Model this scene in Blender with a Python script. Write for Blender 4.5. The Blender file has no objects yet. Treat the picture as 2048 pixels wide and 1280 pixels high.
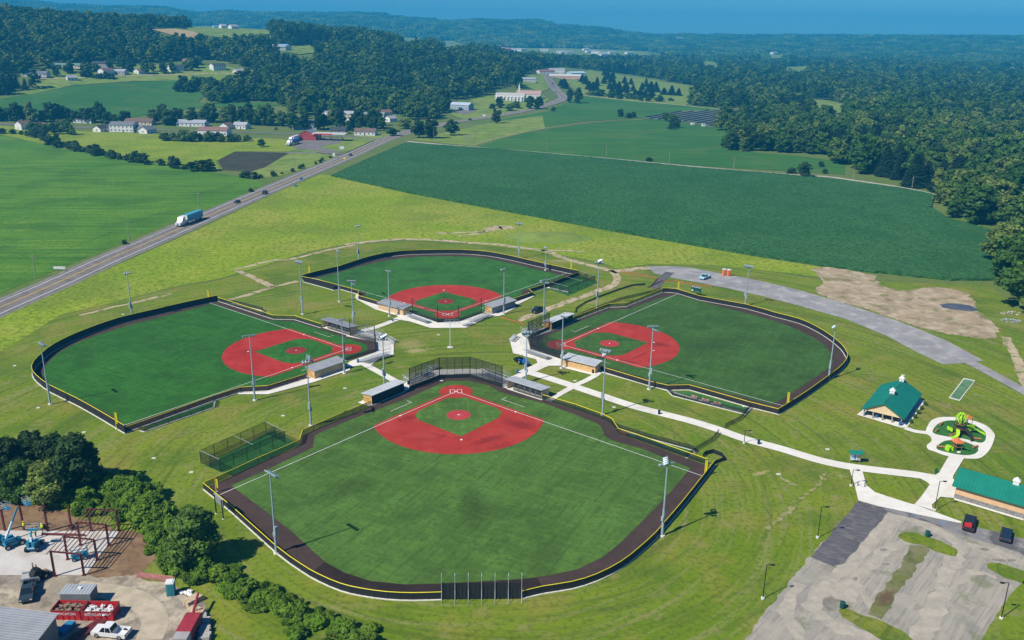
import bpy, bmesh, math, random
from math import sin, cos, tan, atan, atan2, hypot, radians, degrees, pi, sqrt, exp
from mathutils import Vector, Matrix, noise
from mathutils.geometry import delaunay_2d_cdt
random.seed(7)
sc = bpy.context.scene
# ------------------------------------------------------------------ camera, sky, sun, exposure
FPX, HY, ROLL, CAMH = 1762.5, 58.0, radians(0.7), 83.3
PITCH = atan((640 - HY) / FPX)
cam = bpy.data.cameras.new('camera'); camo = bpy.data.objects.new('camera', cam); sc.collection.objects.link(camo)
cam.sensor_width = 36; cam.lens = FPX / 2048 * 36; cam.clip_start = 1; cam.clip_end = 40000
camo.matrix_world = Matrix.Translation((0, 0, CAMH)) @ Matrix.Rotation(pi / 2 - PITCH, 4, 'X') @ Matrix.Rotation(ROLL, 4, 'Z')
sc.camera = camo
SUN_EL, SH_AZ = radians(47), radians(36)              # shadows run 36 degrees from +X towards +Y
w = bpy.data.worlds.new('World'); sc.world = w; w.use_nodes = True
nt = w.node_tree; bg = nt.nodes['Background']
sky = nt.nodes.new('ShaderNodeTexSky'); sky.sky_type = 'NISHITA'; sky.sun_disc = False
sky.sun_elevation = SUN_EL; sky.sun_rotation = radians(270 - 36) 
sky.altitude = 300; sky.air_density = 1.0; sky.dust_density = 0.0; sky.ozone_density = 10.0
tint = nt.nodes.new('ShaderNodeMix'); tint.data_type = 'RGBA'; tint.blend_type = 'MULTIPLY'; tint.inputs[0].default_value = 1.0
tint.inputs[7].default_value = (0.33, 0.68, 0.95, 1)
nt.links.new(sky.outputs[0], tint.inputs[6]); nt.links.new(tint.outputs[2], bg.inputs[0]); bg.inputs[1].default_value = 0.085
sl = bpy.data.lights.new('sun', 'SUN'); sl.energy = 4.9; sl.angle = radians(0.53); sl.color = (1.0, 0.94, 0.82)
so = bpy.data.objects.new('sun', sl); sc.collection.objects.link(so); so.location = (-200, -100, 400)
sdir = Vector((cos(SH_AZ) * cos(SUN_EL), sin(SH_AZ) * cos(SUN_EL), -sin(SUN_EL)))
so.rotation_euler = sdir.to_track_quat('-Z', 'Y').to_euler()
sc.view_settings.view_transform = 'Standard'; sc.view_settings.look = 'None'
sc.view_settings.exposure = 0.25; sc.view_settings.gamma = 1.0
sc.render.engine = 'CYCLES'
sc.cycles.use_denoising = True; sc.cycles.denoiser = 'OPENIMAGEDENOISE'
sc.cycles.max_bounces = 6; sc.cycles.diffuse_bounces = 2; sc.cycles.glossy_bounces = 2
sc.cycles.transparent_max_bounces = 12; sc.cycles.transmission_bounces = 2; sc.cycles.volume_bounces = 0
sc.cycles.sample_clamp_indirect = 3
# ------------------------------------------------------------------ terrain and pixel-to-ground helper
def sm(t): t = min(1.0, max(0.0, t)); return t * t * (3 - 2 * t)
def lerp(tab, c):
    if c <= tab[0][0]: return tab[0][1]
    for (a, va), (b, vb) in zip(tab, tab[1:]):
        if c <= b:
            t = (c - a) / (b - a); return va + (vb - va) * t
    return tab[-1][1]
HILL_A = [(-800, 88), (0, 86), (300, 80), (530, 75), (700, 65), (850, 43), (1000, 27), (1100, 15), (1250, 5), (1400, 0)]
HILL_D0 = [(-500, 760), (0, 800), (520, 800), (650, 780), (900, 850), (1100, 950), (1400, 1200)]
HILL_D1 = [(0, 1520), (300, 1620), (700, 1700), (1000, 1500), (1400, 1800)]
RIDGE = [(-800, 20), (0, 13), (60, 14), (105, 19), (215, 22), (270, 21), (320, 23), (385, 33), (450, 29), (510, 32), (690, 32), (750, 33), (817, 41), (890, 46),
         (964, 44), (1040, 45), (1073, 46), (1107, 53), (1210, 61), (1244, 68), (1300, 72.5), (1500, 74), (1760, 75), (2048, 77), (2600, 78)]
RD = 5200.0
def terr(x, y):
    if y <= 50: return 0.0
    d = hypot(x, y)
    if d < 740: return 0.0
    c = 1024 + 1865 * x / y
    A = lerp(HILL_A, c); d0 = lerp(HILL_D0, c); d1 = lerp(HILL_D1, c)
    h = A * sm((d - d0) / (d1 - d0))
    if d > d1: h -= 0.45 * A * sm((d - d1) / 2200)
    if d > 3000:
        row = lerp(RIDGE, c); hor = HY + (c - 1024) * math.tan(ROLL)
        e = CAMH + (hor - row) / 1865 * RD
        h += (e - h) * sm((d - 3000) / (RD - 3000))
    if d > 900:
        k = sm((d - 900) / 600)
        h += k * 3.0 * noise.noise((x / 210, y / 210, 3.1)) * min(1, A / 25 + .2)
    return h
cP, sP, cR, sR = cos(PITCH), sin(PITCH), cos(ROLL), sin(ROLL)
def ray(px, py):
    x = (px - 1024) / FPX; y = (640 - py) / FPX
    x, y = cR * x - sR * y, sR * x + cR * y
    return Vector((x, cP + y * sP, -sP + y * cP))
def project(p):
    x, y, z = p[0], p[1], p[2] - CAMH
    d = y * cP - z * sP; u = y * sP + z * cP
    if d <= 0.1: return (-9999, -9999)
    X, Y = x / d, u / d
    return 1024 + FPX * (cR * X + sR * Y), 640 - FPX * (-sR * X + cR * Y)
def G(px, py, z=0.0):
    """ground point seen at photo pixel (px, py)"""
    r = ray(px, py)
    if r.z < -1e-6:
        t = (CAMH - z) / -r.z
        if hypot(r.x * t, r.y * t) < 735: return Vector((r.x * t, r.y * t, z))
    t = 700.0
    while t < 12000:
        q = r * t
        if CAMH + q.z <= terr(q.x, q.y): break
        t *= 1.006
    lo, hi = t / 1.006, t
    for _ in range(14):
        m = (lo + hi) / 2; q = r * m
        if CAMH + q.z <= terr(q.x, q.y): hi = m
        else: lo = m
    q = r * hi
    return Vector((q.x, q.y, terr(q.x, q.y) + z))
def height_at(base, toppx):
    """height of a vertical thing whose foot is at ground point base and whose top shows at pixel row toppx[1]"""
    best, bh = 1e9, 1
    for i in range(5, 500):
        h = i * .1; e = abs(project((base.x, base.y, base.z + h))[1] - toppx[1])
        if e < best: best, bh = e, h
    return bh
def inpoly(x, y, P):
    c = False; j = len(P) - 1
    for i in range(len(P)):
        xi, yi = P[i]; xj, yj = P[j]
        if (yi > y) != (yj > y) and x < (xj - xi) * (y - yi) / (yj - yi) + xi: c = not c
        j = i
    return c
def smooth(P, n=4, closed=False):
    """Catmull-Rom through points"""
    out = []; m = len(P)
    for i in range(m if closed else m - 1):
        if closed: a, b, c_, d_ = P[i - 1], P[i], P[(i + 1) % m], P[(i + 2) % m]
        else: a, b, c_, d_ = P[max(i - 1, 0)], P[i], P[i + 1], P[min(i + 2, m - 1)]
        for k in range(n):
            t = k / n
            out.append(tuple(.5 * ((2 * b[q]) + (-a[q] + c_[q]) * t + (2 * a[q] - 5 * b[q] + 4 * c_[q] - d_[q]) * t * t + (-a[q] + 3 * b[q] - 3 * c_[q] + d_[q]) * t ** 3) for q in range(len(b))))
    if not closed: out.append(tuple(P[-1]))
    return out
# ------------------------------------------------------------------ objects
COL = sc.collection
def link(o, parent=None):
    COL.objects.link(o)
    if parent is not None: o.parent = parent
    return o
def tag(o, label=None, cat=None, group=None, kind=None):
    if label: o['label'] = label
    if cat: o['category'] = cat
    if group: o['group'] = group
    if kind: o['kind'] = kind
    return o
def thing(name, label, cat, loc=(0, 0, 0), rz=0.0, group=None):
    o = bpy.data.objects.new(name, None); link(o); o.location = loc; o.rotation_euler = (0, 0, rz); o.empty_display_size = .5
    return tag(o, label, cat, group)
class MB:
    def __init__(s): s.v = []; s.f = []; s.m = []; s.mi = 0
    def add(s, V, F):
        n = len(s.v); s.v += [tuple(p) for p in V]; s.f += [tuple(i + n for i in f) for f in F]; s.m += [s.mi] * len(F); return s
    def box(s, c, d, rz=0.0, M=None):
        hx, hy, hz = d[0] / 2, d[1] / 2, d[2] / 2; ca, sa = cos(rz), sin(rz); V = []
        for sx, sy, sz in ((-1, -1, -1), (1, -1, -1), (1, 1, -1), (-1, 1, -1), (-1, -1, 1), (1, -1, 1), (1, 1, 1), (-1, 1, 1)):
            x, y = sx * hx, sy * hy; V.append((c[0] + x * ca - y * sa, c[1] + x * sa + y * ca, c[2] + sz * hz))
        if M: V = [M @ Vector(p) for p in V]
        return s.add(V, [(3, 2, 1, 0), (4, 5, 6, 7), (0, 1, 5, 4), (1, 2, 6, 5), (2, 3, 7, 6), (3, 0, 4, 7)])
    def tube(s, a, b, r0, r1=None, n=8, caps=True):
        r1 = r0 if r1 is None else r1; a = Vector(a); b = Vector(b); d = (b - a)
        if d.length < 1e-6: return s
        d.normalize(); u = d.orthogonal().normalized(); w_ = d.cross(u); V = []
        for c_, r in ((a, r0), (b, r1)):
            for k in range(n):
                t = 2 * pi * k / n; V.append(c_ + u * (r * cos(t)) + w_ * (r * sin(t)))
        F = [(k, (k + 1) % n, n + (k + 1) % n, n + k) for k in range(n)]
        if caps: F += [tuple(range(n - 1, -1, -1)), tuple(range(n, 2 * n))]
        return s.add(V, F)
    def path(s, P, r, n=6):
        for a, b in zip(P, P[1:]): s.tube(a, b, r, r, n)
        return s
    def prism(s, P, z0, z1):
        """closed polygon (x,y) counter-clockwise extruded"""
        n = len(P); V = [(p[0], p[1], z0) for p in P] + [(p[0], p[1], z1) for p in P]
        F = [tuple(range(n - 1, -1, -1)), tuple(range(n, 2 * n))] + [(i, (i + 1) % n, n + (i + 1) % n, n + i) for i in range(n)]
        return s.add(V, F)
    def xprism(s, P, y0, y1):
        """polygon in (x,z) extruded along y"""
        n = len(P); V = [(p[0], y0, p[1]) for p in P] + [(p[0], y1, p[1]) for p in P]
        F = [tuple(range(n)), tuple(range(2 * n - 1, n - 1, -1))] + [((i + 1) % n, i, n + i, n + (i + 1) % n) for i in range(n)]
        return s.add(V, F)
    def quad(s, a, b, c, d): return s.add([a, b, c, d], [(0, 1, 2, 3)])
    def ball(s, c, r, sub=1, sq=(1, 1, 1), jit=0.0, seed=0):
        V, F = ico(sub); rr = random.Random(seed); out = []
        for p in V:
            k = r * (1 + (rr.random() - .5) * 2 * jit); out.append((c[0] + p[0] * k * sq[0], c[1] + p[1] * k * sq[1], c[2] + p[2] * k * sq[2]))
        return s.add(out, F)
    def mesh(s, name, mats, smoothsh=False):
        me = bpy.data.meshes.new(name); me.from_pydata(s.v, [], s.f)
        for m in (mats if isinstance(mats, (list, tuple)) else [mats]): me.materials.append(m)
        if isinstance(mats, (list, tuple)) and len(mats) > 1: me.polygons.foreach_set('material_index', s.m)
        if smoothsh: me.polygons.foreach_set('use_smooth', [True] * len(s.f))
        me.update(); return me
    def build(s, name, mats, parent=None, smoothsh=False):
        return link(bpy.data.objects.new(name, s.mesh(name, mats, smoothsh)), parent)
_ico = {}
def ico(sub):
    if sub not in _ico:
        bm = bmesh.new(); bmesh.ops.create_icosphere(bm, subdivisions=sub, radius=1)
        _ico[sub] = ([tuple(v.co) for v in bm.verts], [tuple(v.index for v in f.verts) for f in bm.faces]); bm.free()
    return _ico[sub]
def obj(name, me, parent=None, loc=None, rz=None, scale=None):
    o = bpy.data.objects.new(name, me); link(o, parent)
    if loc is not None: o.location = loc
    if rz is not None: o.rotation_euler = (0, 0, rz)
    if scale is not None: o.scale = scale
    return o
def copy_tree(o, parent=None):
    c = o.copy(); COL.objects.link(c); c.parent = parent
    for ch in o.children: copy_tree(ch, c)
    return c
# ------------------------------------------------------------------ materials
def mat(name, col, rough=.8, var=0.0, scale=1.0, col2=None, metal=0.0, spec=.3, bump=0.0, bscale=None, emis=None, alpha=None, detail=4, gen=False, rand=0.0):
    """principled; colour wanders between col and col2 by noise in object space"""
    m = bpy.data.materials.new(name); m.use_nodes = True; n = m.node_tree; b = n.nodes['Principled BSDF']
    b.inputs['Roughness'].default_value = rough; b.inputs['Metallic'].default_value = metal; b.inputs['Specular IOR Level'].default_value = spec
    c = tuple(col) + (1,); b.inputs['Base Color'].default_value = c; m.diffuse_color = c
    out = None
    if var or col2:
        c2 = tuple(col2) + (1,) if col2 else tuple(max(0, x * (1 - var)) for x in col) + (1,)
        c1 = c if col2 else tuple(min(1, x * (1 + var)) for x in col) + (1,)
        out = noisemix(n, c1, c2, scale, detail)
    if rand:
        oi = n.nodes.new('ShaderNodeObjectInfo'); mr = n.nodes.new('ShaderNodeMapRange'); n.links.new(oi.outputs['Random'], mr.inputs[0])
        mr.inputs[3].default_value = 1 - rand; mr.inputs[4].default_value = 1 + rand
        mx = n.nodes.new('ShaderNodeMix'); mx.data_type = 'RGBA'; mx.blend_type = 'MULTIPLY'; mx.inputs[0].default_value = 1
        if out: n.links.new(out, mx.inputs[6])
        else: mx.inputs[6].default_value = c
        n.links.new(mr.outputs[0], mx.inputs[7]); out = mx.outputs[2]
    if out: n.links.new(out, b.inputs['Base Color'])
    if bump:
        bn = n.nodes.new('ShaderNodeBump'); bn.inputs['Strength'].default_value = 1; bn.inputs['Distance'].default_value = bump
        t = n.nodes.new('ShaderNodeTexNoise'); t.inputs['Scale'].default_value = bscale or scale; t.inputs['Detail'].default_value = 3
        tc = n.nodes.new('ShaderNodeTexCoord'); n.links.new(tc.outputs['Object'], t.inputs['Vector'])
        n.links.new(t.outputs[0], bn.inputs['Height']); n.links.new(bn.outputs[0], b.inputs['Normal'])
    if alpha is not None: b.inputs['Alpha'].default_value = alpha
    return m
def noisemix(n, c1, c2, scale, detail=4, lo=.40, hi=.60, vec=None, rough=.6):
    t = n.nodes.new('ShaderNodeTexNoise'); t.inputs['Scale'].default_value = scale; t.inputs['Detail'].default_value = detail; t.inputs['Roughness'].default_value = rough
    if vec is None:
        tc = n.nodes.new('ShaderNodeTexCoord'); vec = tc.outputs['Object']
    n.links.new(vec, t.inputs['Vector'])
    r = n.nodes.new('ShaderNodeMapRange'); r.inputs[1].default_value = lo; r.inputs[2].default_value = hi; n.links.new(t.outputs[0], r.inputs[0])
    mx = n.nodes.new('ShaderNodeMix'); mx.data_type = 'RGBA'; n.links.new(r.outputs[0], mx.inputs[0])
    for i, c in ((6, c1), (7, c2)):
        if hasattr(c, 'is_output'): n.links.new(c, mx.inputs[i])
        else: mx.inputs[i].default_value = tuple(c)[:3] + (1,)
    return mx.outputs[2]
class GM:
    """ground material: layered noise in world metres"""
    def __init__(s, name, rough=.9, spec=.15):
        s.m = bpy.data.materials.new(name); s.m.use_nodes = True; s.n = s.m.node_tree; s.b = s.n.nodes['Principled BSDF']
        s.b.inputs['Roughness'].default_value = rough; s.b.inputs['Specular IOR Level'].default_value = spec
        tc = s.n.nodes.new('ShaderNodeTexCoord'); s.vec = tc.outputs['Object']; s.out = None
    def vecmap(s, rz=0, sc_=(1, 1, 1), loc=(0, 0, 0)):
        mp = s.n.nodes.new('ShaderNodeMapping'); mp.inputs['Rotation'].default_value = (0, 0, rz); mp.inputs['Scale'].default_value = sc_; mp.inputs['Location'].default_value = loc
        s.n.links.new(s.vec, mp.inputs['Vector']); return mp.outputs[0]
    def base(s, c1, c2, period, **k): s.out = noisemix(s.n, c1, c2, 1.0 / period, **k); s.m.diffuse_color = tuple(c1)[:3] + (1,); return s
    def over(s, col, fac, period=None, lo=.5, hi=.7, vec=None, detail=4, mode='MIX', rough=.6):
        """lay colour over by noise mask"""
        n = s.n; mx = n.nodes.new('ShaderNodeMix'); mx.data_type = 'RGBA'; mx.blend_type = mode
        t = n.nodes.new('ShaderNodeTexNoise'); t.inputs['Scale'].default_value = 1.0 / period; t.inputs['Detail'].default_value = detail; t.inputs['Roughness'].default_value = rough
        n.links.new(vec or s.vec, t.inputs['Vector'])
        r = n.nodes.new('ShaderNodeMapRange'); r.inputs[1].default_value = .49 + (lo - .49) * .62; r.inputs[2].default_value = .49 + (hi - .49) * .62; r.inputs[4].default_value = fac; n.links.new(t.outputs[0], r.inputs[0])
        n.links.new(r.outputs[0], mx.inputs[0]); n.links.new(s.out, mx.inputs[6]); mx.inputs[7].default_value = tuple(col) + (1,); s.out = mx.outputs[2]; return s
    def stripes(s, col, fac, period, rz=0, ring=None, dist=1.0, mode='MIX', lo=.4, hi=.6, dscale=.3):
        n = s.n; wv = n.nodes.new('ShaderNodeTexWave'); wv.inputs['Distortion'].default_value = dist; wv.inputs['Detail'].default_value = 2; wv.inputs['Detail Scale'].default_value = dscale
        wv.inputs['Scale'].default_value = 0.314 / period
        if ring: wv.wave_type = 'RINGS'; wv.rings_direction = 'Z'; v = s.vecmap(0, (1, 1, 1), (-ring[0], -ring[1], 0))
        else: wv.bands_direction = 'X'; v = s.vecmap(rz)
        n.links.new(v, wv.inputs['Vector'])
        r = n.nodes.new('ShaderNodeMapRange'); r.inputs[1].default_value = lo; r.inputs[2].default_value = hi; r.inputs[4].default_value = fac; n.links.new(wv.outputs['Fac'], r.inputs[0])
        mx = n.nodes.new('ShaderNodeMix'); mx.data_type = 'RGBA'; mx.blend_type = mode; n.links.new(r.outputs[0], mx.inputs[0]); n.links.new(s.out, mx.inputs[6]); mx.inputs[7].default_value = tuple(col) + (1,); s.out = mx.outputs[2]; return s
    def streak(s, col, fac, across, along, rz=0, ring=None, lo=.5, hi=.72, mode='MIX', detail=4):
        """uneven streaks: noise drawn out along one direction, or along circles about ring"""
        if ring:
            n = s.n; v = s.vecmap(0, (1, 1, 0), (-ring[0], -ring[1], 0)); ln = n.nodes.new('ShaderNodeVectorMath'); ln.operation = 'LENGTH'; n.links.new(v, ln.inputs[0])
            dv = n.nodes.new('ShaderNodeMath'); dv.operation = 'DIVIDE'; n.links.new(ln.outputs['Value'], dv.inputs[0]); dv.inputs[1].default_value = across
            sc2 = n.nodes.new('ShaderNodeVectorMath'); sc2.operation = 'SCALE'; n.links.new(v, sc2.inputs[0]); sc2.inputs['Scale'].default_value = 1.0 / along
            sp = n.nodes.new('ShaderNodeSeparateXYZ'); n.links.new(sc2.outputs[0], sp.inputs[0]); cb = n.nodes.new('ShaderNodeCombineXYZ'); n.links.new(sp.outputs[0], cb.inputs[0]); n.links.new(sp.outputs[1], cb.inputs[1]); n.links.new(dv.outputs[0], cb.inputs[2]); vec = cb.outputs[0]
        else:
            mp = s.n.nodes.new('ShaderNodeMapping'); mp.vector_type = 'TEXTURE'; mp.inputs['Rotation'].default_value = (0, 0, rz); mp.inputs['Scale'].default_value = (along, across, 1); s.n.links.new(s.vec, mp.inputs['Vector']); vec = mp.outputs[0]
        return s.over(col, fac, 1.0, lo, hi, vec, detail, mode)
    def blot(s, col, spots, period=2.0, wob=1.0):
        """stains: list of (x, y, rx, ry, rz, strength)"""
        n = s.n
        nz = n.nodes.new('ShaderNodeTexNoise'); nz.inputs['Scale'].default_value = 1 / period; nz.inputs['Detail'].default_value = 5; n.links.new(s.vec, nz.inputs['Vector'])
        for (x, y, rx, ry, rz, st) in spots:
            mp = n.nodes.new('ShaderNodeMapping'); mp.vector_type = 'TEXTURE'; mp.inputs['Location'].default_value = (x, y, 0); mp.inputs['Rotation'].default_value = (0, 0, rz); mp.inputs['Scale'].default_value = (rx, ry, 1000)
            n.links.new(s.vec, mp.inputs['Vector'])
            ln = n.nodes.new('ShaderNodeVectorMath'); ln.operation = 'LENGTH'; n.links.new(mp.outputs[0], ln.inputs[0])
            ad = n.nodes.new('ShaderNodeMath'); ad.operation = 'MULTIPLY_ADD'; n.links.new(nz.outputs[0], ad.inputs[0]); ad.inputs[1].default_value = 1.6 * wob; n.links.new(ln.outputs['Value'], ad.inputs[2])
            r = n.nodes.new('ShaderNodeMapRange'); r.inputs[1].default_value = .8 * wob + .35; r.inputs[2].default_value = .8 * wob + 1.1; r.inputs[3].default_value = st; r.inputs[4].default_value = 0; n.links.new(ad.outputs[0], r.inputs[0])
            mx = n.nodes.new('ShaderNodeMix'); mx.data_type = 'RGBA'; n.links.new(r.outputs[0], mx.inputs[0]); n.links.new(s.out, mx.inputs[6]); mx.inputs[7].default_value = tuple(col) + (1,); s.out = mx.outputs[2]
        return s
    def bump(s, dist, period, detail=3, vec=None):
        n = s.n; bn = n.nodes.new('ShaderNodeBump'); bn.inputs['Distance'].default_value = dist
        t = n.nodes.new('ShaderNodeTexNoise'); t.inputs['Scale'].default_value = 1.0 / period; t.inputs['Detail'].default_value = detail; n.links.new(vec or s.vec, t.inputs['Vector'])
        n.links.new(t.outputs[0], bn.inputs['Height']); n.links.new(bn.outputs[0], s.b.inputs['Normal']); return s
    def done(s): s.n.links.new(s.out, s.b.inputs['Base Color']); return s.m
def mesh_net(name, col, cover):
    """fabric or wire netting finer than a pixel: partly see-through"""
    m = bpy.data.materials.new(name); m.use_nodes = True; n = m.node_tree; b = n.nodes['Principled BSDF']
    b.inputs['Base Color'].default_value = tuple(col) + (1,); b.inputs['Roughness'].default_value = .7; b.inputs['Alpha'].default_value = cover; return m
# ------------------------------------------------------------------ sheets laid on the ground
def rag(W, amp, st=.8, closed=True):
    """break a clean outline into an uneven one"""
    D = dens(W + W[:1] if closed else W, st); D = D[:-1] if closed else D
    f = lambda x, y, k: noise.noise((x / 2.2, y / 2.2, k)) + .7 * noise.noise((x / .8, y / .8, k))
    return [(x + amp * f(x, y, 1.5), y + amp * f(x, y, 7.5)) for x, y in D]
def sheet(name, pts, z, material, px=True, step=None, kind='structure', label=None, cat=None, ragged=0):
    W = [G(p[0], p[1]) for p in pts] if px else [Vector((p[0], p[1], 0)) for p in pts]
    if ragged: W = [Vector((x, y, 0)) for x, y in rag([(p.x, p.y) for p in W], ragged)]
    far = max(hypot(p.x, p.y) for p in W)
    P = []
    n = len(W)
    if far > 720:
        st = step or 25
        for i in range(n):
            a, b = W[i], W[(i + 1) % n]; k = max(1, int((b - a).length / st))
            for q in range(k): P.append(Vector((a.x + (b.x - a.x) * q / k, a.y + (b.y - a.y) * q / k)))
    else: P = [Vector((p.x, p.y)) for p in W]
    ne = len(P); E = [(i, (i + 1) % ne) for i in range(ne)]
    if far > 720:
        poly = [(p.x, p.y) for p in P]; x0, x1 = min(p[0] for p in poly), max(p[0] for p in poly); y0, y1 = min(p[1] for p in poly), max(p[1] for p in poly)
        x = x0 + st / 2
        while x < x1:
            y = y0 + st / 2
            while y < y1:
                if inpoly(x, y, poly): P.append(Vector((x, y)))
                y += st
            x += st
    V, _, F, *_r = delaunay_2d_cdt(P, E, [], 1, 1e-4)
    def zz(v):
        d = hypot(v.x, v.y); return terr(v.x, v.y) + z + (max(0, d - 720) * .0009)
    me = bpy.data.meshes.new(name); vs = [(v.x, v.y, zz(v)) for v in V]
    fs = []
    for f in F:
        a, b, c = [V[i] for i in f[:3]]
        fs.append(tuple(f) if (b.x - a.x) * (c.y - a.y) - (b.y - a.y) * (c.x - a.x) > 0 else tuple(reversed(f)))
    me.from_pydata(vs, [], fs); me.materials.append(material); me.update()
    o = link(bpy.data.objects.new(name, me)); return tag(o, label, cat, None, kind)
def off_line(W, o):
    """offset a polyline sideways by o metres (left positive)"""
    out = []; n = len(W)
    for i in range(n):
        a = W[max(i - 1, 0)]; b = W[min(i + 1, n - 1)]; d = Vector((b[0] - a[0], b[1] - a[1])); d.normalize()
        out.append((W[i][0] - d.y * o, W[i][1] + d.x * o))
    return out
def dens(W, st):
    out = []
    for a, b in zip(W, W[1:]):
        k = max(1, int(hypot(b[0] - a[0], b[1] - a[1]) / st))
        out += [(a[0] + (b[0] - a[0]) * q / k, a[1] + (b[1] - a[1]) * q / k) for q in range(k)]
    out.append((W[-1][0], W[-1][1])); return out
def ribbon(name, W, width, z, material, shift=0.0, dash=None, kind='structure', parent=None, lab=None, ragged=0):
    """strip along world polyline W [(x,y)...]; dash=(on,off) metres"""
    W = dens(W, 12 if not ragged else 1.0); L, R = off_line(W, shift + width / 2), off_line(W, shift - width / 2); mb = MB(); acc = 0
    if ragged:
        f = lambda i, k: ragged * (noise.noise((i / 2.3, k, 0)) + .8 * noise.noise((i / .9, k, 3)))
        L = [(L[i][0] + (L[i][0] - W[i][0]) * f(i, 1.5) / width * 2, L[i][1] + (L[i][1] - W[i][1]) * f(i, 1.5) / width * 2) for i in range(len(W))]; R = [(R[i][0] + (R[i][0] - W[i][0]) * f(i, 8.5) / width * 2, R[i][1] + (R[i][1] - W[i][1]) * f(i, 8.5) / width * 2) for i in range(len(W))]
    for i in range(len(W) - 1):
        seg = hypot(W[i + 1][0] - W[i][0], W[i + 1][1] - W[i][1])
        q = [R[i], R[i + 1], L[i + 1], L[i]]
        def pz(p):
            d = hypot(*p); return (p[0], p[1], terr(p[0], p[1]) + z + max(0, d - 720) * .0009)
        if dash is None or (acc % (dash[0] + dash[1])) < dash[0]: mb.quad(*[pz(p) for p in q])
        acc += seg
    o = mb.build(name, material, parent); 
    if parent is None: tag(o, lab, None, None, kind)
    return o
def WP(P, z=0.0): return [tuple(G(p[0], p[1], z).xy) for p in P]
# ------------------------------------------------------------------ ground sheet
GRASS = GM('grass_ground').base((.105, .165, .03), (.135, .18, .045), 60, detail=6).over((.17, .17, .06), .5, 14, .52, .75, detail=6).over((.05, .10, .02), .45, 3.0, .5, .8).bump(.15, 1.6).done()
def ground():
    az = [-180 + 6 * i for i in range(22)] + [-48 + .45 * i for i in range(214)] + [48.3 + 6 * i for i in range(22)]
    rr = [0.0] + [60.0 + 40 * i for i in range(17)]
    while rr[-1] < 5250: rr.append(rr[-1] * 1.022 + 1)
    rr += [5700, 6100]; V = [(0, 0, 0)]; F = []
    n = len(az)
    for r in rr[1:]:
        for a in az:
            x, y = r * sin(radians(a)), r * cos(radians(a)); V.append((x, y, terr(x, y)))
    for i in range(len(rr) - 2):
        for j in range(n):
            a = 1 + i * n + j; b = 1 + i * n + (j + 1) % n; F.append((a, a + n, b + n, b))
    for j in range(n): F.append((0, 1 + j, 1 + (j + 1) % n))
    me = bpy.data.meshes.new('ground'); me.from_pydata(V, [], F); me.materials.append(GRASS); me.update()
    me.polygons.foreach_set('use_smooth', [True] * len(F))
    tag(link(bpy.data.objects.new('ground', me)), kind='structure')
ground()
# ------------------------------------------------------------------ colours of the land
def spots(L):
    out = []
    for (px, py, rx, ry, a, st) in L: p = G(px, py); out.append((p.x, p.y, rx, ry, radians(a), st))
    return out
NC = G(930, 960)                                              # middle of the near ball field
LAWN = (GM('mown_lawn').base((.120, .200, .008), (.180, .238, .013), 45, detail=6).over((.235, .220, .036), .85, 15, .50, .72, detail=7)
        .streak((.220, .235, .070), .8, .9, 30, ring=(NC.x, NC.y), lo=.5, hi=.75).streak((.060, .100, .010), .6, 1.5, 40, ring=(NC.x + 8, NC.y + 5), lo=.52, hi=.8).over((.062, .130, .010), .6, 22, .52, .75, detail=6).over((.055, .090, .012), .55, .9, .48, .75, detail=5)
        .over((.26, .22, .10), .55, 5.0, .64, .8, detail=6).blot((.40, .33, .16), spots([(832, 702, 3.2, 2.0, 10, .75), (820, 690, 5, 4, 0, .35), (1522, 946, 2.2, .7, 30, .8), (1410, 850, 3, .8, 0, .5), (1600, 668, 6, 2, -20, .5), (1120, 522, 6, 2, 0, .4), (860, 1150, 5, 2, 0, .3), (660, 880, 3, 1.2, 20, .5), (1180, 605, 5, 2, 20, .4)]), .8, 1.2).bump(.06, .5).done())
MEADOW = (GM('meadow_growth').base((.190, .280, .012), (.265, .335, .018), 30, detail=7).over((.30, .30, .055), .6, 60, .46, .66, detail=4).over((.150, .240, .008), .5, 3.2, .46, .72, detail=8).over((.13, .19, .020), .6, 33, .5, .72, detail=7).over((.085, .150, .008), .75, 1.7, .51, .66, detail=6).over((.36, .42, .04), .5, 1.3, .55, .75).bump(.35, 1.6, 4).done())
HAY = (GM('hay_field').base((.066, .185, .010), (.095, .215, .014), 55, detail=5).streak((.150, .270, .030), .85, 2.2, 70, rz=radians(4), lo=.49, hi=.68).streak((.030, .115, .010), .6, 4.0, 90, rz=radians(2), lo=.5, hi=.8).over((.035, .110, .012), .5, 30, .5, .7, detail=6).over((.03, .10, .010), .45, 2.0, .5, .75).bump(.35, 1.7).done())
CORN = (GM('corn_crop').base((.030, .118, .030), (.040, .135, .036), 80, detail=4).over((.085, .185, .062), .6, 1.3, .50, .66, detail=5).over((.010, .050, .014), .6, 1.5, .52, .66, detail=5).over((.022, .095, .024), .5, 30, .5, .68, detail=5).streak((.020, .090, .022), .3, 1.2, 9, rz=radians(-12)).bump(1.0, 1.3, 4).done())
SOY = (GM('soybean_crop').base((.040, .135, .022), (.058, .160, .026), 90, detail=5).over((.095, .165, .038), .55, 38, .52, .72, detail=6).streak((.025, .10, .016), .5, 5, 120, rz=radians(12)).bump(.3, 2.5).done())
PASTURE = GM('pasture').base((.165, .245, .038), (.215, .275, .055), 40, detail=5).over((.07, .13, .03), .5, 12, .5, .7).bump(.3, 3).done()
TANF = GM('ripe_grain').base((.42, .32, .15), (.36, .27, .13), 30).done()
PLOUGH = GM('ploughed_soil').base((.070, .052, .038), (.050, .042, .030), 12).stripes((.04, .05, .025), .5, 3, rz=radians(30), dist=1).over((.06, .10, .03), .5, 8, .5, .7).bump(.3, 1.5).done()
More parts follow.
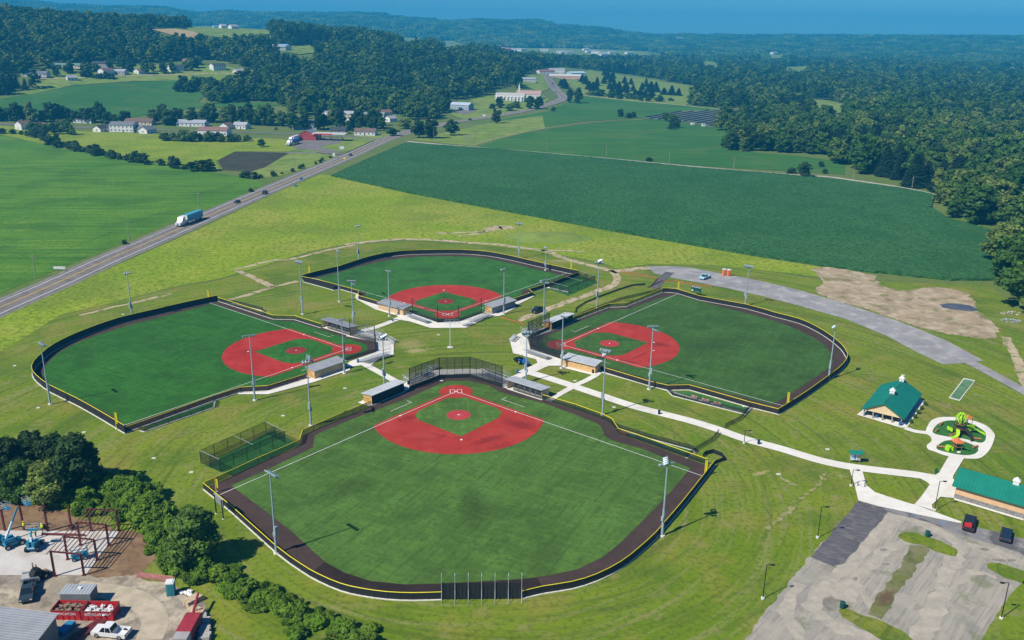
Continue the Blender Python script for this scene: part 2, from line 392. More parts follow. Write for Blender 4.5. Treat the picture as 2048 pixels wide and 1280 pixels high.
DIRT = (GM('bare_dirt').base((.40, .31, .20), (.31, .24, .155), 9, detail=6).over((.50, .42, .30), .8, 4, .5, .7, detail=7).over((.17, .17, .06), .8, 6, .56, .7, detail=7).bump(.15, 1.2).done())
PATHD = (GM('worn_track').base((.50, .41, .27), (.40, .32, .20), 4, detail=6).over((.13, .17, .035), .9, 2.6, .52, .66, detail=7).bump(.08, .8).done())
SPARSE = GM('sparse_straw').base((.34, .30, .16), (.24, .24, .08), 1.2, detail=7).over((.12, .17, .012), .95, 1.4, .47, .56, detail=7).done()
GRAVEL = (GM('compacted_gravel').base((.27, .265, .27), (.33, .32, .31), 7, detail=6).over((.42, .41, .40), .7, 3.5, .54, .7, detail=7).over((.20, .19, .19), .5, 11, .5, .7, detail=5).bump(.03, .3).done())
ASPH = (GM('road_asphalt').base((.185, .168, .160), (.215, .196, .188), 9, detail=6).over((.115, .105, .10), .6, 3.0, .5, .7).done())
SHOULD = (GM('road_shoulder').base((.25, .235, .22), (.20, .19, .18), 5, detail=6).over((.16, .19, .06), .5, 2.5, .58, .72).done())
OLDASPH = (GM('lot_asphalt').base((.110, .105, .115), (.085, .082, .092), 6, detail=6).streak((.24, .23, .22), .75, .22, 3.0, rz=radians(-22), lo=.55, hi=.72).over((.20, .19, .18), .6, 3, .58, .75, detail=8).done())
LOTGR = (GM('lot_gravel').base((.345, .315, .260), (.285, .268, .230), 11, detail=7).streak((.40, .36, .29), .7, 1.3, 18, rz=radians(52), lo=.48, hi=.7).streak((.19, .18, .165), .5, .5, 9, rz=radians(48), lo=.54, hi=.72).over((.21, .195, .17), .5, 4.5, .56, .72, detail=8).over((.42, .38, .31), .6, 6, .56, .75, detail=6).over((.12, .15, .04), .5, 7, .62, .72, detail=8).bump(.04, .4).done())
CONC = (GM('walk_concrete').base((.70, .67, .60), (.76, .73, .66), 5, detail=5).over((.58, .54, .47), .45, 1.2, .5, .75, detail=7).over((.52, .47, .38), .4, 7, .56, .75, detail=7).done())
SLABM = (GM('slab_concrete').base((.58, .555, .52), (.50, .47, .43), 5, detail=6).over((.38, .33, .27), .6, 4, .56, .75, detail=7).done())
TRACK = (GM('warning_track_grit').base((.058, .038, .032), (.072, .047, .040), 6, detail=5).over((.045, .030, .030), .5, 2.5, .5, .75, detail=6).done())
PAINT = mat('white_line_paint', (.78, .78, .76), .6, .06, 2)
YELP = mat('yellow_line_paint', (.75, .50, .08), .6, .1, 1)
WATER = mat('puddle_water', (.10, .085, .07), .2, .2, .2, spec=.5)
def turfmat(name, tone, spots, rz, k=1.0):
    c1 = tuple(x * k for x in tone); c2 = tuple(x * k * 1.25 for x in tone)
    T = lambda f: tuple(x * k * f for x in tone)
    g = GM(name).base(c1, c2, 24, detail=6).streak(T(1.6), .55, .9, 9, rz=rz, lo=.48, hi=.72).streak(T(.62), .55, .8, 11, rz=rz + pi / 2, lo=.5, hi=.75).over(T(1.9), .5, 4, .52, .72, detail=9, rough=.8).over(T(.5), .6, .8, .52, .72, detail=6, rough=.8).over(T(.6), .4, 9, .52, .7, detail=6)
    if spots: g.blot(tuple(x * k * .40 for x in tone), [q_[:5] + (q_[5] * .62,) for q_ in spots], .9, 1.3)
    return g.done()
def skinmat(name, sp, c=(.40, .026, .022)):
    g = GM(name).base(c, tuple(x * 1.13 for x in c), 8, detail=6).over(tuple(x * .72 for x in c), .6, 2.0, .52, .72, detail=8).over(tuple(min(1, x * 1.2 + .02) for x in c), .5, 5, .5, .7, detail=8)
    if sp: g.blot((.19, .017, .016), [q_[:5] + (q_[5] * .8,) for q_ in sp], .7, 1.0)
    return g.done()
# ------------------------------------------------------------------ fields and land sheets
sheet('lawn', [(-500, 880), (0, 700), (60, 665), (120, 625), (230, 605), (330, 580), (440, 560), (545, 528), (620, 505), (700, 490), (800, 483), (900, 486), (1050, 498), (1160, 520), (1230, 535), (1300, 528), (1420, 530), (1500, 535), (1640, 560), (1980, 570), (2060, 640), (2500, 760), (2600, 1600), (1024, 1700), (-700, 1600)], .03, LAWN)
sheet('meadow', [(-300, 765), (0, 632), (200, 545), (400, 458), (560, 382), (640, 349), (665, 352), (820, 388), (1000, 422), (1230, 465), (1500, 512), (1640, 534), (1655, 556), (1560, 545), (1500, 537), (1420, 530), (1300, 528), (1235, 537), (1200, 524), (1130, 512), (1050, 499), (900, 484), (800, 480), (700, 487), (620, 503), (545, 526), (440, 557), (330, 578), (230, 604), (120, 630), (60, 668), (0, 705), (-300, 850)], .06, MEADOW)
sheet('hay_field', [(-300, 262), (0, 290), (130, 299), (300, 326), (440, 347), (500, 356), (530, 368), (500, 385), (440, 409), (400, 425), (300, 463), (180, 513), (60, 562), (0, 588), (-300, 715)], .06, HAY, step=60)
sheet('meadow_strip', [(-300, 245), (0, 252), (150, 262), (400, 274), (560, 278), (620, 288), (580, 303), (470, 303), (432, 322), (440, 343), (300, 324), (130, 297), (0, 287), (-300, 258)], .08, MEADOW, step=40)
sheet('ploughed_patch', [(436, 321), (470, 303), (578, 306), (530, 335), (500, 344), (446, 340)], .12, PLOUGH)
sheet('pasture', [(503, 344), (582, 306), (690, 306), (640, 328), (560, 352), (520, 357)], .10, PASTURE)
sheet('roadside_lawn', [(585, 302), (650, 280), (760, 268), (815, 266), (760, 281), (692, 312)], .10, PASTURE)
sheet('slope_field', [(-200, 225), (0, 198), (60, 189), (150, 172), (270, 164), (380, 160), (415, 170), (410, 190), (395, 206), (540, 205), (560, 212), (400, 216), (330, 222), (250, 238), (0, 238), (-200, 240)], .15, SOY)
sheet('house_lawn', [(30, 190), (70, 172), (110, 150), (140, 136), (330, 130), (450, 132), (515, 152), (480, 164), (400, 160), (270, 163), (150, 171), (60, 189)], .15, PASTURE)
sheet('soybean_field', [(955, 293), (1010, 276), (1066, 263), (1150, 250), (1230, 243), (1310, 238), (1420, 252), (1485, 262), (1450, 300), (1600, 312), (1690, 325), (1690, 350), (1600, 344), (1380, 331), (1150, 312), (1000, 298)], .12, SOY)
sheet('upper_soybean_field', [(930, 262), (1000, 240), (1090, 224), (1135, 205), (1165, 192), (1290, 203), (1480, 220), (1440, 232), (1290, 236), (1160, 244), (1090, 256), (1010, 272)], .12, SOY)
sheet('roadside_meadow', [(825, 280), (905, 262), (1000, 243), (1085, 232), (1090, 256), (1010, 273), (945, 292), (900, 288)], .16, PASTURE)
sheet('plantation_grass', [(1130, 165), (1180, 142), (1270, 155), (1400, 175), (1400, 195), (1370, 212), (1260, 203), (1165, 192)], .16, PASTURE)
sheet('church_lawn', [(900, 215), (960, 195), (1000, 185), (1080, 185), (1098, 200), (1085, 212), (1030, 224), (930, 240), (900, 230)], .16, PASTURE)
sheet('shop_lawn', [(1040, 168), (1060, 150), (1085, 148), (1100, 178), (1080, 185)], .16, PASTURE)
sheet('grain_field', [(303, 60), (350, 59), (385, 64), (405, 71), (393, 79), (345, 72)], .6, TANF)
sheet('hilltop_pasture', [(375, 62), (385, 53), (440, 55), (538, 62), (540, 70), (490, 74), (460, 78), (420, 74)], .6, PASTURE)
sheet('forest_clearing', [(565, 104), (570, 97), (620, 92), (632, 106), (600, 110)], .6, PASTURE)
for P in ([(795, 76), (840, 78), (855, 84), (815, 84)], [(876, 83), (905, 83), (935, 92), (890, 97)], [(1000, 97), (1130, 98), (1290, 104), (1300, 112), (1130, 112), (1010, 104)], [(1370, 205), (1385, 185), (1400, 176), (1390, 205)],
          [(1405, 122), (1440, 128), (1435, 138), (1408, 132)], [(1535, 110), (1575, 112), (1570, 118), (1530, 118)], [(1572, 136), (1615, 134), (1612, 146), (1570, 144)], [(1612, 200), (1650, 202), (1692, 212), (1690, 228), (1660, 228), (1615, 214)]):
    sheet('far_pasture', P, .8, PASTURE)
# standing corn: a crop canopy 1.4 m up with a cut face on its edges
def corn():
    P = [(663, 353), (700, 336), (760, 309), (812, 287), (1000, 300), (1200, 318), (1380, 336), (1560, 350), (1700, 364), (1800, 378), (1868, 392), (1862, 418), (1900, 440), (2010, 470), (2005, 490), (1988, 510), (1990, 562), (1900, 562), (1700, 541), (1500, 511), (1230, 464), (1000, 421), (820, 387)]
    rr = random.Random(3); W = [p for p in rag(WP(P), .6, 2.0)]
    V = [Vector(p) for p in W]; n = len(V); E = [(i, (i + 1) % n) for i in range(n)]; poly = W
    x0, x1 = min(p[0] for p in W), max(p[0] for p in W); y0, y1 = min(p[1] for p in W), max(p[1] for p in W)
    x = x0
    while x < x1:
        y = y0
        while y < y1:
            q = (x + rr.uniform(-1.5, 1.5), y + rr.uniform(-1.5, 1.5))
            if inpoly(q[0], q[1], poly): V.append(Vector(q))
            y += 4.2
        x += 4.2
    vv, _, F, *_r = delaunay_2d_cdt(V, E, [], 1, 1e-4)
    top = [(v.x, v.y, 0.9 + .35 * noise.noise((v.x / 3, v.y / 3, 0)) + .3 * noise.noise((v.x / 30, v.y / 30, 5))) for v in vv]
    mb = MB(); mb.add(top, [tuple(f) if ((vv[f[1]] - vv[f[0]]).cross(vv[f[2]] - vv[f[0]])) > 0 else tuple(reversed(f)) for f in F])
    for i in range(n):
        a, b = W[i], W[(i + 1) % n]; mb.quad((a[0], a[1], 0), (b[0], b[1], 0), (b[0], b[1], .95), (a[0], a[1], .95))
    o = mb.build('corn_field', CORN); tag(o, 'large dark green corn crop beyond the ball fields', None, None, 'stuff')
corn()
# low grassed spoil mound beyond the far field
def mound():
    c = G(1090, 475); mb = MB(); N = 40; M = 8
    V = [(c.x, c.y, 1.7)]; F = []
    for i in range(1, M + 1):
        for k in range(N):
            a = 2 * pi * k / N; r = i / M; h = 1.7 * (1 - sm(r)) * (1 + .35 * noise.noise((cos(a) * r * 2, sin(a) * r * 2, 1))) - .05 * (i == M)
            w9 = 1 + .25 * noise.noise((cos(a) * 1.6, sin(a) * 1.6, 4)); V.append((c.x + 19 * r * w9 * cos(a), c.y + 13 * r * w9 * sin(a), h + .07 * (i < M)))
    for k in range(N): F.append((0, 1 + k, 1 + (k + 1) % N))
    for i in range(M - 1):
        for k in range(N):
            a = 1 + i * N + k; b = 1 + i * N + (k + 1) % N; F.append((a, a + N, b + N, b))
    mb.add(V, F); tag(mb.build('spoil_mound', PASTURE, smoothsh=True), kind='structure')
mound()
# ------------------------------------------------------------------ highway
HW = WP([(-120, 670), (0, 616), (102.5, 571.7), (218.7, 518.7), (307.6, 480.5), (403, 438), (478.5, 405), (564, 368.5), (632, 339.5), (690, 315.5), (765, 281.5), (816.7, 264), (860, 254.5), (916, 243), (977, 234.5), (1039, 223.5), (1090, 211), (1116, 203), (1127, 196.5), (1122, 189), (1113, 181), (1104, 170), (1096, 157), (1091, 147)])
HW = [tuple(p) for p in smooth(HW, 5)]
HW0 = [HW[0]] 
d0 = Vector((HW[1][0] - HW[0][0], HW[1][1] - HW[0][1])).normalized(); HW = [(HW[0][0] - d0.x * 400, HW[0][1] - d0.y * 400)] + HW
HWW = 11.2
ribbon('road_shoulder', HW, HWW + 2.2, .10, SHOULD); ribbon('highway', HW, HWW, .14, ASPH)
for s_ in (-1, 1):
    ribbon('edge_line', HW, .28, .18, PAINT, s_ * (HWW / 2 - 1.5)); ribbon('centre_line', HW, .20, .18, YELP, s_ * .24)
# side roads
SR = WP([(815, 283), (900, 291), (1000, 298.5), (1200, 316), (1380, 333), (1560, 348), (1650, 353.5), (1700, 360), (1800, 375), (1875, 391)])
ribbon('field_road', smooth(SR, 3), 4.6, .16, GM('field_road_gravel').base((.46, .43, .37), (.38, .35, .30), 5).over((.2, .22, .08), .6, 3, .58, .7).done())
ribbon('farm_track', smooth(WP([(945, 291), (1000, 276), (1066, 261), (1150, 248), (1230, 241), (1262, 239)]), 3), 2.6, .20, GM('farm_track_dirt').base((.30, .29, .14), (.24, .25, .10), 6).done())
ribbon('plantation_track', smooth(WP([(1128, 190), (1160, 191), (1250, 200), (1380, 213), (1480, 224)]), 3), 4.5, .25, PATHD)
VR = WP([(-80, 246), (0, 248), (80, 252), (150, 255), (280, 258), (400, 263), (520, 266), (640, 271), (720, 276), (762, 279)])
ribbon('village_road', smooth(VR, 3), 6.5, .18, ASPH)
ribbon('hill_lane', smooth(WP([(60, 157), (130, 158), (250, 152), (340, 151), (420, 148), (500, 148), (515, 150)]), 2), 4, .3, PATHD)
sheet('fuel_station_lot', [(585, 296), (600, 281), (640, 275), (690, 279), (680, 286), (655, 290), (640, 295), (690, 305), (655, 305)], .2, ASPH)
ribbon('entrance_drive', WP([(572, 306), (640, 305), (690, 309)]), 6, .16, ASPH)
sheet('parking_court', [(900, 225), (930, 215), (955, 222), (935, 229)], .3, ASPH)
# ------------------------------------------------------------------ complex: gravel lanes, dirt, tracks
def PX(off, s, L): return [(off[0] + x / s, off[1] + y / s) for x, y in L]
R4 = lambda L: PX((1400, 560), 3.048, L); R8 = lambda L: PX((1560, 900), 3.369, L); R5 = lambda L: PX((680, 300), 2.926, L); R3 = lambda L: PX((1000, 560), 4, L); R2 = lambda L: PX((600, 560), 4, L)
R1 = lambda L: PX((0, 560), 2.926, L); R6 = lambda L: PX((380, 840), 2.909, L); R7 = lambda L: PX((1000, 840), 2.909, L); RC = lambda L: PX((0, 840), 2.909, L); R4b = lambda L: PX((0, 300), 2.926, L); R6b = lambda L: PX((1348, 300), 2.926, L)
sheet('gravel_lane', [(1292, 533), (1348, 533), (1382, 536), (1450, 549), (1515, 561), (1597, 580), (1695, 609), (1794, 642), (1892, 681), (1967, 722), (1925, 727), (1885, 729), (1826, 701), (1777, 674), (1695, 640), (1630, 621), (1531, 594), (1449, 576), (1400, 566), (1345, 556), (1310, 548)], .10, GRAVEL)
ribbon('service_road', WP([(1915, 712), (1960, 735), (2048, 783), (2200, 868)]), 3.6, .14, GRAVEL)
ribbon('lane_spur', WP([(1340, 545), (1322, 560), (1308, 577)]), 3.2, .12, OLDASPH)
sheet('bare_ground', [(1622, 538), (1660, 535), (1700, 539), (1750, 552), (1758, 570), (1800, 583), (1850, 575), (1900, 577), (1935, 586), (1948, 602), (1950, 620), (1985, 645), (2000, 665), (1990, 674), (1955, 677), (1892, 668), (1826, 652), (1777, 633), (1720, 615), (1660, 600), (1627, 582), (1648, 565)], .09, DIRT, ragged=1.1)
sheet('puddle', R4([(1460, 152), (1520, 143), (1640, 155), (1690, 178), (1688, 192), (1620, 190), (1540, 180), (1480, 170)]), .13, WATER)
ribbon('dirt_trail', smooth(WP(R4([(1860, 350), (1900, 420), (1945, 500), (1960, 580), (1990, 640), (2010, 660)])), 3), 2.6, .092, PATHD, ragged=.5)
for L, wd in ((R5([(30, 555), (130, 542), (330, 524), (530, 526), (720, 542), (900, 552), (1050, 572), (1200, 592), (1330, 640), (1480, 680), (1590, 712), (1622, 750), (1600, 790), (1500, 830), (1300, 900), (1200, 940), (1040, 1000)]), 3.0),
              (R5([(1590, 715), (1700, 700), (1830, 692), (1960, 718)]), 4.2), (R5([(1180, 590), (1300, 588), (1430, 596)]), 2.2), (R5([(870, 470), (940, 450), (1000, 462)]), 7), (R5([(560, 490), (700, 483), (850, 478)]), 2.4), (R5([(700, 505), (800, 490), (880, 470)]), 2.4),
              (R4b([(1380, 705), (1470, 740), (1560, 785), (1610, 798), (1740, 768)]), 2.4), (R4b([(1600, 800), (1500, 835), (1340, 880)]), 2.2), (R4b([(1380, 700), (1450, 682), (1600, 645), (1700, 640), (1900, 592), (2080, 555)]), 2.0), (R4b([(470, 970), (620, 930), (800, 890), (1000, 842)]), 1.6)):
    ribbon('dirt_track', smooth(WP(L), 4), wd, .085, PATHD, ragged=.55)
for q_, (L, wd) in enumerate(((R7([(1560, 640), (1640, 560), (1720, 480), (1810, 410), (1900, 320)]), 1.0), (R7([(1600, 318), (1660, 350), (1730, 385)]), .8), (R7([(1900, 306), (1960, 315), (2036, 345)]), .6))): ribbon('worn_strip', smooth(WP(L), 4), wd, .09 + .004 * q_, SPARSE, ragged=.6)
# parking lot
sheet('gravel_lot', [(1725, 1003), (1900, 1045), (2048, 1090), (2500, 1210), (2600, 1600), (1380, 1600), (1490, 1280), (1530, 1222), (1570, 1180), (1640, 1090)], .07, LOTGR, ragged=.5)
sheet('lot_asphalt_strip', R8([(527, 348), (665, 385), (735, 408), (690, 470), (560, 610), (430, 770), (350, 785), (205, 725)]), .10, OLDASPH, ragged=.25)
sheet('lot_asphalt_bays', R8([(665, 386), (705, 330), (860, 368), (905, 372), (1220, 500), (1330, 525), (1480, 560), (1660, 605), (2100, 720), (2100, 830), (1640, 710), (1500, 655), (1200, 570), (1000, 490), (740, 425)]), .105, GM('bay_asphalt').base((.20, .195, .20), (.25, .24, .235), 5, detail=6).over((.10, .098, .105), .9, 9, .54, .62, detail=5).over((.40, .37, .33), .5, 3, .6, .75, detail=6).done())
BLUEP = mat('faded_blue_paint', (.20, .27, .37), .7, .15, 3)
for P in ([(668, 382), (706, 333), (765, 350), (738, 405)], [(880, 440), (912, 396), (948, 408), (918, 452)], [(1068, 500), (1108, 462), (1142, 475), (1106, 514)]):
    q = R8(P); a, b, c, d = [Vector(G(*p)) for p in q]
    mb = MB()
    for i in range(6):
        t0, t1 = i / 6, (i + .55) / 6; z = Vector((0, 0, .125)); mb.quad(a.lerp(d, t0) + z, b.lerp(c, t0) + z, b.lerp(c, t1) + z, a.lerp(d, t1) + z)
    tag(mb.build('bay_hatching', BLUEP), kind='structure')
for P in ([(790, 585), (815, 563), (880, 557), (1000, 592), (1120, 635), (1185, 670), (1190, 705), (1150, 716), (1050, 690), (980, 650), (880, 628)], [(1395, 775), (1450, 762), (1560, 790), (1700, 840), (2000, 920), (2000, 1000), (1560, 880), (1500, 850), (1420, 810)],
          [(400, 1085), (440, 1075), (560, 1120), (700, 1165), (860, 1250), (900, 1320), (760, 1320), (600, 1235), (450, 1150), (405, 1110)], [(1600, 930), (1660, 910), (1640, 1330), (1340, 1330), (1380, 1250), (1440, 1150), (1520, 1010)]):
    sheet('grass_island', smooth(R8(P), 3, True), .11, LAWN, ragged=.3)
sheet('grass_strip', R8([(870, 640), (980, 652), (1010, 680), (880, 850), (780, 990), (690, 1150), (590, 1110), (690, 950), (800, 780)]), .105, ragged=.6, material= GM('sparse_grass').base((.14, .16, .04), (.24, .21, .13), 6, detail=7, rough=.7).over((.06, .10, .02), .8, 3, .5, .7, detail=6).blot((.12, .075, .045), spots([(1773, 1196, 3, 1.6, 40, .9)]), .8).done())
for P in ([(290, 1010), (340, 990), (380, 1030), (375, 1080), (330, 1085), (290, 1050)], [(675, 668), (720, 672), (705, 685), (680, 682)], [(1345, 668), (1380, 660), (1410, 675), (1380, 685)], [(315, 968), (375, 975), (350, 985)], [(690, 765), (740, 770), (720, 780)], [(490, 870), (520, 860), (515, 885)], [(1430, 735), (1500, 740), (1520, 755), (1450, 750)], [(1530, 740), (1580, 738), (1590, 750), (1550, 755)]):
    sheet('damp_hollow', smooth(R8(P), 4, True), .10, GM('damp_mud').base((.20, .18, .15), (.26, .235, .20), 1.2).done())
DUST = GM('pale_dust').base((.47, .415, .33), (.39, .35, .285), 1.6, detail=8).over((.32, .295, .245), .85, 2.2, .36, .70, detail=9, rough=.75).done()
for q_, (L, wd) in enumerate((([(1230, 640), (1000, 520), (860, 470), (740, 490), (600, 650), (420, 830), (290, 930), (225, 1020), (260, 1110), (400, 1200), (620, 1290), (760, 1400)], 2.6), ([(840, 610), (700, 700), (560, 830), (430, 940), (340, 960)], 2.0), ([(1640, 760), (1450, 700), (1260, 650), (1180, 720), (1130, 850), (1020, 1080), (930, 1250), (880, 1400)], 2.4), ([(1450, 850), (1300, 840), (1180, 930), (1080, 1080), (980, 1290)], 1.2), ([(500, 880), (560, 960), (620, 1080)], 1.2), ([(330, 960), (450, 985), (520, 900)], 2.2), ([(120, 900), (60, 1100), (150, 1290)], 2.0))):
    ribbon('dusty_track', smooth(WP(R8(L)), 6), wd, .082 + .004 * q_, DUST, ragged=.8)
# ------------------------------------------------------------------ concrete walks
WALK = .13
def joints(name, W, width, step=2.6):
    pass
_wz = [WALK]
def walk(P, width):
    _wz[0] += .003; return ribbon('walkway', smooth(WP(P), 4), width, _wz[0], CONC)
MAINW = [(1042, 741), (1075, 750), (1110, 761), (1147, 773), (1200, 791), (1275, 815.5), (1375, 841), (1437, 860), (1488.6, 878.5), (1564, 899), (1629.7, 919), (1679, 930.5), (1728, 938), (1793.7, 946), (1835, 951), (1875, 958)]
walk(MAINW, 2.9)
for L, wd in (([(1147, 772), (1165, 765), (1188, 753), (1200, 744)], 1.7), ([(1146, 774), (1130, 783), (1112, 793), (1096, 803)], 1.7), ([(1052, 745), (1068, 738), (1080, 732), (1092, 728)], 3.4), ([(1050, 745), (1040, 752), (1020, 760), (1003, 766)], 2.4),
              (R2([(450, 640), (540, 690), (640, 745), (740, 800), (800, 840)]), 2.0), (R2([(400, 430), (520, 405), (640, 370), (770, 318), (850, 285)]), 2.2), (R4([(1250, 905), (1310, 925), (1380, 935), (1430, 945)]), 1.7)):
    walk(L, wd)
for P in (R2([(365, 452), (430, 430), (560, 418), (640, 430), (752, 495), (748, 600), (640, 628), (560, 690), (520, 680), (460, 690), (390, 700), (360, 690), (400, 655), (610, 580), (602, 500)]),          # left plaza
          R2([(605, 205), (640, 215), (830, 290), (870, 280), (905, 275), (1105, 345), (1270, 338), (1450, 272), (1535, 275), (1720, 212), (1730, 222), (1600, 290), (1500, 300), (1330, 385), (1045, 388), (880, 335), (850, 330), (790, 320), (780, 290), (610, 240)]),   # top plaza
          R2([(440, 150), (450, 115), (470, 120), (472, 160), (630, 208), (640, 235), (604, 240)]), R3([(105, 190), (235, 130), (240, 90), (370, 55), (550, 95), (545, 105), (372, 65), (255, 100), (270, 135), (130, 205)]),
          R3([(75, 470), (190, 415), (345, 390), (400, 400), (410, 412), (225, 475), (245, 560), (500, 640), (490, 690), (330, 690), (280, 740), (215, 765), (170, 745), (300, 670), (290, 640), (105, 590)]),   # right plaza
          R3([(480, 650), (520, 690), (750, 755), (820, 735), (830, 745), (1390, 898), (1960, 1068), (1950, 1075), (1340, 895), (820, 748), (760, 770), (500, 705)]),
          R2([(830, 830), (878, 800), (1040, 730), (1130, 720), (1370, 715), (1410, 720), (1460, 712), (1630, 785), (1700, 790), (1660, 800), (1655, 870), (1617, 862), (1360, 782), (1115, 790), (878, 880), (838, 890)]),   # near plaza
          R2([(460, 985), (520, 960), (520, 1000), (575, 1003), (560, 1015)]), R1([(1390, 665), (1560, 655), (1800, 580), (1840, 590), (2048, 515), (2048, 530), (1840, 600), (1570, 672), (1395, 672)]), R2([(0, 800), (110, 790), (370, 690), (365, 715), (120, 810), (0, 818)]),
          R4([(955, 825), (1000, 790), (1100, 730), (1345, 725), (1370, 745), (1260, 905), (1225, 905)]),
          R8([(462, 120), (480, 105), (540, 118), (556, 150), (580, 240), (640, 290), (870, 365), (905, 372), (1225, 490), (1215, 500), (665, 385), (527, 346), (500, 230)]),
          R8([(1137, 45), (1242, 55), (1165, 180), (1165, 200), (1192, 217), (1175, 330), (1080, 320), (1022, 375), (1030, 412), (905, 372), (950, 320), (1008, 238), (985, 218), (930, 190), (1030, 188), (1075, 150)]),
          R8([(1170, 328), (1640, 470), (1640, 482), (1175, 342)])):
    _wz[0] += .003; sheet('paved_plaza', P, _wz[0], CONC)
# playground loop
PLO = R4([(1400, 870), (1440, 845), (1500, 838), (1580, 842), (1680, 865), (1750, 895), (1790, 935), (1795, 965), (1770, 1030), (1730, 1075), (1690, 1092), (1600, 1090), (1500, 1075), (1430, 1050), (1390, 1035), (1383, 1010), (1410, 985), (1405, 960), (1375, 930)])
sheet('playground_walk', smooth(PLO, 4, True), .15, CONC)
PGT = GM('play_turf').base((.035, .135, .030), (.05, .165, .035), 4).over((.02, .09, .02), .5, 1.2, .5, .7).done()
for P in ([(1420, 935), (1445, 885), (1500, 862), (1570, 862), (1660, 882), (1730, 925), (1742, 950), (1735, 985), (1700, 995), (1610, 972), (1520, 960)], [(1440, 1030), (1480, 990), (1530, 980), (1600, 985), (1690, 1025), (1680, 1060), (1620, 1072), (1520, 1058)]):
    sheet('play_turf', smooth(R4(P), 4, True), .17, PGT)
sheet('practice_mat', R4([(1608, 600), (1677, 615), (1582, 740), (1515, 722)]), .13, CONC)
sheet('practice_turf', R4([(1610, 606), (1670, 619), (1580, 733), (1524, 718)]), .15, turfmat('practice_turf', (.10, .20, .10), None, 0))
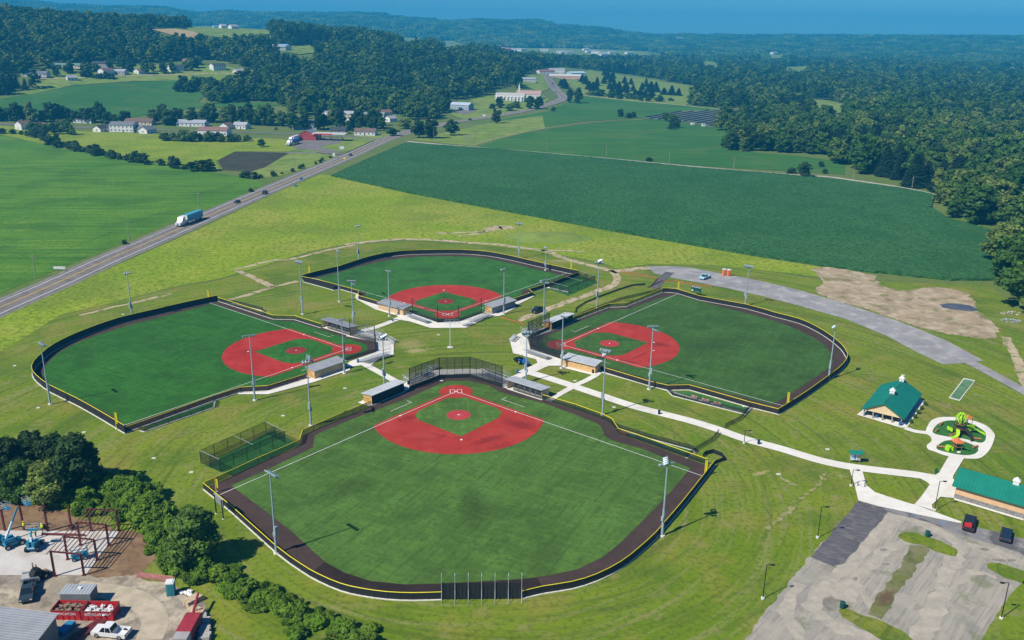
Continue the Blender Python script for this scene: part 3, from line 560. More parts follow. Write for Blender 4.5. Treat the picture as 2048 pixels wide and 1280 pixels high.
# ------------------------------------------------------------------ ball fields
B = 18.29
FIELDS = {
 'near': dict(home=(912, 784), second=(923, 881), tone=(.064, .132, .022), k=1.0,
   turf=[(462.5, 972), (493, 995), (579, 1060), (650, 1125), (689, 1146), (741, 1163), (810, 1170), (882, 1168), (962, 1164), (1043, 1159), (1103, 1151), (1155, 1139), (1206, 1115), (1240, 1087.5), (1275, 1053), (1309, 1018.7), (1344, 981), (1381, 937), (1344, 922.5), (1285, 899), (1222, 881), (1210, 873), (1203, 855), (1195, 848), (1150, 830), (1087, 807), (1025, 792), (1000, 785), (975, 771), (935, 762.5), (895, 763), (875, 771), (817, 797), (760, 818), (700, 841), (634, 869), (629, 874), (626, 896), (535, 940)],
   track=[(407.5, 979), (466, 1027), (552, 1105), (603, 1142.5), (638, 1163), (682, 1182), (724, 1192), (775, 1199), (827, 1201), (883, 1199.5), (962, 1199), (1043, 1198), (1086, 1187.5), (1144, 1178), (1192, 1163), (1240, 1138), (1275, 1111), (1309, 1080), (1326, 1060), (1361, 1019), (1402, 967), (1429, 932), (1414, 931), (1371, 916), (1323, 898.5), (1275, 881), (1236, 868), (1223, 848), (1205, 839), (1150, 819), (1083, 799.5), (1015, 777.5), (1004, 775.5), (940, 756), (879, 757.5), (819.5, 780.5), (809, 784), (744.5, 811), (722, 821), (690, 834), (606, 871), (600, 891), (586, 898), (517, 928), (464, 953)],
   tsp=[(945, 1020, 3, 7, 8, .8), (700, 975, 5, 4, 30, .75), (640, 1000, 3, 3, 0, .5), (1090, 830, 3, 2, 0, .7), (760, 810, 7, 1.6, 25, .7), (860, 792, 5, 1.6, 25, .6), (1150, 960, 6, 4, 0, .35), (860, 900, 9, 1.3, 0, .6), (1100, 1080, 8, 3, 40, .35), (650, 905, 5, 3, 10, .35), (1050, 810, 3, 1.5, 0, .6), (870, 840, 2.5, 2, 0, .55), (990, 850, 3, 2, 0, .4)],
   ssp=[(820, 836, 3.5, 1.6, 35, .8), (1040, 850, 4.5, 2.4, -30, .9), (980, 880, 5, 1.6, 35, .85), (880, 872, 3, .9, -30, .6), (1000, 895, 4, 1.6, 15, .55), (850, 880, 4, 2.0, 0, .4)]),
 'left': dict(home=(694, 699.5), second=(496.6, 704.6), tone=(.028, .112, .014), k=1.0,
   turf=[(251, 852), (236, 838.5), (171, 804), (116, 779), (90.6, 761.6), (85.4, 748), (92.3, 731), (116, 707), (154, 686.5), (205, 667.7), (273.4, 647), (341.8, 630), (423.8, 608), (530, 640.5), (591, 644.5), (649, 663), (692, 676), (735, 691), (734, 702.5), (695, 717), (612, 747), (530, 772), (482, 773.5), (410, 797.5)],
   track=[(250.5, 867.6), (205, 840), (154, 811), (102.5, 785.6), (75, 765), (66, 752), (69, 738), (87, 719), (109, 702), (143.5, 684), (184.5, 667), (239, 648), (307.6, 631.5), (376, 615.4), (435.8, 602.7), (546.8, 639), (589.5, 640), (642.5, 656.5), (700.5, 672.5), (750, 686), (752, 704), (690, 722), (612, 758), (536.6, 782), (482, 785), (427, 802.6), (324.7, 840)],
   tsp=[(230, 772, 3, 1, 0, .6), (420, 650, 8, 4, 0, .3), (480, 760, 9, 3, 0, .35), (160, 790, 7, 3, 0, .35), (330, 700, 9, 4, 0, .25)], ssp=[(500, 705, 3, 1.6, 0, .6), (590, 742, 4, 1.0, 20, .3)]),
 'right': dict(home=(1122.5, 690.5), second=(1308, 686), tone=(.042, .102, .019), k=1.0,
   turf=[(1352, 590), (1400, 603), (1465.6, 620.7), (1531, 637), (1580, 653.5), (1623, 673), (1649, 691), (1662.5, 707.6), (1665.7, 724), (1656, 737), (1613, 766.7), (1560, 802), (1543, 810), (1500, 799), (1380, 768), (1332, 769), (1207, 733), (1186, 728), (1125, 712), (1080, 698), (1074, 683), (1100, 671), (1147.5, 648), (1220, 621), (1257.5, 619), (1322, 596)],
   track=[(1325, 585), (1354, 587), (1400, 601), (1492, 618), (1547.6, 634), (1597, 647), (1629.7, 661.7), (1659, 679.8), (1682, 699.4), (1691, 713), (1694, 720), (1690, 731), (1675.6, 747), (1629.7, 781.5), (1597, 804), (1556, 829.7), (1497.5, 815), (1425, 794), (1377.5, 780), (1335, 781), (1300, 773), (1207.5, 745), (1186, 736), (1122.5, 719), (1061, 700), (1055.5, 679), (1098, 660), (1146, 644), (1217.5, 615.5), (1252.5, 613.8)],
   tsp=[(1400, 690, 14, 6, 0, .45), (1330, 780, 7, 3, 0, .5), (1215, 668, 3, 1.5, 20, .8), (1255, 700, 4, 2, -20, .6), (1540, 740, 10, 4, 20, .35), (1440, 640, 9, 4, 0, .3), (1170, 660, 6, 1.0, 30, .6), (1200, 735, 5, 1.2, -15, .6), (1240, 680, 2.5, 1.5, 0, .4), (1600, 690, 7, 4, 0, .35)], ssp=[(1320, 690, 3.5, 2.2, -10, .85), (1255, 725, 3.5, .9, -20, .8), (1280, 712, 5, .7, 50, .7), (1190, 662, 3, .7, 30, .6), (1170, 705, 4, .8, -20, .6)]),
 'top': dict(home=(895, 630), second=(888, 581.5), tone=(.034, .120, .020), k=1.0,
   turf=[(629, 557.5), (680, 545), (714, 535), (760, 524), (800, 517.5), (840, 514), (900, 513), (950, 514.5), (980, 518.6), (1020, 527), (1070, 539), (1130, 553), (1042, 583), (1045, 592), (1022, 601), (1004, 608), (975, 620), (925, 638.5), (877, 639.5), (820, 625), (806, 618), (760, 602), (732, 595), (730, 585), (680, 571)],
   track=[(605, 560.5), (640, 551), (680, 541.6), (714, 530), (748, 520), (782.5, 513.6), (816.7, 510), (871, 508.5), (926, 508.5), (977, 512.6), (1022, 521), (1073, 533), (1157, 551.5), (1107, 571), (1057.6, 586), (1065, 592), (1028, 605), (971, 621), (962.5, 628), (916.8, 643.8), (875.5, 645), (825, 628), (806, 622), (757, 611), (717, 599), (717, 589), (678, 578), (640, 568)],
   tsp=[(940, 560, 16, 6, 0, .2), (700, 560, 10, 4, 0, .25), (890, 620, 8, 1.3, 0, .3)], ssp=[(890, 585, 6, .8, 0, .25)]),
}
LINES = {}
for key, F_ in FIELDS.items():
    h = G(*F_['home']); s2 = G(*F_['second']); ax = Vector((s2.x - h.x, s2.y - h.y)).normalized(); bx = Vector((ax.y, -ax.x))     # bx: to the right of the axis
    Bk = (Vector((s2.x - h.x, s2.y - h.y)).length) / sqrt(2)
    F_.update(h=h.xy, ax=ax, bx=bx, B=Bk)
    rzz = atan2(ax.y, ax.x)
    def L(u, v, h=h, ax=ax, bx=bx): q = h.xy + ax * u + bx * v; return (q.x, q.y)
    F_['L'] = L
    sheet('warning_track', F_['track'], .10, TRACK)
    sheet('outfield_turf', F_['turf'], .12, turfmat('outfield_turf_' + key, F_['tone'], spots(F_['tsp']), rzz + pi / 4 + .2, F_['k']))
    sk = skinmat('infield_clay_' + key, spots(F_['ssp']), (.36, .034, .024) if key != 'left' else (.36, .027, .020))
    D = Bk * sqrt(2); mu = 13.4 * Bk / B      # pitcher's circle centre
    R = 18.9 * Bk / B; q = 1 / sqrt(2)
    def edge(o): return o * sqrt(2)
    # clay: arc about the pitcher's plate between lines 1.0 m outside the foul lines
    e = 1.0; arc = []
    import math as _m
    pts = []
    for k in range(241):
        a = -pi + 2 * pi * k / 240; u, v = mu + R * cos(a), R * sin(a)
        if abs(v) <= u + edge(e) * 1.0 and u > 2: pts.append((u, v))
    pts.sort(key=lambda p: atan2(p[1], p[0] + edge(e)))
    poly = [L(u, v) for u, v in [(-edge(e), 0)] + pts]
    sheet('infield_clay', poly, .14, sk, px=False)
    # inner grass square with clipped corners at the bases
    i0 = 1.1; g = Bk - 1.2
    def sq(a_, b_): return ((a_ + b_) * q, (b_ - a_) * q)     # a along left line, b along right line
    cut = 3.6
    inner = [sq(i0, i0 + 2), sq(i0 + 0, g - cut), ] 
    inner = [(a, b) for a, b in [(i0, i0)]]
    P2 = [sq(i0, i0), sq(i0, g - cut), sq(i0 + cut * .35, g - cut * .35), sq(i0 + cut, g), sq(g, g), sq(g, i0 + cut), sq(g - cut * .35, i0 + cut * .35), sq(g - cut, i0)]
    sheet('infield_turf', [L(u, v) for u, v in P2], .16, turfmat('infield_turf_' + key, F_['tone'], spots(F_['tsp'][-5:]), rzz, F_['k'] * 1.08), px=False)
    sheet('home_circle', [L(4.0 * cos(2 * pi * k / 40), 4.0 * sin(2 * pi * k / 40)) for k in range(40)], .18, sk, px=False)
    mc = skinmat('mound_clay_' + key, None, (.40, .042, .046) if key in ('near', 'right') else (.24, .024, .024))
    sheet('pitching_circle', [L(mu + 2.7 * cos(2 * pi * k / 40), 2.7 * sin(2 * pi * k / 40)) for k in range(40)], .18, mc, px=False)
    if key == 'near': sheet('damp_warning_track', [(650, 1125), (689, 1146.5), (741, 1163.5), (810, 1170.5), (882, 1168.5), (962, 1164.5), (1043, 1159.5), (1075, 1156), (1090, 1186), (1043, 1197), (962, 1198.3), (883, 1198.8), (827, 1200), (775, 1198), (724, 1191), (682, 1181), (638, 1162), (618, 1149)], .111, GM('damp_grit').base((.026, .017, .015), (.036, .024, .021), 3, detail=6).done())
    # painted lines
    wl = .13
    for s_ in (-1, 1):
        F_['len'] = F_.get('len', {})
    for s_, nm in ((-1, 'a'), (1, 'b')):
        ln = 64.0
        dvec = Vector((q, s_ * q)); 
        # stop the foul line at the enclosure
        poly2 = WP(F_['track']); t = 20.0
        while t < 80 and inpoly(*L(dvec.x * t, dvec.y * t), poly2): t += .5
        ribbon('foul_line', [L(dvec.x * .9, dvec.y * .9), L(dvec.x * (t - .3), dvec.y * (t - .3))], wl, .205, PAINT)
    for s_ in (-1, 1):        # batter's boxes, coaching boxes
        x0, x1, y0, y1 = -1.1, 1.15, s_ * .35, s_ * 1.4; mb = MB()
        for (a, b) in (((x0, y0), (x1, y0)), ((x1, y0), (x1, y1)), ((x1, y1), (x0, y1)), ((x0, y1), (x0, y0))):
            p, r = L(*a), L(*b); d = Vector((r[0] - p[0], r[1] - p[1])).normalized() * .06; nrm = Vector((-d.y, d.x))
            mb.quad((p[0] - nrm.x - d.x, p[1] - nrm.y - d.y, .207), (r[0] - nrm.x + d.x, r[1] - nrm.y + d.y, .207), (r[0] + nrm.x + d.x, r[1] + nrm.y + d.y, .207), (p[0] + nrm.x - d.x, p[1] + nrm.y - d.y, .207))
        o_ = tag(mb.build('batters_box', PAINT), kind='structure')
        dv = Vector((q, s_ * q)); nv = Vector((q, -s_ * q)) * -1
        a = dv * (Bk * .62) + nv * 3.4; b = dv * (Bk * .98) + nv * 3.4; c = dv * (Bk * .62) + nv * 5.0
        ribbon('coach_box', [L(*(c)), L(*(a)), L(*(a + dv * .01))], .12, .205, PAINT); ribbon('coach_box', [L(*a), L(*b)], .12, .206, PAINT)
    # bases, home plate, pitching rubber
    names = {'near': 'nearest', 'left': 'left', 'right': 'right', 'top': 'farthest'}[key]; F_['word'] = names
    WHITE = mat('base_rubber', (.82, .82, .80), .5)
    for u, v, nm in ((Bk * q - .15, -Bk * q + .15, 'third base corner'), (Bk * q - .15, Bk * q - .15, 'first base corner'), (D, 0, 'second base corner')):
        p = L(u, v); mb = MB(); mb.box((0, 0, .05), (.4, .4, .1)); mb.box((0, 0, .105), (.34, .34, .02)); o_ = mb.build('base', WHITE); o_.location = (p[0], p[1], .15); o_.rotation_euler = (0, 0, rzz + pi / 4)
        tag(o_, 'white base at the %s of the %s ball field' % (nm, names), 'base', 'bases')
    p = L(0, 0); mb = MB(); mb.prism([(-.25, -.22), (.05, -.22), (.25, 0), (.05, .22), (-.25, .22)], 0, .03); o_ = mb.build('home_plate', WHITE); o_.location = (p[0], p[1], .19); o_.rotation_euler = (0, 0, rzz + pi)
    tag(o_, 'white home plate in the red circle of the %s ball field' % names, 'home plate', 'home plates')
    p = L(mu, 0); mb = MB(); mb.box((0, 0, .03), (.18, .62, .06)); mb.box((0, 0, .062), (.15, .58, .01)); o_ = mb.build('pitching_rubber', WHITE); o_.location = (p[0], p[1], .185); o_.rotation_euler = (0, 0, rzz)
    tag(o_, 'white pitching rubber in the middle of the %s ball field' % names, 'pitching rubber', 'pitching rubbers')
# ------------------------------------------------------------------ shared materials for built things
GALV = mat('galvanised_steel', (.42, .47, .50), .45, .08, 2, metal=.3)
POLEM = mat('pole_grey_blue', (.36, .45, .50), .5, .08, .6, metal=.2)
LAMPM = mat('lamp_housing', (.38, .46, .50), .4, .08, 3, metal=.3)
LENS = mat('lamp_lens', (.26, .32, .36), .3, spec=.4)
BLACKP = mat('black_painted_steel', (.014, .015, .017), .5, .1, 2)
SCREENM = mesh_net('black_windscreen', (.012, .013, .016), .95)
LINKM = mesh_net('black_chain_link', (.016, .020, .018), .42)
NETM = mesh_net('backstop_net', (.012, .018, .016), .36)
NETF = mesh_net('fine_backstop_net', (.03, .035, .035), .07)
CAGEM = mesh_net('cage_net', (.012, .020, .018), .24)
YEL = mat('yellow_fence_cap', (.78, .66, .02), .5, .05, 3)
YELMESH = mat('yellow_foul_pole', (.80, .66, .02), .5, .05, 1)
ALU = mat('aluminium_plank', (.56, .57, .585), .4, .06, 3, metal=.25)
TANW = mat('tan_metal_siding', (.56, .40, .24), .7, .08, .8)
PLYW = mat('plywood_siding', (.58, .33, .12), .75, .25, 1.1)
ROOFG = mat('grey_metal_roof', (.30, .31, .33), .5, .08, .5)
ROOFL = mat('light_metal_roof', (.46, .48, .50), .5, .08, .5)
WOOD = mat('lumber', (.42, .30, .17), .8, .2, 4)
CONCB = mat('kerb_concrete', (.68, .66, .60), .8, .08, 2)
DARKIN = mat('dark_lining', (.035, .035, .04), .8, .2, 2)
WHITEP = mat('white_paint', (.72, .72, .70), .5, .05, 2)
BLUEPL = mat('blue_plastic', (.02, .12, .36), .4, .1, 3)
def setrot(o, v): o.rotation_euler = v
# ------------------------------------------------------------------ fences
post_me = {}
def post_mesh(h, r, m):
    k = (round(h, 2), r, m.name)
    if k not in post_me: post_me[k] = MB().tube((0, 0, 0), (0, 0, h), r, r, 6).mesh('post', m)
    return post_me[k]
panel_me = {}
def panel_mesh(h, m, z0=.04):
    k = (round(h, 2), m.name)
    if k not in panel_me: panel_me[k] = MB().box((.5, 0, (h + z0) / 2), (1, .02, h - z0)).mesh('panel', m)
    return panel_me[k]
def fence(label, px, h=1.3, panel=None, cap=True, step=3.0, kerb=True, capm=None, name='outfield_fence', r=.04, world=None, group=None):
    W = world or WP(px); o0 = Vector((W[0][0], W[0][1], 0)); t = thing(name, label, 'fence', o0, 0, group)
    W = [(p[0] - o0.x, p[1] - o0.y) for p in W]; P = []
    for a, b in zip(W, W[1:]):
        L_ = hypot(b[0] - a[0], b[1] - a[1]); k = max(1, round(L_ / step))
        P += [(a[0] + (b[0] - a[0]) * i / k, a[1] + (b[1] - a[1]) * i / k) for i in range(k)]
    P.append(W[-1])
    for p in P: obj('post', post_mesh(h, r, BLACKP), t, (p[0], p[1], .1))
    for a, b in zip(P, P[1:]):
        o = obj('panel', panel_mesh(h - .03, panel or SCREENM), t, (a[0], a[1], .1), atan2(b[1] - a[1], b[0] - a[0]), (hypot(b[0] - a[0], b[1] - a[1]), 1, 1))
    mb = MB()
    for a, b in zip(P, P[1:]): mb.tube((a[0], a[1], h + .12), (b[0], b[1], h + .12), .066 if cap else .03, None, 6)
    mb.build('top_cap' if cap else 'top_rail', (capm or YEL) if cap else BLACKP, t)
    if kerb:
        mb = MB()
        for (a, b) in zip(P, P[1:]): mb.box(((a[0] + b[0]) / 2, (a[1] + b[1]) / 2, .075), (hypot(b[0] - a[0], b[1] - a[1]) + .05, .42, .15), atan2(b[1] - a[1], b[0] - a[0]))
        mb.build('concrete_kerb', CONCB, t)
    return t
def smo(P, n=3): return smooth(P, n)
nt_ = FIELDS['near']['track']
fence('black screened outfield fence with yellow cap curving round the nearest field, left of the screen', smo(nt_[0:10], 2))
fence('black screened outfield fence with yellow cap curving round the nearest field, right of the screen', smo(nt_[11:22], 2))
fence('yellow capped chain link fence along the right foul line of the nearest field', [(1414, 930), (1371, 915), (1323, 898), (1275, 880.5), (1236, 868), (1223, 848), (1205, 839), (1150, 819), (1085, 800)], panel=LINKM, h=1.25, kerb=False)
fence('yellow capped chain link fence along the left foul line of the nearest field', [(407.5, 978), (464, 952.5), (517, 927.5), (586, 897.5), (600, 890.5), (606, 871), (690, 834), (722, 821), (742, 812)], panel=LINKM, h=1.25, kerb=False)
lt_ = FIELDS['left']['track']
fence('long black screened outfield fence with yellow cap around the left field', smo(lt_[0:15], 2), h=1.9)
fence('yellow capped fence on the upper foul side of the left field', lt_[14:18], panel=LINKM)
fence('yellow capped fence along the lower foul line of the left field', [(252, 866), (324.7, 840), (427, 802.6), (482, 785), (536.6, 782), (612, 758)], panel=LINKM)
rt_ = FIELDS['right']['track']
fence('yellow capped outfield fence curving round the right field beside the gravel lane', smo(rt_[0:16], 2), h=1.5)
fence('yellow capped fence along the lower foul line of the right field', [(1556, 829), (1497.5, 814.5), (1425, 793.5), (1377.5, 780), (1335, 781), (1300, 773), (1207.5, 745)], panel=LINKM)
fence('yellow capped chain link fence along the upper foul line of the right field', [(1325, 585), (1252.5, 613.8), (1217.5, 615.5), (1148, 642)], panel=LINKM)
tt_ = FIELDS['top']['track']
fence('yellow capped outfield fence arching round the farthest field', smo(tt_[0:13], 2), h=1.8)
fence('yellow capped fence along the right foul line of the farthest field', [(1157, 551.5), (1107, 571), (1057.6, 586), (1065, 592), (1028, 605)])
fence('yellow capped fence along the left foul line of the farthest field', [(605, 560.5), (640, 568), (678, 578), (717, 589), (717, 599), (757, 611)])
# bullpen pens and low fences
pen = dict(cap=False, kerb=True, panel=LINKM, name='bullpen_fence')
fence('low black fence of the narrow bullpen below the left field', [(280, 862), (289, 864), (427, 816), (430, 803)], h=1.1, **pen)
fence('low black fence of the bullpen below the right field', [(1335, 782), (1345, 792), (1490, 829), (1502, 817)], h=1.1, **pen)
fence('low black fence of the bullpen right of the nearest field', [(1232, 857), (1300, 878), (1388, 902), (1391, 906), (1372, 917)], h=1.1, **pen)
fence('dark bullpen fence at the upper corner of the left field', [(440, 604), (470, 608), (510, 618), (526, 622), (524, 632)], h=1.1, **pen)
fence('dark bullpen fence left of the farthest field', [(607, 564), (640, 573), (668, 581), (676, 580)], h=1.2, cap=False, kerb=True, panel=SCREENM, name='bullpen_fence')
fence('low black fence enclosing the bullpen above the right field', [(1148, 640), (1172, 628), (1240, 602), (1322, 583)], h=1.1, cap=False, kerb=False, panel=LINKM, name='bullpen_fence')
fence('low green black fence crossing from the right field to the main walk', [(1496, 824), (1478, 843), (1450, 857)], h=1.1, cap=False, kerb=False, panel=LINKM, name='boundary_fence')
fence('low black fence from the main walk to the corner of the nearest field', [(1437, 868), (1424, 884), (1392, 903)], h=1.1, cap=False, kerb=False, panel=LINKM, name='boundary_fence')
for P, mt in (([(282, 861), (428, 815), (427, 805), (330, 838)], 1), ([(1340, 784), (1346, 791), (1490, 827), (1500, 817), (1425, 797), (1378, 783)], 1), ([(1240, 862), (1300, 878), (1388, 902), (1374, 915), (1323, 896)], 1), ([(410, 932), (464, 952), (600, 890), (545, 860)], 1), ([(1062, 592), (1107, 572), (1157, 553), (1195, 566), (1137, 592), (1100, 580)], 1), ([(1180, 628), (1240, 604), (1318, 584), (1250, 611), (1216, 613)], 0)):
    sheet('bullpen_turf', P, .095, PGT if mt else LAWN)
# tall cages
def cage(label, corners, h, rows, dividers=1, name='batting_cage'):
    """corners: 4 ground pixels round the cage"""
    W = [G(*p) for p in corners]; c = (W[0] + W[1] + W[2] + W[3]) / 4; t = thing(name, label, 'batting cage', (c.x, c.y, .1)); W = [w_ - Vector((c.x, c.y, 0)) for w_ in W]
    for i in range(4):
        a, b = W[i], W[(i + 1) % 4]; n = rows if i % 2 == 0 else 2
        for k in range(n): p = a.lerp(b, k / n); obj('post', post_mesh(h, .06, BLACKP), t, (p.x, p.y, 0))
        for k in range(n):
            p, q = a.lerp(b, k / n), a.lerp(b, (k + 1) / n); obj('net_panel', panel_mesh(h, CAGEM), t, (p.x, p.y, 0), atan2(q.y - p.y, q.x - p.x), ((q - p).length, 1, 1))
        MB().path([(a.x, a.y, h), (b.x, b.y, h)], .04).build('top_rail', GALV if i % 2 else BLACKP, t)
    for d in range(1, dividers + 1):
        a = W[0].lerp(W[3], d / (dividers + 1)); b = W[1].lerp(W[2], d / (dividers + 1))
        obj('divider_net', panel_mesh(h, CAGEM), t, (a.x, a.y, 0), atan2(b.y - a.y, b.x - a.x), ((b - a).length, 1, 1))
    m = W[0].lerp(W[1], .5); n_ = W[3].lerp(W[2], .5); MB().path([(m.x, m.y, h), (n_.x, n_.y, h)], .035).build('cross_rail', GALV, t)
    return t
cage('tall dark netted batting cage beside the nearest field', [(402, 927), (533, 868), (571, 887), (441, 945)], 2.8, 5, 1)
cage('dark netted batting cage right of the farthest field', [(1100, 578), (1158, 556), (1190, 565), (1137, 588)], 2.4, 3, 1)
# ------------------------------------------------------------------ foul poles
for bpx, tpx, lab in (((433, 985), (429, 958), 'yellow foul pole behind the scoreboard at the left corner of the nearest field'), ((1409, 953), (1411, 921), 'yellow foul pole at the right corner of the nearest field'), ((233.4, 859), (229, 825), 'yellow foul pole at the near corner of the left field'), ((416, 601), (415, 581), 'yellow foul pole at the far corner of the left field'),
                      ((1355, 586), (1355, 564), 'yellow foul pole near the green scoreboard of the right field'), ((1573, 816), (1577.5, 785), 'yellow foul pole at the near corner of the right field'), ((1141, 545), (1142, 523), 'yellow foul pole at the right corner of the farthest field'), ((618, 552), (618, 532), 'yellow foul pole at the left corner of the farthest field')):
    g = G(*bpx); h = max(2.6, height_at(g, tpx)); t = thing('foul_pole', lab, 'foul pole', (g.x, g.y, .1), 0, 'foul poles')
    MB().tube((0, 0, 0), (0, 0, h), .09, .08, 10).build('pole', YELMESH, t); MB().box((.24, 0, h * .64), (.34, .03, h * .66)).build('side_screen', YELMESH, t); MB().tube((0, 0, -.05), (0, 0, .12), .28, .28, 12).build('footing', CONCB, t)
# ------------------------------------------------------------------ floodlight poles
def floodlight(label, bpx, tpx, aim, style):
    g = G(*bpx); h = height_at(g, tpx); a = G(*aim); rz = atan2(a.y - g.y, a.x - g.x) - pi / 2
    t = thing('floodlight_pole', label, 'floodlight', (g.x, g.y, 0), rz, 'floodlight poles of the ball fields')
    MB().tube((0, 0, .0), (0, 0, h * .33), .24, .21, 10).tube((0, 0, h * .33), (0, 0, h), .17, .09, 10).build('pole', POLEM, t); MB().tube((0, 0, 0), (0, 0, .25), .5, .5, 12).build('footing', CONCB, t)
    MB().box((.32, .05, h * .30), (.34, .5, 1.5)).box((-.28, .05, h * .24), (.26, .4, .8)).build('ballast_box', POLEM, t)
    def arm(z, n, wd, yaw, y=0.0):
        M = Matrix.Rotation(yaw, 4, 'Z'); o = MB().box((0, y, z), (wd, .12, .14)).build('crossarm', POLEM, t); o.rotation_euler = (0, 0, yaw)
        for i in range(n):
            x = (-.5 + (i + .5) / n) * wd * .98; l = MB()
            l.tube((x, y + .08, z - .1), (x, y + .62, z - .42), .17, .30, 10).tube((x, y, z), (x, y + .1, z - .1), .07, .1, 6); lo = l.build('lamp', LAMPM, t); lo.rotation_euler = (0, 0, yaw)
            gl = MB().tube((x, y + .625, z - .423), (x, y + .65, z - .438), .28, .28, 10).build('lens', LENS, lo)
    if style == 1: arm(h, 5, 3.2, 0)
    elif style == 2: arm(h, 4, 2.8, .5); arm(h - .75, 4, 2.8, -.6, .02)
    else: arm(h, 3, 2.2, 0)
    return t
for a in (('floodlight pole nearest the left corner of the nearest field, beside the warning track', (553, 1107), (536, 947), (930, 930), 1), ('floodlight pole outside the right outfield fence of the nearest field', (1324, 1072), (1333, 920), (930, 930), 2),
          ('floodlight pole above the left foul fence of the nearest field', (622, 851.5), (614, 713), (930, 900), 2), ('floodlight pole in front of the left field, below the red infield arc', (510, 801), (499, 670), (450, 690), 1),
          ('floodlight pole behind the left dugout of the nearest field', (769, 774), (766, 669), (900, 860), 2), ('floodlight pole between the main walk and the nearest field', (1205, 830), (1209, 699), (950, 900), 2),
          ('floodlight pole beside the parked blue tractor', (1052, 765), (1053, 662), (920, 860), 2), ('floodlight pole in front of the red infield arc of the right field', (1298, 779), (1307, 652), (1400, 680), 2),
          ('floodlight pole behind the tan dugout of the right field', (1123, 737), (1127.5, 632), (1230, 680), 3), ('floodlight pole at the far right bend of the right field', (1657, 760), (1673, 652), (1300, 690), 3),
          ('floodlight pole between the gravel lane and the right field', (1490, 612), (1498, 531), (1350, 690), 1), ('floodlight pole beside the dirt track above the right field', (1194, 616), (1197.5, 519), (1290, 660), 2),
          ('floodlight pole beside the dark pickup', (1087, 651), (1090, 559), (1000, 560), 2), ('floodlight pole behind the right outfield fence of the farthest field', (1091, 541), (1089, 494), (900, 560), 3),
          ('floodlight pole rising behind the middle of the farthest outfield fence', (1038, 517), (1038.5, 446), (900, 570), 1), ('floodlight pole at the back left of the farthest field', (717.6, 523), (714, 450), (880, 580), 3),
          ('floodlight pole left of the farthest field, beside its foul fence', (679, 603.5), (676, 501), (860, 580), 1), ('floodlight pole on the lawn between the left and farthest fields', (605.6, 629), (598, 522), (450, 680), 1),
          ('floodlight pole behind the far outfield fence of the left field', (265, 636.6), (254, 544), (400, 700), 3), ('leftmost floodlight pole, at the bend of the left outfield fence', (101, 809), (85, 687), (500, 700), 1),
          ('floodlight pole behind the open dugout of the left field', (707, 656), (702, 561), (880, 590), 2), ('slender floodlight pole beside the left dugout of the farthest field', (779, 633), (778, 541), (890, 590), 3),
          ('slender floodlight pole beside the right dugout of the farthest field', (1007.5, 629), (1007, 537), (890, 590), 3), ('slender floodlight pole behind the grey dugout of the left field', (689, 747), (684, 638), (560, 700), 3)):
    floodlight(*a)
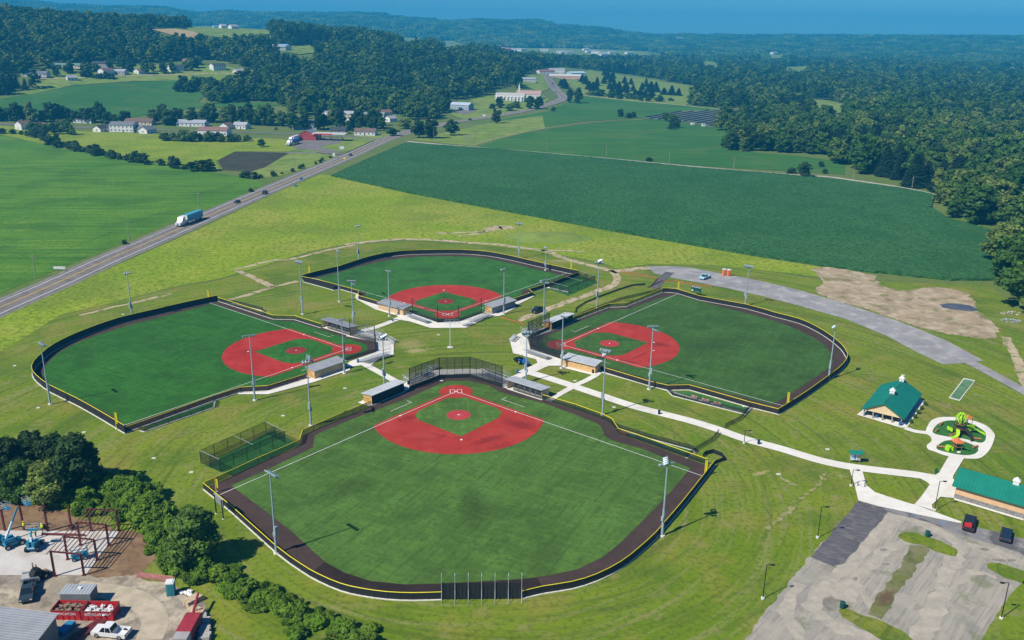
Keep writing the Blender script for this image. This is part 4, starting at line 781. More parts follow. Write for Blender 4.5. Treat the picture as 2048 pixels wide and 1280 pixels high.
# ------------------------------------------------------------------ dugouts
def dugout(label, A, Bp, toward, depth=2.9, hf=2.35, hb=2.05, closed=False, front_first=True, roof=None, endm=None, wallm=None):
    """A,B: ground pixels of the long side seen; toward: pixel of a point on the field side. front_first: A-B is the field side"""
    a, b = G(*A), G(*Bp); f = G(*toward); d = (b - a); L_ = d.length; d.normalize(); n = Vector((-d.y, d.x, 0))
    if (f - a).dot(n) < 0: a, b = b, a; d = -d; n = -n       # n points to the field
    if front_first: a = a - n * depth; 
    rz = atan2(d.y, d.x); t = thing('dugout', label, 'dugout', (a.x, a.y, .14), rz)
    wl = wallm or TANW; em = endm or PLYW
    MB().box((L_ / 2, .06, hb / 2), (L_, .12, hb)).build('back_wall', wl, t)
    for x in (.06, L_ - .06):
        MB().add([(x - .06, .12, 0), (x + .06, .12, 0), (x + .06, depth - .12, 0), (x - .06, depth - .12, 0), (x - .06, .12, hb), (x + .06, .12, hb), (x + .06, depth - .12, hf - .03), (x - .06, depth - .12, hf - .03)], [(3, 2, 1, 0), (4, 5, 6, 7), (0, 1, 5, 4), (1, 2, 6, 5), (2, 3, 7, 6), (3, 0, 4, 7)]).build('end_wall', em, t)
    sl = (hf - hb) / depth; o1 = .45
    MB().add([(-.3, -o1, hb - sl * o1 + .02), (L_ + .3, -o1, hb - sl * o1 + .02), (L_ + .3, depth + o1, hf + sl * o1 + .02), (-.3, depth + o1, hf + sl * o1 + .02), (-.3, -o1, hb - sl * o1 + .16), (L_ + .3, -o1, hb - sl * o1 + .16), (L_ + .3, depth + o1, hf + sl * o1 + .16), (-.3, depth + o1, hf + sl * o1 + .16)], [(3, 2, 1, 0), (4, 5, 6, 7), (0, 1, 5, 4), (1, 2, 6, 5), (2, 3, 7, 6), (3, 0, 4, 7)]).build('roof', roof or ROOFL, t)
    mb = MB(); k = int(L_ / .9)
    for i in range(k + 1):
        x = -.3 + (L_ + .6) * i / k; mb.add([(x - .03, -o1, hb - sl * o1 + .16), (x + .03, -o1, hb - sl * o1 + .16), (x + .03, depth + o1, hf + sl * o1 + .16), (x - .03, depth + o1, hf + sl * o1 + .16), (x, -o1, hb - sl * o1 + .21), (x, depth + o1, hf + sl * o1 + .21)], [(0, 1, 4), (1, 2, 5, 4), (2, 3, 5), (3, 0, 4, 5)])
    mb.build('roof_ribs', roof or ROOFL, t)
    k = 6
    for i in range(k + 1): obj('post', post_mesh(hf, .06, WOOD if not closed else BLACKP), t, (.1 + (L_ - .2) * i / k, depth - .1, 0))
    MB().box((L_ / 2, .55, .44), (L_ - .6, .4, .06)).box((L_ / 2, .35, .22), (L_ - .8, .06, .42)).build('bench', ALU, t)
    MB().box((L_ / 2, depth / 2, -.02), (L_ + .4, depth + .6, .06)).build('floor_slab', CONCB, t)
    for i in range(k):
        x0 = .1 + (L_ - .2) * i / k; wd = (L_ - .2) / k
        if closed: obj('screen', panel_mesh(hf - .08, SCREENM), t, (x0, depth - .02, .02), 0, (wd, 1, 1))
        elif i < k - 1: obj('rail_screen', panel_mesh(1.0, LINKM), t, (x0, depth - .02, .02), 0, (wd, 1, 1))
    return t
dugout('light roofed dugout with black screened front left of the nearest infield', (744.5, 811), (809, 784), (912, 850), closed=True)
dugout('open fronted light roofed dugout right of the nearest infield', (1015, 778), (1083, 800), (912, 850), endm=TANW)
dugout('open fronted dugout with grey roof above the left infield', (646, 655), (700, 672), (600, 700), roof=ROOFG, endm=TANW)
dugout('dugout with dark grey roof and shaded back wall below the left infield', (629.5, 759), (690, 738), (600, 700), front_first=False, roof=ROOFG)
dugout('dugout with black screened front and light roof above the right infield', (1104, 661), (1146, 644), (1220, 690), closed=True)
dugout('tan walled dugout with light grey roof below the right infield', (1125, 732), (1190, 748), (1210, 690), front_first=False, wallm=mat('sunlit_tan_siding', (.60, .38, .17), .7, .1, .8))
dugout('tan walled dugout left of the farthest infield', (757, 619), (807, 632), (890, 590), front_first=False, roof=ROOFG)
dugout('grey roofed dugout right of the farthest infield', (984, 629), (1030, 614), (890, 590), front_first=False, roof=ROOFG, wallm=mat('shade_grey_wall', (.22, .23, .25), .8, .1, 1))  # back wall lies in shadow; that shade is put into its dark grey
# ------------------------------------------------------------------ backstops
def backstop(label, P, H, npan, net, away):
    W = [G(*p) for p in P]; o0 = W[0]; t = thing('backstop', label, 'backstop', (o0.x, o0.y, .1))
    W = [w_ - o0 for w_ in W]
    for i, (a, b) in enumerate(zip(W, W[1:])):
        n = npan[i]; an = atan2(b.y - a.y, b.x - a.x); L_ = (b - a).length / n
        for k in range(n):
            p = a.lerp(b, k / n)
            obj('post', post_mesh(H, .11 if k == 0 else .05, BLACKP), t, (p.x, p.y, 0))
            obj('net_panel', panel_mesh(H, net, 1.0), t, (p.x, p.y, 0), an, (L_, 1, 1)); 
            obj('wall_pad', panel_mesh(1.0, SCREENM if net is NETM or i == 1 else LINKM), t, (p.x, p.y, 0), an, (L_, 2, 1))
        if net is NETM: MB().path([(a.x, a.y, H), (b.x, b.y, H)], .03).path([(a.x, a.y, H * .55), (b.x, b.y, H * .55)], .025).build('cable', BLACKP, t)
    p = W[-1]; obj('post', post_mesh(H, .11, BLACKP), t, (p.x, p.y, 0))
    return t
backstop('tall black netted backstop behind the nearest home plate', [(819.5, 780.5), (879, 757.5), (940, 756), (1004, 775.5)], 5.6, (5, 4, 5), NETM, None)
backstop('black netted backstop behind the right home plate', [(1098, 660), (1055.5, 679), (1061, 700), (1122.5, 719)], 5.2, (5, 2, 4), NETM, None)
backstop('slim black post backstop behind the farthest home plate', [(825, 628), (875.5, 645), (916.8, 643.8), (962.5, 628)], 5.0, (1, 1, 1), NETF, None)
backstop('slim black post backstop behind the left home plate', [(700.5, 672.5), (750, 686), (752, 704), (690, 722)], 5.0, (1, 2, 1), NETF, None)
# ------------------------------------------------------------------ bleachers
def bleacher(label, A, Bp, home, rows=5, group=None):
    a, b = G(*A), G(*Bp); hm = G(*home); d = b - a; L_ = d.length; d.normalize(); n = Vector((-d.y, d.x, 0))
    if (hm - a).dot(n) > 0: a, b = b, a; d = -d; n = -n     # rises away from home
    t = thing('bleacher', label, 'bleacher', (a.x, a.y, .15), atan2(d.y, d.x), group)
    for r in range(rows):
        y, z = .25 + r * .62, .42 + r * .22
        MB().box((L_ / 2, y, z), (L_, .28, .05)).build('seat_plank', ALU, t)
        MB().box((L_ / 2, y + .33, z - .20), (L_, .26, .04)).build('foot_plank', ALU, t)
    k = max(2, int(L_ / 1.9))
    for i in range(k + 1):
        x = .1 + (L_ - .2) * i / k; ym, zm = .25 + (rows - 1) * .62, .42 + (rows - 1) * .22
        MB().tube((x, .1, .02), (x, ym + .4, .02), .03).tube((x, .2, .4), (x, ym + .2, zm), .03).tube((x, ym, .02), (x, ym, zm), .03).tube((x, ym * .5, .02), (x, ym * .5, zm * .55 + .1), .03).build('support_frame', GALV, t)
    if rows > 3:
        ym, zm = .25 + (rows - 1) * .62 + .42, .42 + (rows - 1) * .22; mb = MB(); mb.path([(0, ym, zm + .9), (L_, ym, zm + .9)], .025).path([(0, ym, zm + .45), (L_, ym, zm + .45)], .025)
        for i in range(k + 1): mb.tube((L_ * i / k, ym, zm - .1), (L_ * i / k, ym, zm + .9), .025)
        for x in (0, L_): mb.path([(x, .1, 1.0), (x, ym, zm + .9)], .025).path([(x, .1, .02), (x, .1, 1.0)], .025)
        mb.build('guard_rail', GALV, t)
    return t
bleacher('aluminium bleacher left behind the nearest backstop', (822, 772), (872, 752), (912, 790)); bleacher('aluminium bleacher right behind the nearest backstop', (958, 753), (1004, 771), (912, 790)); bleacher('short low bleacher behind the middle of the nearest backstop', (862, 744), (882, 738), (912, 790), 3)
bleacher('wide aluminium bleacher above the left home plate', (710, 672), (748, 684), (694, 700), 6); bleacher('aluminium bleacher below the left home plate, beside a blue barrel', (768, 708), (716, 724), (694, 700), 5); bleacher('small dark bleacher at the edge of the left plaza', (768, 680), (782, 689), (694, 700), 3)
bleacher('aluminium bleacher beside the right backstop', (1084, 664), (1058, 674), (1122, 690), 5); bleacher('aluminium bleacher below the right backstop', (1060, 703), (1104, 718), (1122, 690), 4); bleacher('small low bleacher on the right plaza corner', (1040, 676), (1030, 686), (1122, 690), 3)
bleacher('aluminium bleacher left behind the farthest backstop', (824, 632), (864, 646), (895, 630), 4); bleacher('aluminium bleacher right behind the farthest backstop', (936, 644), (972, 630), (895, 630), 4); bleacher('small low bleacher behind the farthest backstop', (922, 652), (940, 647), (895, 630), 3)
# railings of the accessible bays
def railing(label, px, h=1.0):
    g = G(*px); t = thing('handrail', label, 'handrail', (g.x, g.y, .15), 0, 'plaza handrails')
    for y in (0, 1.6):
        mb = MB()
        for i in range(4): mb.tube((i * 1.4, y, 0), (i * 1.4, y, h), .03)
        mb.path([(0, y, h), (4.2, y, h)], .03).path([(0, y, h * .5), (4.2, y, h * .5)], .03); mb.build('rail', GALV, t)
railing('galvanised railing bay on the right plaza', (1040, 692)); railing('galvanised railing bay on the farthest plaza', (889, 650)); railing('galvanised railing bay on the left plaza', (757, 694))
# ------------------------------------------------------------------ batter's eye screen
def batters_eye():
    A, Bp = G(883.6, 1199.5), G(1043, 1198.5); d = (Bp - A); L_ = d.length; t = thing('batters_eye_screen', 'black batters eye screen on silver posts at the near outfield fence', 'screen', (A.x, A.y, .1), atan2(d.y, d.x))
    Hs = height_at(A, (883, 1166)) ; ht = height_at(A, (883, 1153))
    for i in range(7):
        x = L_ * i / 6; o = MB().tube((x, -.12, -.3), (x, -.12, ht), .055, .05, 8).tube((x, -.12, ht), (x, .35, ht + .25), .05, .04, 8).build('post', GALV, t)
        MB().tube((x, -.12, 0), (x, -1.3, 0.0), .03).tube((x, -1.3, 0), (x, -.12, Hs * .6), .03).build('brace', GALV, t)
    for i in range(6):
        n = 10; V = []; x0, x1 = L_ * i / 6, L_ * (i + 1) / 6
        for k in range(n + 1):
            x = x0 + (x1 - x0) * k / n; y = .07 * sin(k * 2.1 + i) * .5; V += [(x, y, .05), (x, y + .03, Hs * .5), (x, y * .4, Hs - .25 * sin(pi * k / n) * .6)]
        MB().add(V, [(k * 3, k * 3 + 3, k * 3 + 4, k * 3 + 1) for k in range(n)] + [(k * 3 + 1, k * 3 + 4, k * 3 + 5, k * 3 + 2) for k in range(n)]).build('screen_panel', SCREENM, t)
batters_eye()
# ------------------------------------------------------------------ scoreboards
def text_mesh(s, size, m, name='lettering', ext=.01):
    cu = bpy.data.curves.new('lettering', 'FONT'); cu.body = s; cu.size = size; cu.extrude = ext; cu.align_x = 'CENTER'; cu.align_y = 'CENTER'
    tmp = bpy.data.objects.new('tmp', cu); COL.objects.link(tmp); dg = bpy.context.evaluated_depsgraph_get(); me = bpy.data.meshes.new_from_object(tmp.evaluated_get(dg)); bpy.data.objects.remove(tmp); bpy.data.curves.remove(cu)
    me.materials.clear(); me.materials.append(m); me.name = name; return me
def scoreboard(label, bpx1, bpx2, aim, facem, zlo=1.7, zhi=3.2, over=.9):
    a, b = G(*bpx1), G(*bpx2); c = (a + b) / 2; f = G(*aim); d = (b - a); L_ = d.length; n = Vector((-d.y, d.x, 0)).normalized(); rz = atan2(d.y, d.x)
    if (f - c).dot(n) > 0: rz += pi     # local -y faces the field
    t = thing('scoreboard', label, 'scoreboard', (c.x, c.y, 0), rz)
    for s_ in (-1, 1): MB().box((s_ * L_ / 2, .12, zhi / 2), (.16, .16, zhi)).build('post', BLACKP, t); MB().tube((s_ * L_ / 2, .12, 0), (s_ * L_ / 2, .12, .12), .22, .22, 12).build('footing', CONCB, t)
    w_ = L_ + over * 2; MB().box((0, 0, (zlo + zhi) / 2), (w_, .16, zhi - zlo)).build('cabinet', facem, t)
    for i in range(5): MB().box((-w_ / 2 + w_ * (.12 + .19 * i), -.09, zhi - .28), (w_ * .12, .02, .22)).build('score_panel', WHITEP, t)
    MB().box((-w_ / 2 + w_ * .13, -.09, zlo + .45), (w_ * .17, .02, .5)).build('clock_panel', WHITEP, t); MB().box((w_ * .12, -.09, zlo + .35), (w_ * .5, .02, .12)).build('inning_strip', LENS, t)
    MB().box((0, .0, zhi + .04), (w_ + .1, .22, .08)).build('top_rail', GALV, t)
    return t
GREENB = mat('scoreboard_green', (.010, .075, .050), .4, .05, 2)
scoreboard('green scoreboard on two posts behind the right outfield fence', (1384, 590), (1399, 593), (1122, 690), GREENB, 1.3, 3.2, .4)
scoreboard('scoreboard on black posts seen from behind at the left corner of the nearest field', (434, 1027), (448, 1038), (912, 790), mat('scoreboard_back_grey', (.22, .24, .25), .5, .06, 2), 2.5, 3.9, .3)
# fence banners
def banner(label, A, Bp, h, z, m, name='banner', toward=None):
    a, b = G(*A), G(*Bp); d = b - a; t = thing(name, label, 'banner', (a.x, a.y, z), atan2(d.y, d.x), 'fence banners'); MB().box((d.length / 2, 0, h / 2), (d.length, .03, h)).build('sheet', m, t); return t, d.length
REDB = mat('red_banner', (.50, .06, .05), .6, .3, 2.2, col2=(.75, .72, .68)); ORB = mat('orange_banner', (.75, .30, .03), .6, .2, 2)
for A, Bp, m, lab in (((1383, 798), (1394, 801.5), REDB, 'leftmost red and white banner on the bullpen fence below the right field'), ((1403, 804), (1418, 808.5), REDB, 'middle red and white banner on the bullpen fence below the right field'), ((1427, 810.5), (1442, 815), REDB, 'rightmost red and white banner on the bullpen fence below the right field'), ((1237, 867), (1252, 873), ORB, 'orange banner at the fence step right of the nearest field')):
    banner(lab, A, Bp, .75, .35, m)
# ------------------------------------------------------------------ small yard things
def barrel(label, px, m, h=.95, r=.3, group='bins'):
    g = G(*px); t = thing('waste_bin', label, 'waste bin', (g.x, g.y, .15), 0, group); MB().tube((0, 0, 0), (0, 0, h * .9), r * .92, r, 14).build('drum', m, t); MB().tube((0, 0, h * .9), (0, 0, h), r * 1.06, r * .6, 14).build('lid', m, t)
GRB = mat('dark_green_bin', (.010, .07, .06), .5, .1, 3); DKB = mat('dark_blue_bin', (.012, .03, .07), .5, .1, 3)
barrel('blue plastic barrel beside the left plaza bleacher', (716, 726), BLUEPL); barrel('small blue barrel on the walk below the parked tractor', (1035, 747), BLUEPL); barrel('dark bin beside the main walk right of the nearest field', (1318, 829), DKB); barrel('dark bin beside the walk lamp', (1517, 889), DKB); barrel('dark green bin at the walk junction by the restroom', (1872, 947), GRB)
barrel('dark bin left of the nearest plaza bleacher', (817, 770), BLACKP); barrel('green bin on the upper grass island of the car park', (1854.5, 1074), GRB, 1.1, .4); barrel('green bin on the lower grass island of the car park', (1684, 1217), GRB, 1.1, .4); barrel('dark bin in front of the tan dugout', (1186, 747), BLACKP)
# plaza pole
g = G(900.5, 695); hh = height_at(g, (900, 643)); t = thing('plaza_pole', 'white pole with cross frame in the grass between the four fields', 'pole', (g.x, g.y, 0)); MB().tube((0, 0, 0), (0, 0, hh), .10, .07, 10).build('mast', WHITEP, t); MB().box((0, 0, .08), (1.5, 1.1, .16)).build('footing', CONCB, t); MB().box((0, 0, hh - .3), (1.6, .06, .06)).box((0, 0, hh - .7), (.5, .2, .3)).build('cross_frame', WHITEP, t)
# valve covers and pads in the lawn
PADM = mat('pale_cover', (.62, .61, .56), .7, .06, 3)
for px in ((1952 / 4 + 1000, 1015 / 4 + 560), (1307, 762 - 60), (1150, 762), (877, 670), (1228 / 1, 815), (30 / 1, 732), (77, 816), (168, 865), (308, 917), (383, 945), (246, 629), (690, 835 - 58), (566, 832), (1806, 751), (1655, 899), (883, 1002 - 240), (1557, 949)):
    g = G(*px); b_ = MB(); b_.box((0, 0, .05), (.8, .6, .1)); b_.box((0, 0, .11), (.66, .46, .03)); o = b_.build('valve_cover', PADM); o.location = (g.x, g.y, .03); tag(o, 'pale square valve cover set in the mown lawn', 'valve cover', 'valve covers in the lawn')
# ------------------------------------------------------------------ vehicles
GLASS = mat('car_glass', (.015, .022, .03), .08, spec=.6); TYRE = mat('tyre_rubber', (.012, .012, .013), .8); RIMM = mat('wheel_rim', (.35, .36, .38), .35, metal=.6)
LIGHTM = mat('headlamp_glass', (.75, .76, .74), .15, spec=.6); TAILM = mat('tail_lamp', (.35, .01, .01), .25)
_paint = {}
def paint(c):
    if c not in _paint: _paint[c] = mat('car_paint', c, .25, .04, 1.5, spec=.6)
    return _paint[c]
def wheel(t, x, y, r, wd=.24):
    s_ = 1 if y > 0 else -1
    o = MB().tube((x, y - wd / 2, r), (x, y + wd / 2, r), r, r, 16).build('wheel', TYRE, t); MB().tube((x, y + s_ * wd / 2, r), (x, y + s_ * (wd / 2 + .015), r), r * .6, r * .55, 12).build('rim', RIMM, o)
def car(label, front, rear, kind, col, cat, z=.16, group=None, name=None, L_=None):
    f, r_ = G(*front), G(*rear); d = f - r_; c = (f + r_) / 2; rz = atan2(d.y, d.x)
    P = {'sedan': (4.7, 1.85, 1.45), 'suv': (4.8, 1.95, 1.75), 'pickup': (5.7, 2.05, 1.9), 'van': (5.4, 2.0, 2.1)}[kind]; L_, Wd, Hh = P
    t = thing(name or {'sedan': 'car', 'suv': 'car', 'pickup': 'pickup_truck', 'van': 'van'}[kind], label, cat, (c.x, c.y, c.z + z), rz, group); h = L_ / 2; m = paint(col); r = .36 if kind != 'pickup' else .41; y = Wd / 2
    b = .30 + (.08 if kind in ('pickup', 'suv') else 0); belt = Hh * .58
    if kind == 'sedan': lo = [(-h, b + .1), (-h + .1, b), (h - .15, b), (h, b + .15), (h - .02, belt - .12), (h - 1.3, belt), (-h + .9, belt), (-h, belt - .08)]; cab = (-h + .55, h - 1.25, .55, .55)
    elif kind == 'suv': lo = [(-h, b + .1), (-h + .1, b), (h - .15, b), (h, b + .15), (h - .03, belt - .15), (h - 1.2, belt), (-h + .1, belt), (-h, belt - .1)]; cab = (-h + .08, h - 1.15, .25, .6)
    elif kind == 'van': lo = [(-h, b + .1), (-h + .1, b), (h - .15, b), (h, b + .15), (h - .03, belt - .15), (h - .9, belt), (-h, belt)]; cab = (-h + .02, h - .85, .08, .6)
    else: lo = [(-h, b + .1), (-h + .08, b), (h - .15, b), (h, b + .2), (h - .03, belt - .1), (h - 1.4, belt), (h - 3.5, belt), (h - 3.5, belt - .6), (-h + .12, belt - .6), (-h + .12, belt), (-h, belt)]; cab = (h - 3.45, h - 1.35, .3, .55)
    MB().xprism(lo, -y, y).build('body', m, t)
    x0, x1, s0, s1 = cab; zt = Hh - .06; yi = y - .08; yt = y - .26
    V = [(x0, -yi, belt), (x1, -yi, belt), (x1, yi, belt), (x0, yi, belt), (x0 + s0, -yt, zt), (x1 - s1, -yt, zt), (x1 - s1, yt, zt), (x0 + s0, yt, zt)]
    MB().add(V, [(4, 5, 6, 7), (0, 1, 5, 4), (1, 2, 6, 5), (2, 3, 7, 6), (3, 0, 4, 7)]).build('window_glass', GLASS, t)
    MB().box(((x0 + s0 + x1 - s1) / 2, 0, zt + .03), (x1 - s1 - x0 - s0 + .06, yt * 2 + .06, .07)).build('roof', m, t)
    mb = MB()
    for s_ in (-1, 1):
        for (xa, za, ya), (xb, zb, yb) in (((x0, belt, yi), (x0 + s0, zt, yt)), ((x1, belt, yi), (x1 - s1, zt, yt)), (((x0 + x1) / 2, belt, yi), ((x0 + x1) / 2, zt, yt))): mb.tube((xa, s_ * ya, za), (xb, s_ * yb, zb), .05, .05, 5)
    mb.build('pillar_frame', m, t)['kind'] = 'stuff'
    t.scale = (.92, .92, .92)
    if kind == 'pickup':
        for s_ in (-1, 1): MB().box((-h + 1.1, s_ * (y - .06), belt - .3), (2.2, .13, .62)).build('bed_side', m, t)
    for s_ in (-1, 1):
        wheel(t, h - .95, s_ * (y - .1), r); wheel(t, -h + 1.0, s_ * (y - .1), r)
        MB().box((h - .02, s_ * (y - .25), belt - .28), (.08, .36, .16)).build('headlight', LIGHTM, t); MB().box((-h, s_ * (y - .15), belt - .22), (.06, .2, .25)).build('tail_light', TAILM, t)
    return t
car('dark green pickup parked on the dirt track by the right backstop', (1067, 628), (1084, 621.5), 'pickup', (.012, .022, .02), 'pickup truck')
car('pale blue pickup driving on the gravel lane', (1404.5, 560), (1414.5, 556), 'pickup', (.35, .62, .72), 'pickup truck')
t = car('dark pickup with red load in its bed at the car park edge', (1940, 1044), (1935, 1063), 'pickup', (.02, .022, .025), 'pickup truck'); MB().box((-1.8, .1, 1.0), (1.3, 1.3, .5)).box((-1.5, -.2, 1.3), (.6, .5, .25)).build('red_load', paint((.5, .03, .03)), t)
car('dark blue car parked at the right edge of the car park', (2012.5, 1069), (2009, 1085), 'suv', (.015, .025, .045), 'car')
car('dark blue grey pickup parked on the construction yard with its door open', (53, 1209), (62, 1172), 'pickup', (.03, .05, .065), 'pickup truck', z=.09)
car('white pickup parked beside the red dumpsters', (197, 1268), (251, 1274), 'pickup', (.70, .71, .71), 'pickup truck', z=.09)
for f_, r_, k, c, lab in (((470, 408), (479, 404.5), 'sedan', (.015, .018, .025), 'dark car following the semi truck on the highway'), ((525, 390.5), (534, 386.5), 'suv', (.02, .014, .014), 'second dark car behind the semi truck on the highway'), ((697, 313), (704, 310.5), 'sedan', (.09, .09, .10), 'grey car on the highway at the fuel station junction'),
                          ((935, 241.5), (944, 240), 'suv', (.015, .016, .02), 'black car on the highway left of the curve'), ((1106, 171), (1105, 167), 'van', (.03, .03, .035), 'dark van on the far straight of the highway'), ((1111, 184), (1114, 187.5), 'sedan', (.03, .03, .04), 'dark car entering the far highway curve'),
                          ((1121, 197), (1123, 194), 'van', (.55, .56, .56), 'white van in the far highway curve'), ((1109, 178), (1107, 175), 'sedan', (.4, .4, .4), 'light grey car before the far highway curve'), ((1100, 159), (1102, 163), 'sedan', (.5, .5, .5), 'white car far up the highway'), ((548, 262), (556, 258), 'van', (.10, .02, .02), 'dark red van on the village road')):
    car(lab, f_, r_, k, c, 'car' if k != 'van' else 'van', z=.2, group='vehicles on the highway')
def semi(label, front, rear, box, cabc, z=.18, name='semi_truck', aspect=None):
    f, r_ = G(*front), G(*rear); d = f - r_; rz = atan2(d.y, d.x); L_ = 19.0; t = thing(name, label, 'truck', (f.x, f.y, f.z + z), rz)
    bm_ = mat('trailer_panel', box, .45, .05, .6); cm = paint(cabc)
    tr = MB().box((-12.4, 0, 2.55), (13.0, 2.6, 2.9)).build('trailer', bm_, t)
    for i in range(13): MB().box((-18.4 + i, -1.31, 2.55), (.06, .04, 2.8)).build('rib', bm_, tr)
    MB().box((-5.86, 0, 2.55), (.08, 2.66, 2.96)).build('front_panel', WHITEP, t)
    MB().box((-12, 0, .95), (12.6, 1.0, .25)).build('chassis', BLACKP, t)
    MB().xprism([(-4.6, .6), (-.1, .6), (0, .9), (-.05, 1.7), (-1.5, 1.95), (-2.2, 3.0), (-2.7, 3.7), (-4.6, 3.95)], -1.15, 1.15).build('cab', cm, t)
    MB().add([(-1.50, -1.0, 2.0), (-1.50, 1.0, 2.0), (-2.2, .95, 2.98), (-2.2, -.95, 2.98)], [(0, 1, 2, 3)]).build('windscreen', GLASS, t)
    for s_ in (-1, 1):
        MB().box((-2.75, s_ * 1.155, 2.35), (.9, .03, .7)).build('side_window', GLASS, t); MB().tube((-4.8, s_ * .95, .7), (-4.8, s_ * .95, 4.0), .09, .09, 8).build('exhaust_stack', RIMM, t); MB().box((-.05, s_ * .8, 1.15), (.1, .4, .25)).build('headlight', LIGHTM, t); MB().box((-3.6, s_ * 1.2, .75), (1.6, .35, .6)).build('fuel_tank', RIMM, t)
        for x in (-1.1, -5.2, -6.4, -16.2, -17.4): wheel(t, x, s_ * 1.05, .5, .35)
    MB().box((-.0, 0, 1.2), (.1, 1.0, .8)).build('grille', RIMM, t)
    return t
semi('semi truck with long pale blue trailer driving down the highway', (356, 455), (398, 439), (.07, .32, .48), (.72, .74, .74))
semi('blue semi trailer truck parked beside the fuel station', (575, 293), (592, 288), (.05, .18, .42), (.6, .6, .6)); semi('white box truck parked behind the fuel station', (579, 286), (600, 279.5), (.62, .64, .66), (.6, .6, .6))
# ------------------------------------------------------------------ houses
_hm = {}
def hmat(c, rough=.75):
    if c not in _hm: _hm[c] = mat('house_finish', c, rough, .07, .6)
    return _hm[c]
WG = mat('window_pane', (.03, .045, .06), .1, spec=.5); DOORM = mat('door_paint', (.16, .08, .05), .6, .1, 2)
def house(label, px, L_, Wd, yaw, wall, roof, h=2.8, rise=2.2, cat='house', name='house', chimney=False, wins=True, parts=True, z=.1, g=None, group=None):
    g = g or G(*px); t = thing(name, label, cat, (g.x, g.y, g.z + z), radians(yaw), group); wm, rm = hmat(wall), hmat(roof); a, b = L_ / 2, Wd / 2; e = .35
    MB().box((0, 0, h / 2 - .3), (L_, Wd, h + .6)).add([(-a, -b, h), (-a, b, h), (-a, 0, h + rise), (a, -b, h), (a, b, h), (a, 0, h + rise)], [(0, 2, 1), (3, 4, 5)]).build('wall', wm, t)
    k = rise / b; zz = h - e * k
    ro = MB().add([(-a - e, -b - e, zz + .05), (a + e, -b - e, zz + .05), (a + e, 0, h + rise + .05), (-a - e, 0, h + rise + .05), (-a - e, b + e, zz + .05), (a + e, b + e, zz + .05),
              (-a - e, -b - e, zz + .2), (a + e, -b - e, zz + .2), (a + e, 0, h + rise + .2), (-a - e, 0, h + rise + .2), (-a - e, b + e, zz + .2), (a + e, b + e, zz + .2)],
             [(6, 7, 8, 9), (9, 8, 11, 10), (3, 2, 1, 0), (4, 5, 2, 3), (0, 1, 7, 6), (5, 4, 10, 11), (1, 2, 8, 7), (2, 5, 11, 8), (3, 0, 6, 9), (4, 3, 9, 10)]).build('roof', rm, t)
    if chimney: MB().box((a * .4, b * .3, h + rise), (.7, .7, 1.6)).box((a * .4, b * .3, h + rise + .85), (.85, .85, .12)).build('chimney', hmat((.25, .12, .09)), ro)
    if parts:
        n = max(2, int(L_ / 3.2)); st = int(h // 2.6) or 1
        for s_ in (-1, 1):
            for q in range(st):
                for i in range(n):
                    x = -a + L_ * (i + .5) / n
                    if q == 0 and i == n // 2: MB().box((x, s_ * (b + .03), 1.05), (1.0, .08, 2.1)).build('door', DOORM, t)
                    else:
                        w_ = MB().box((x, s_ * (b + .02), 1.55 + q * 2.7), (1.3, .06, 1.2)).build('window', hmat((.7, .7, .68)), t); MB().box((x, s_ * (b + .06), 1.55 + q * 2.7), (1.1, .03, 1.0)).build('pane', WG, w_)
            w_ = MB().box((s_ * (a + .02), 0, 1.5), (.06, 1.3, 1.2)).build('window', hmat((.7, .7, .68)), t); MB().box((s_ * (a + .06), 0, 1.5), (.03, 1.1, 1.0)).build('pane', WG, w_)
    return t
WH, CR, GR, BR, DG, LG, RB, GN = (.68, .68, .66), (.60, .54, .42), (.16, .17, .20), (.17, .11, .09), (.05, .055, .065), (.34, .36, .40), (.24, .13, .11), (.12, .22, .17)
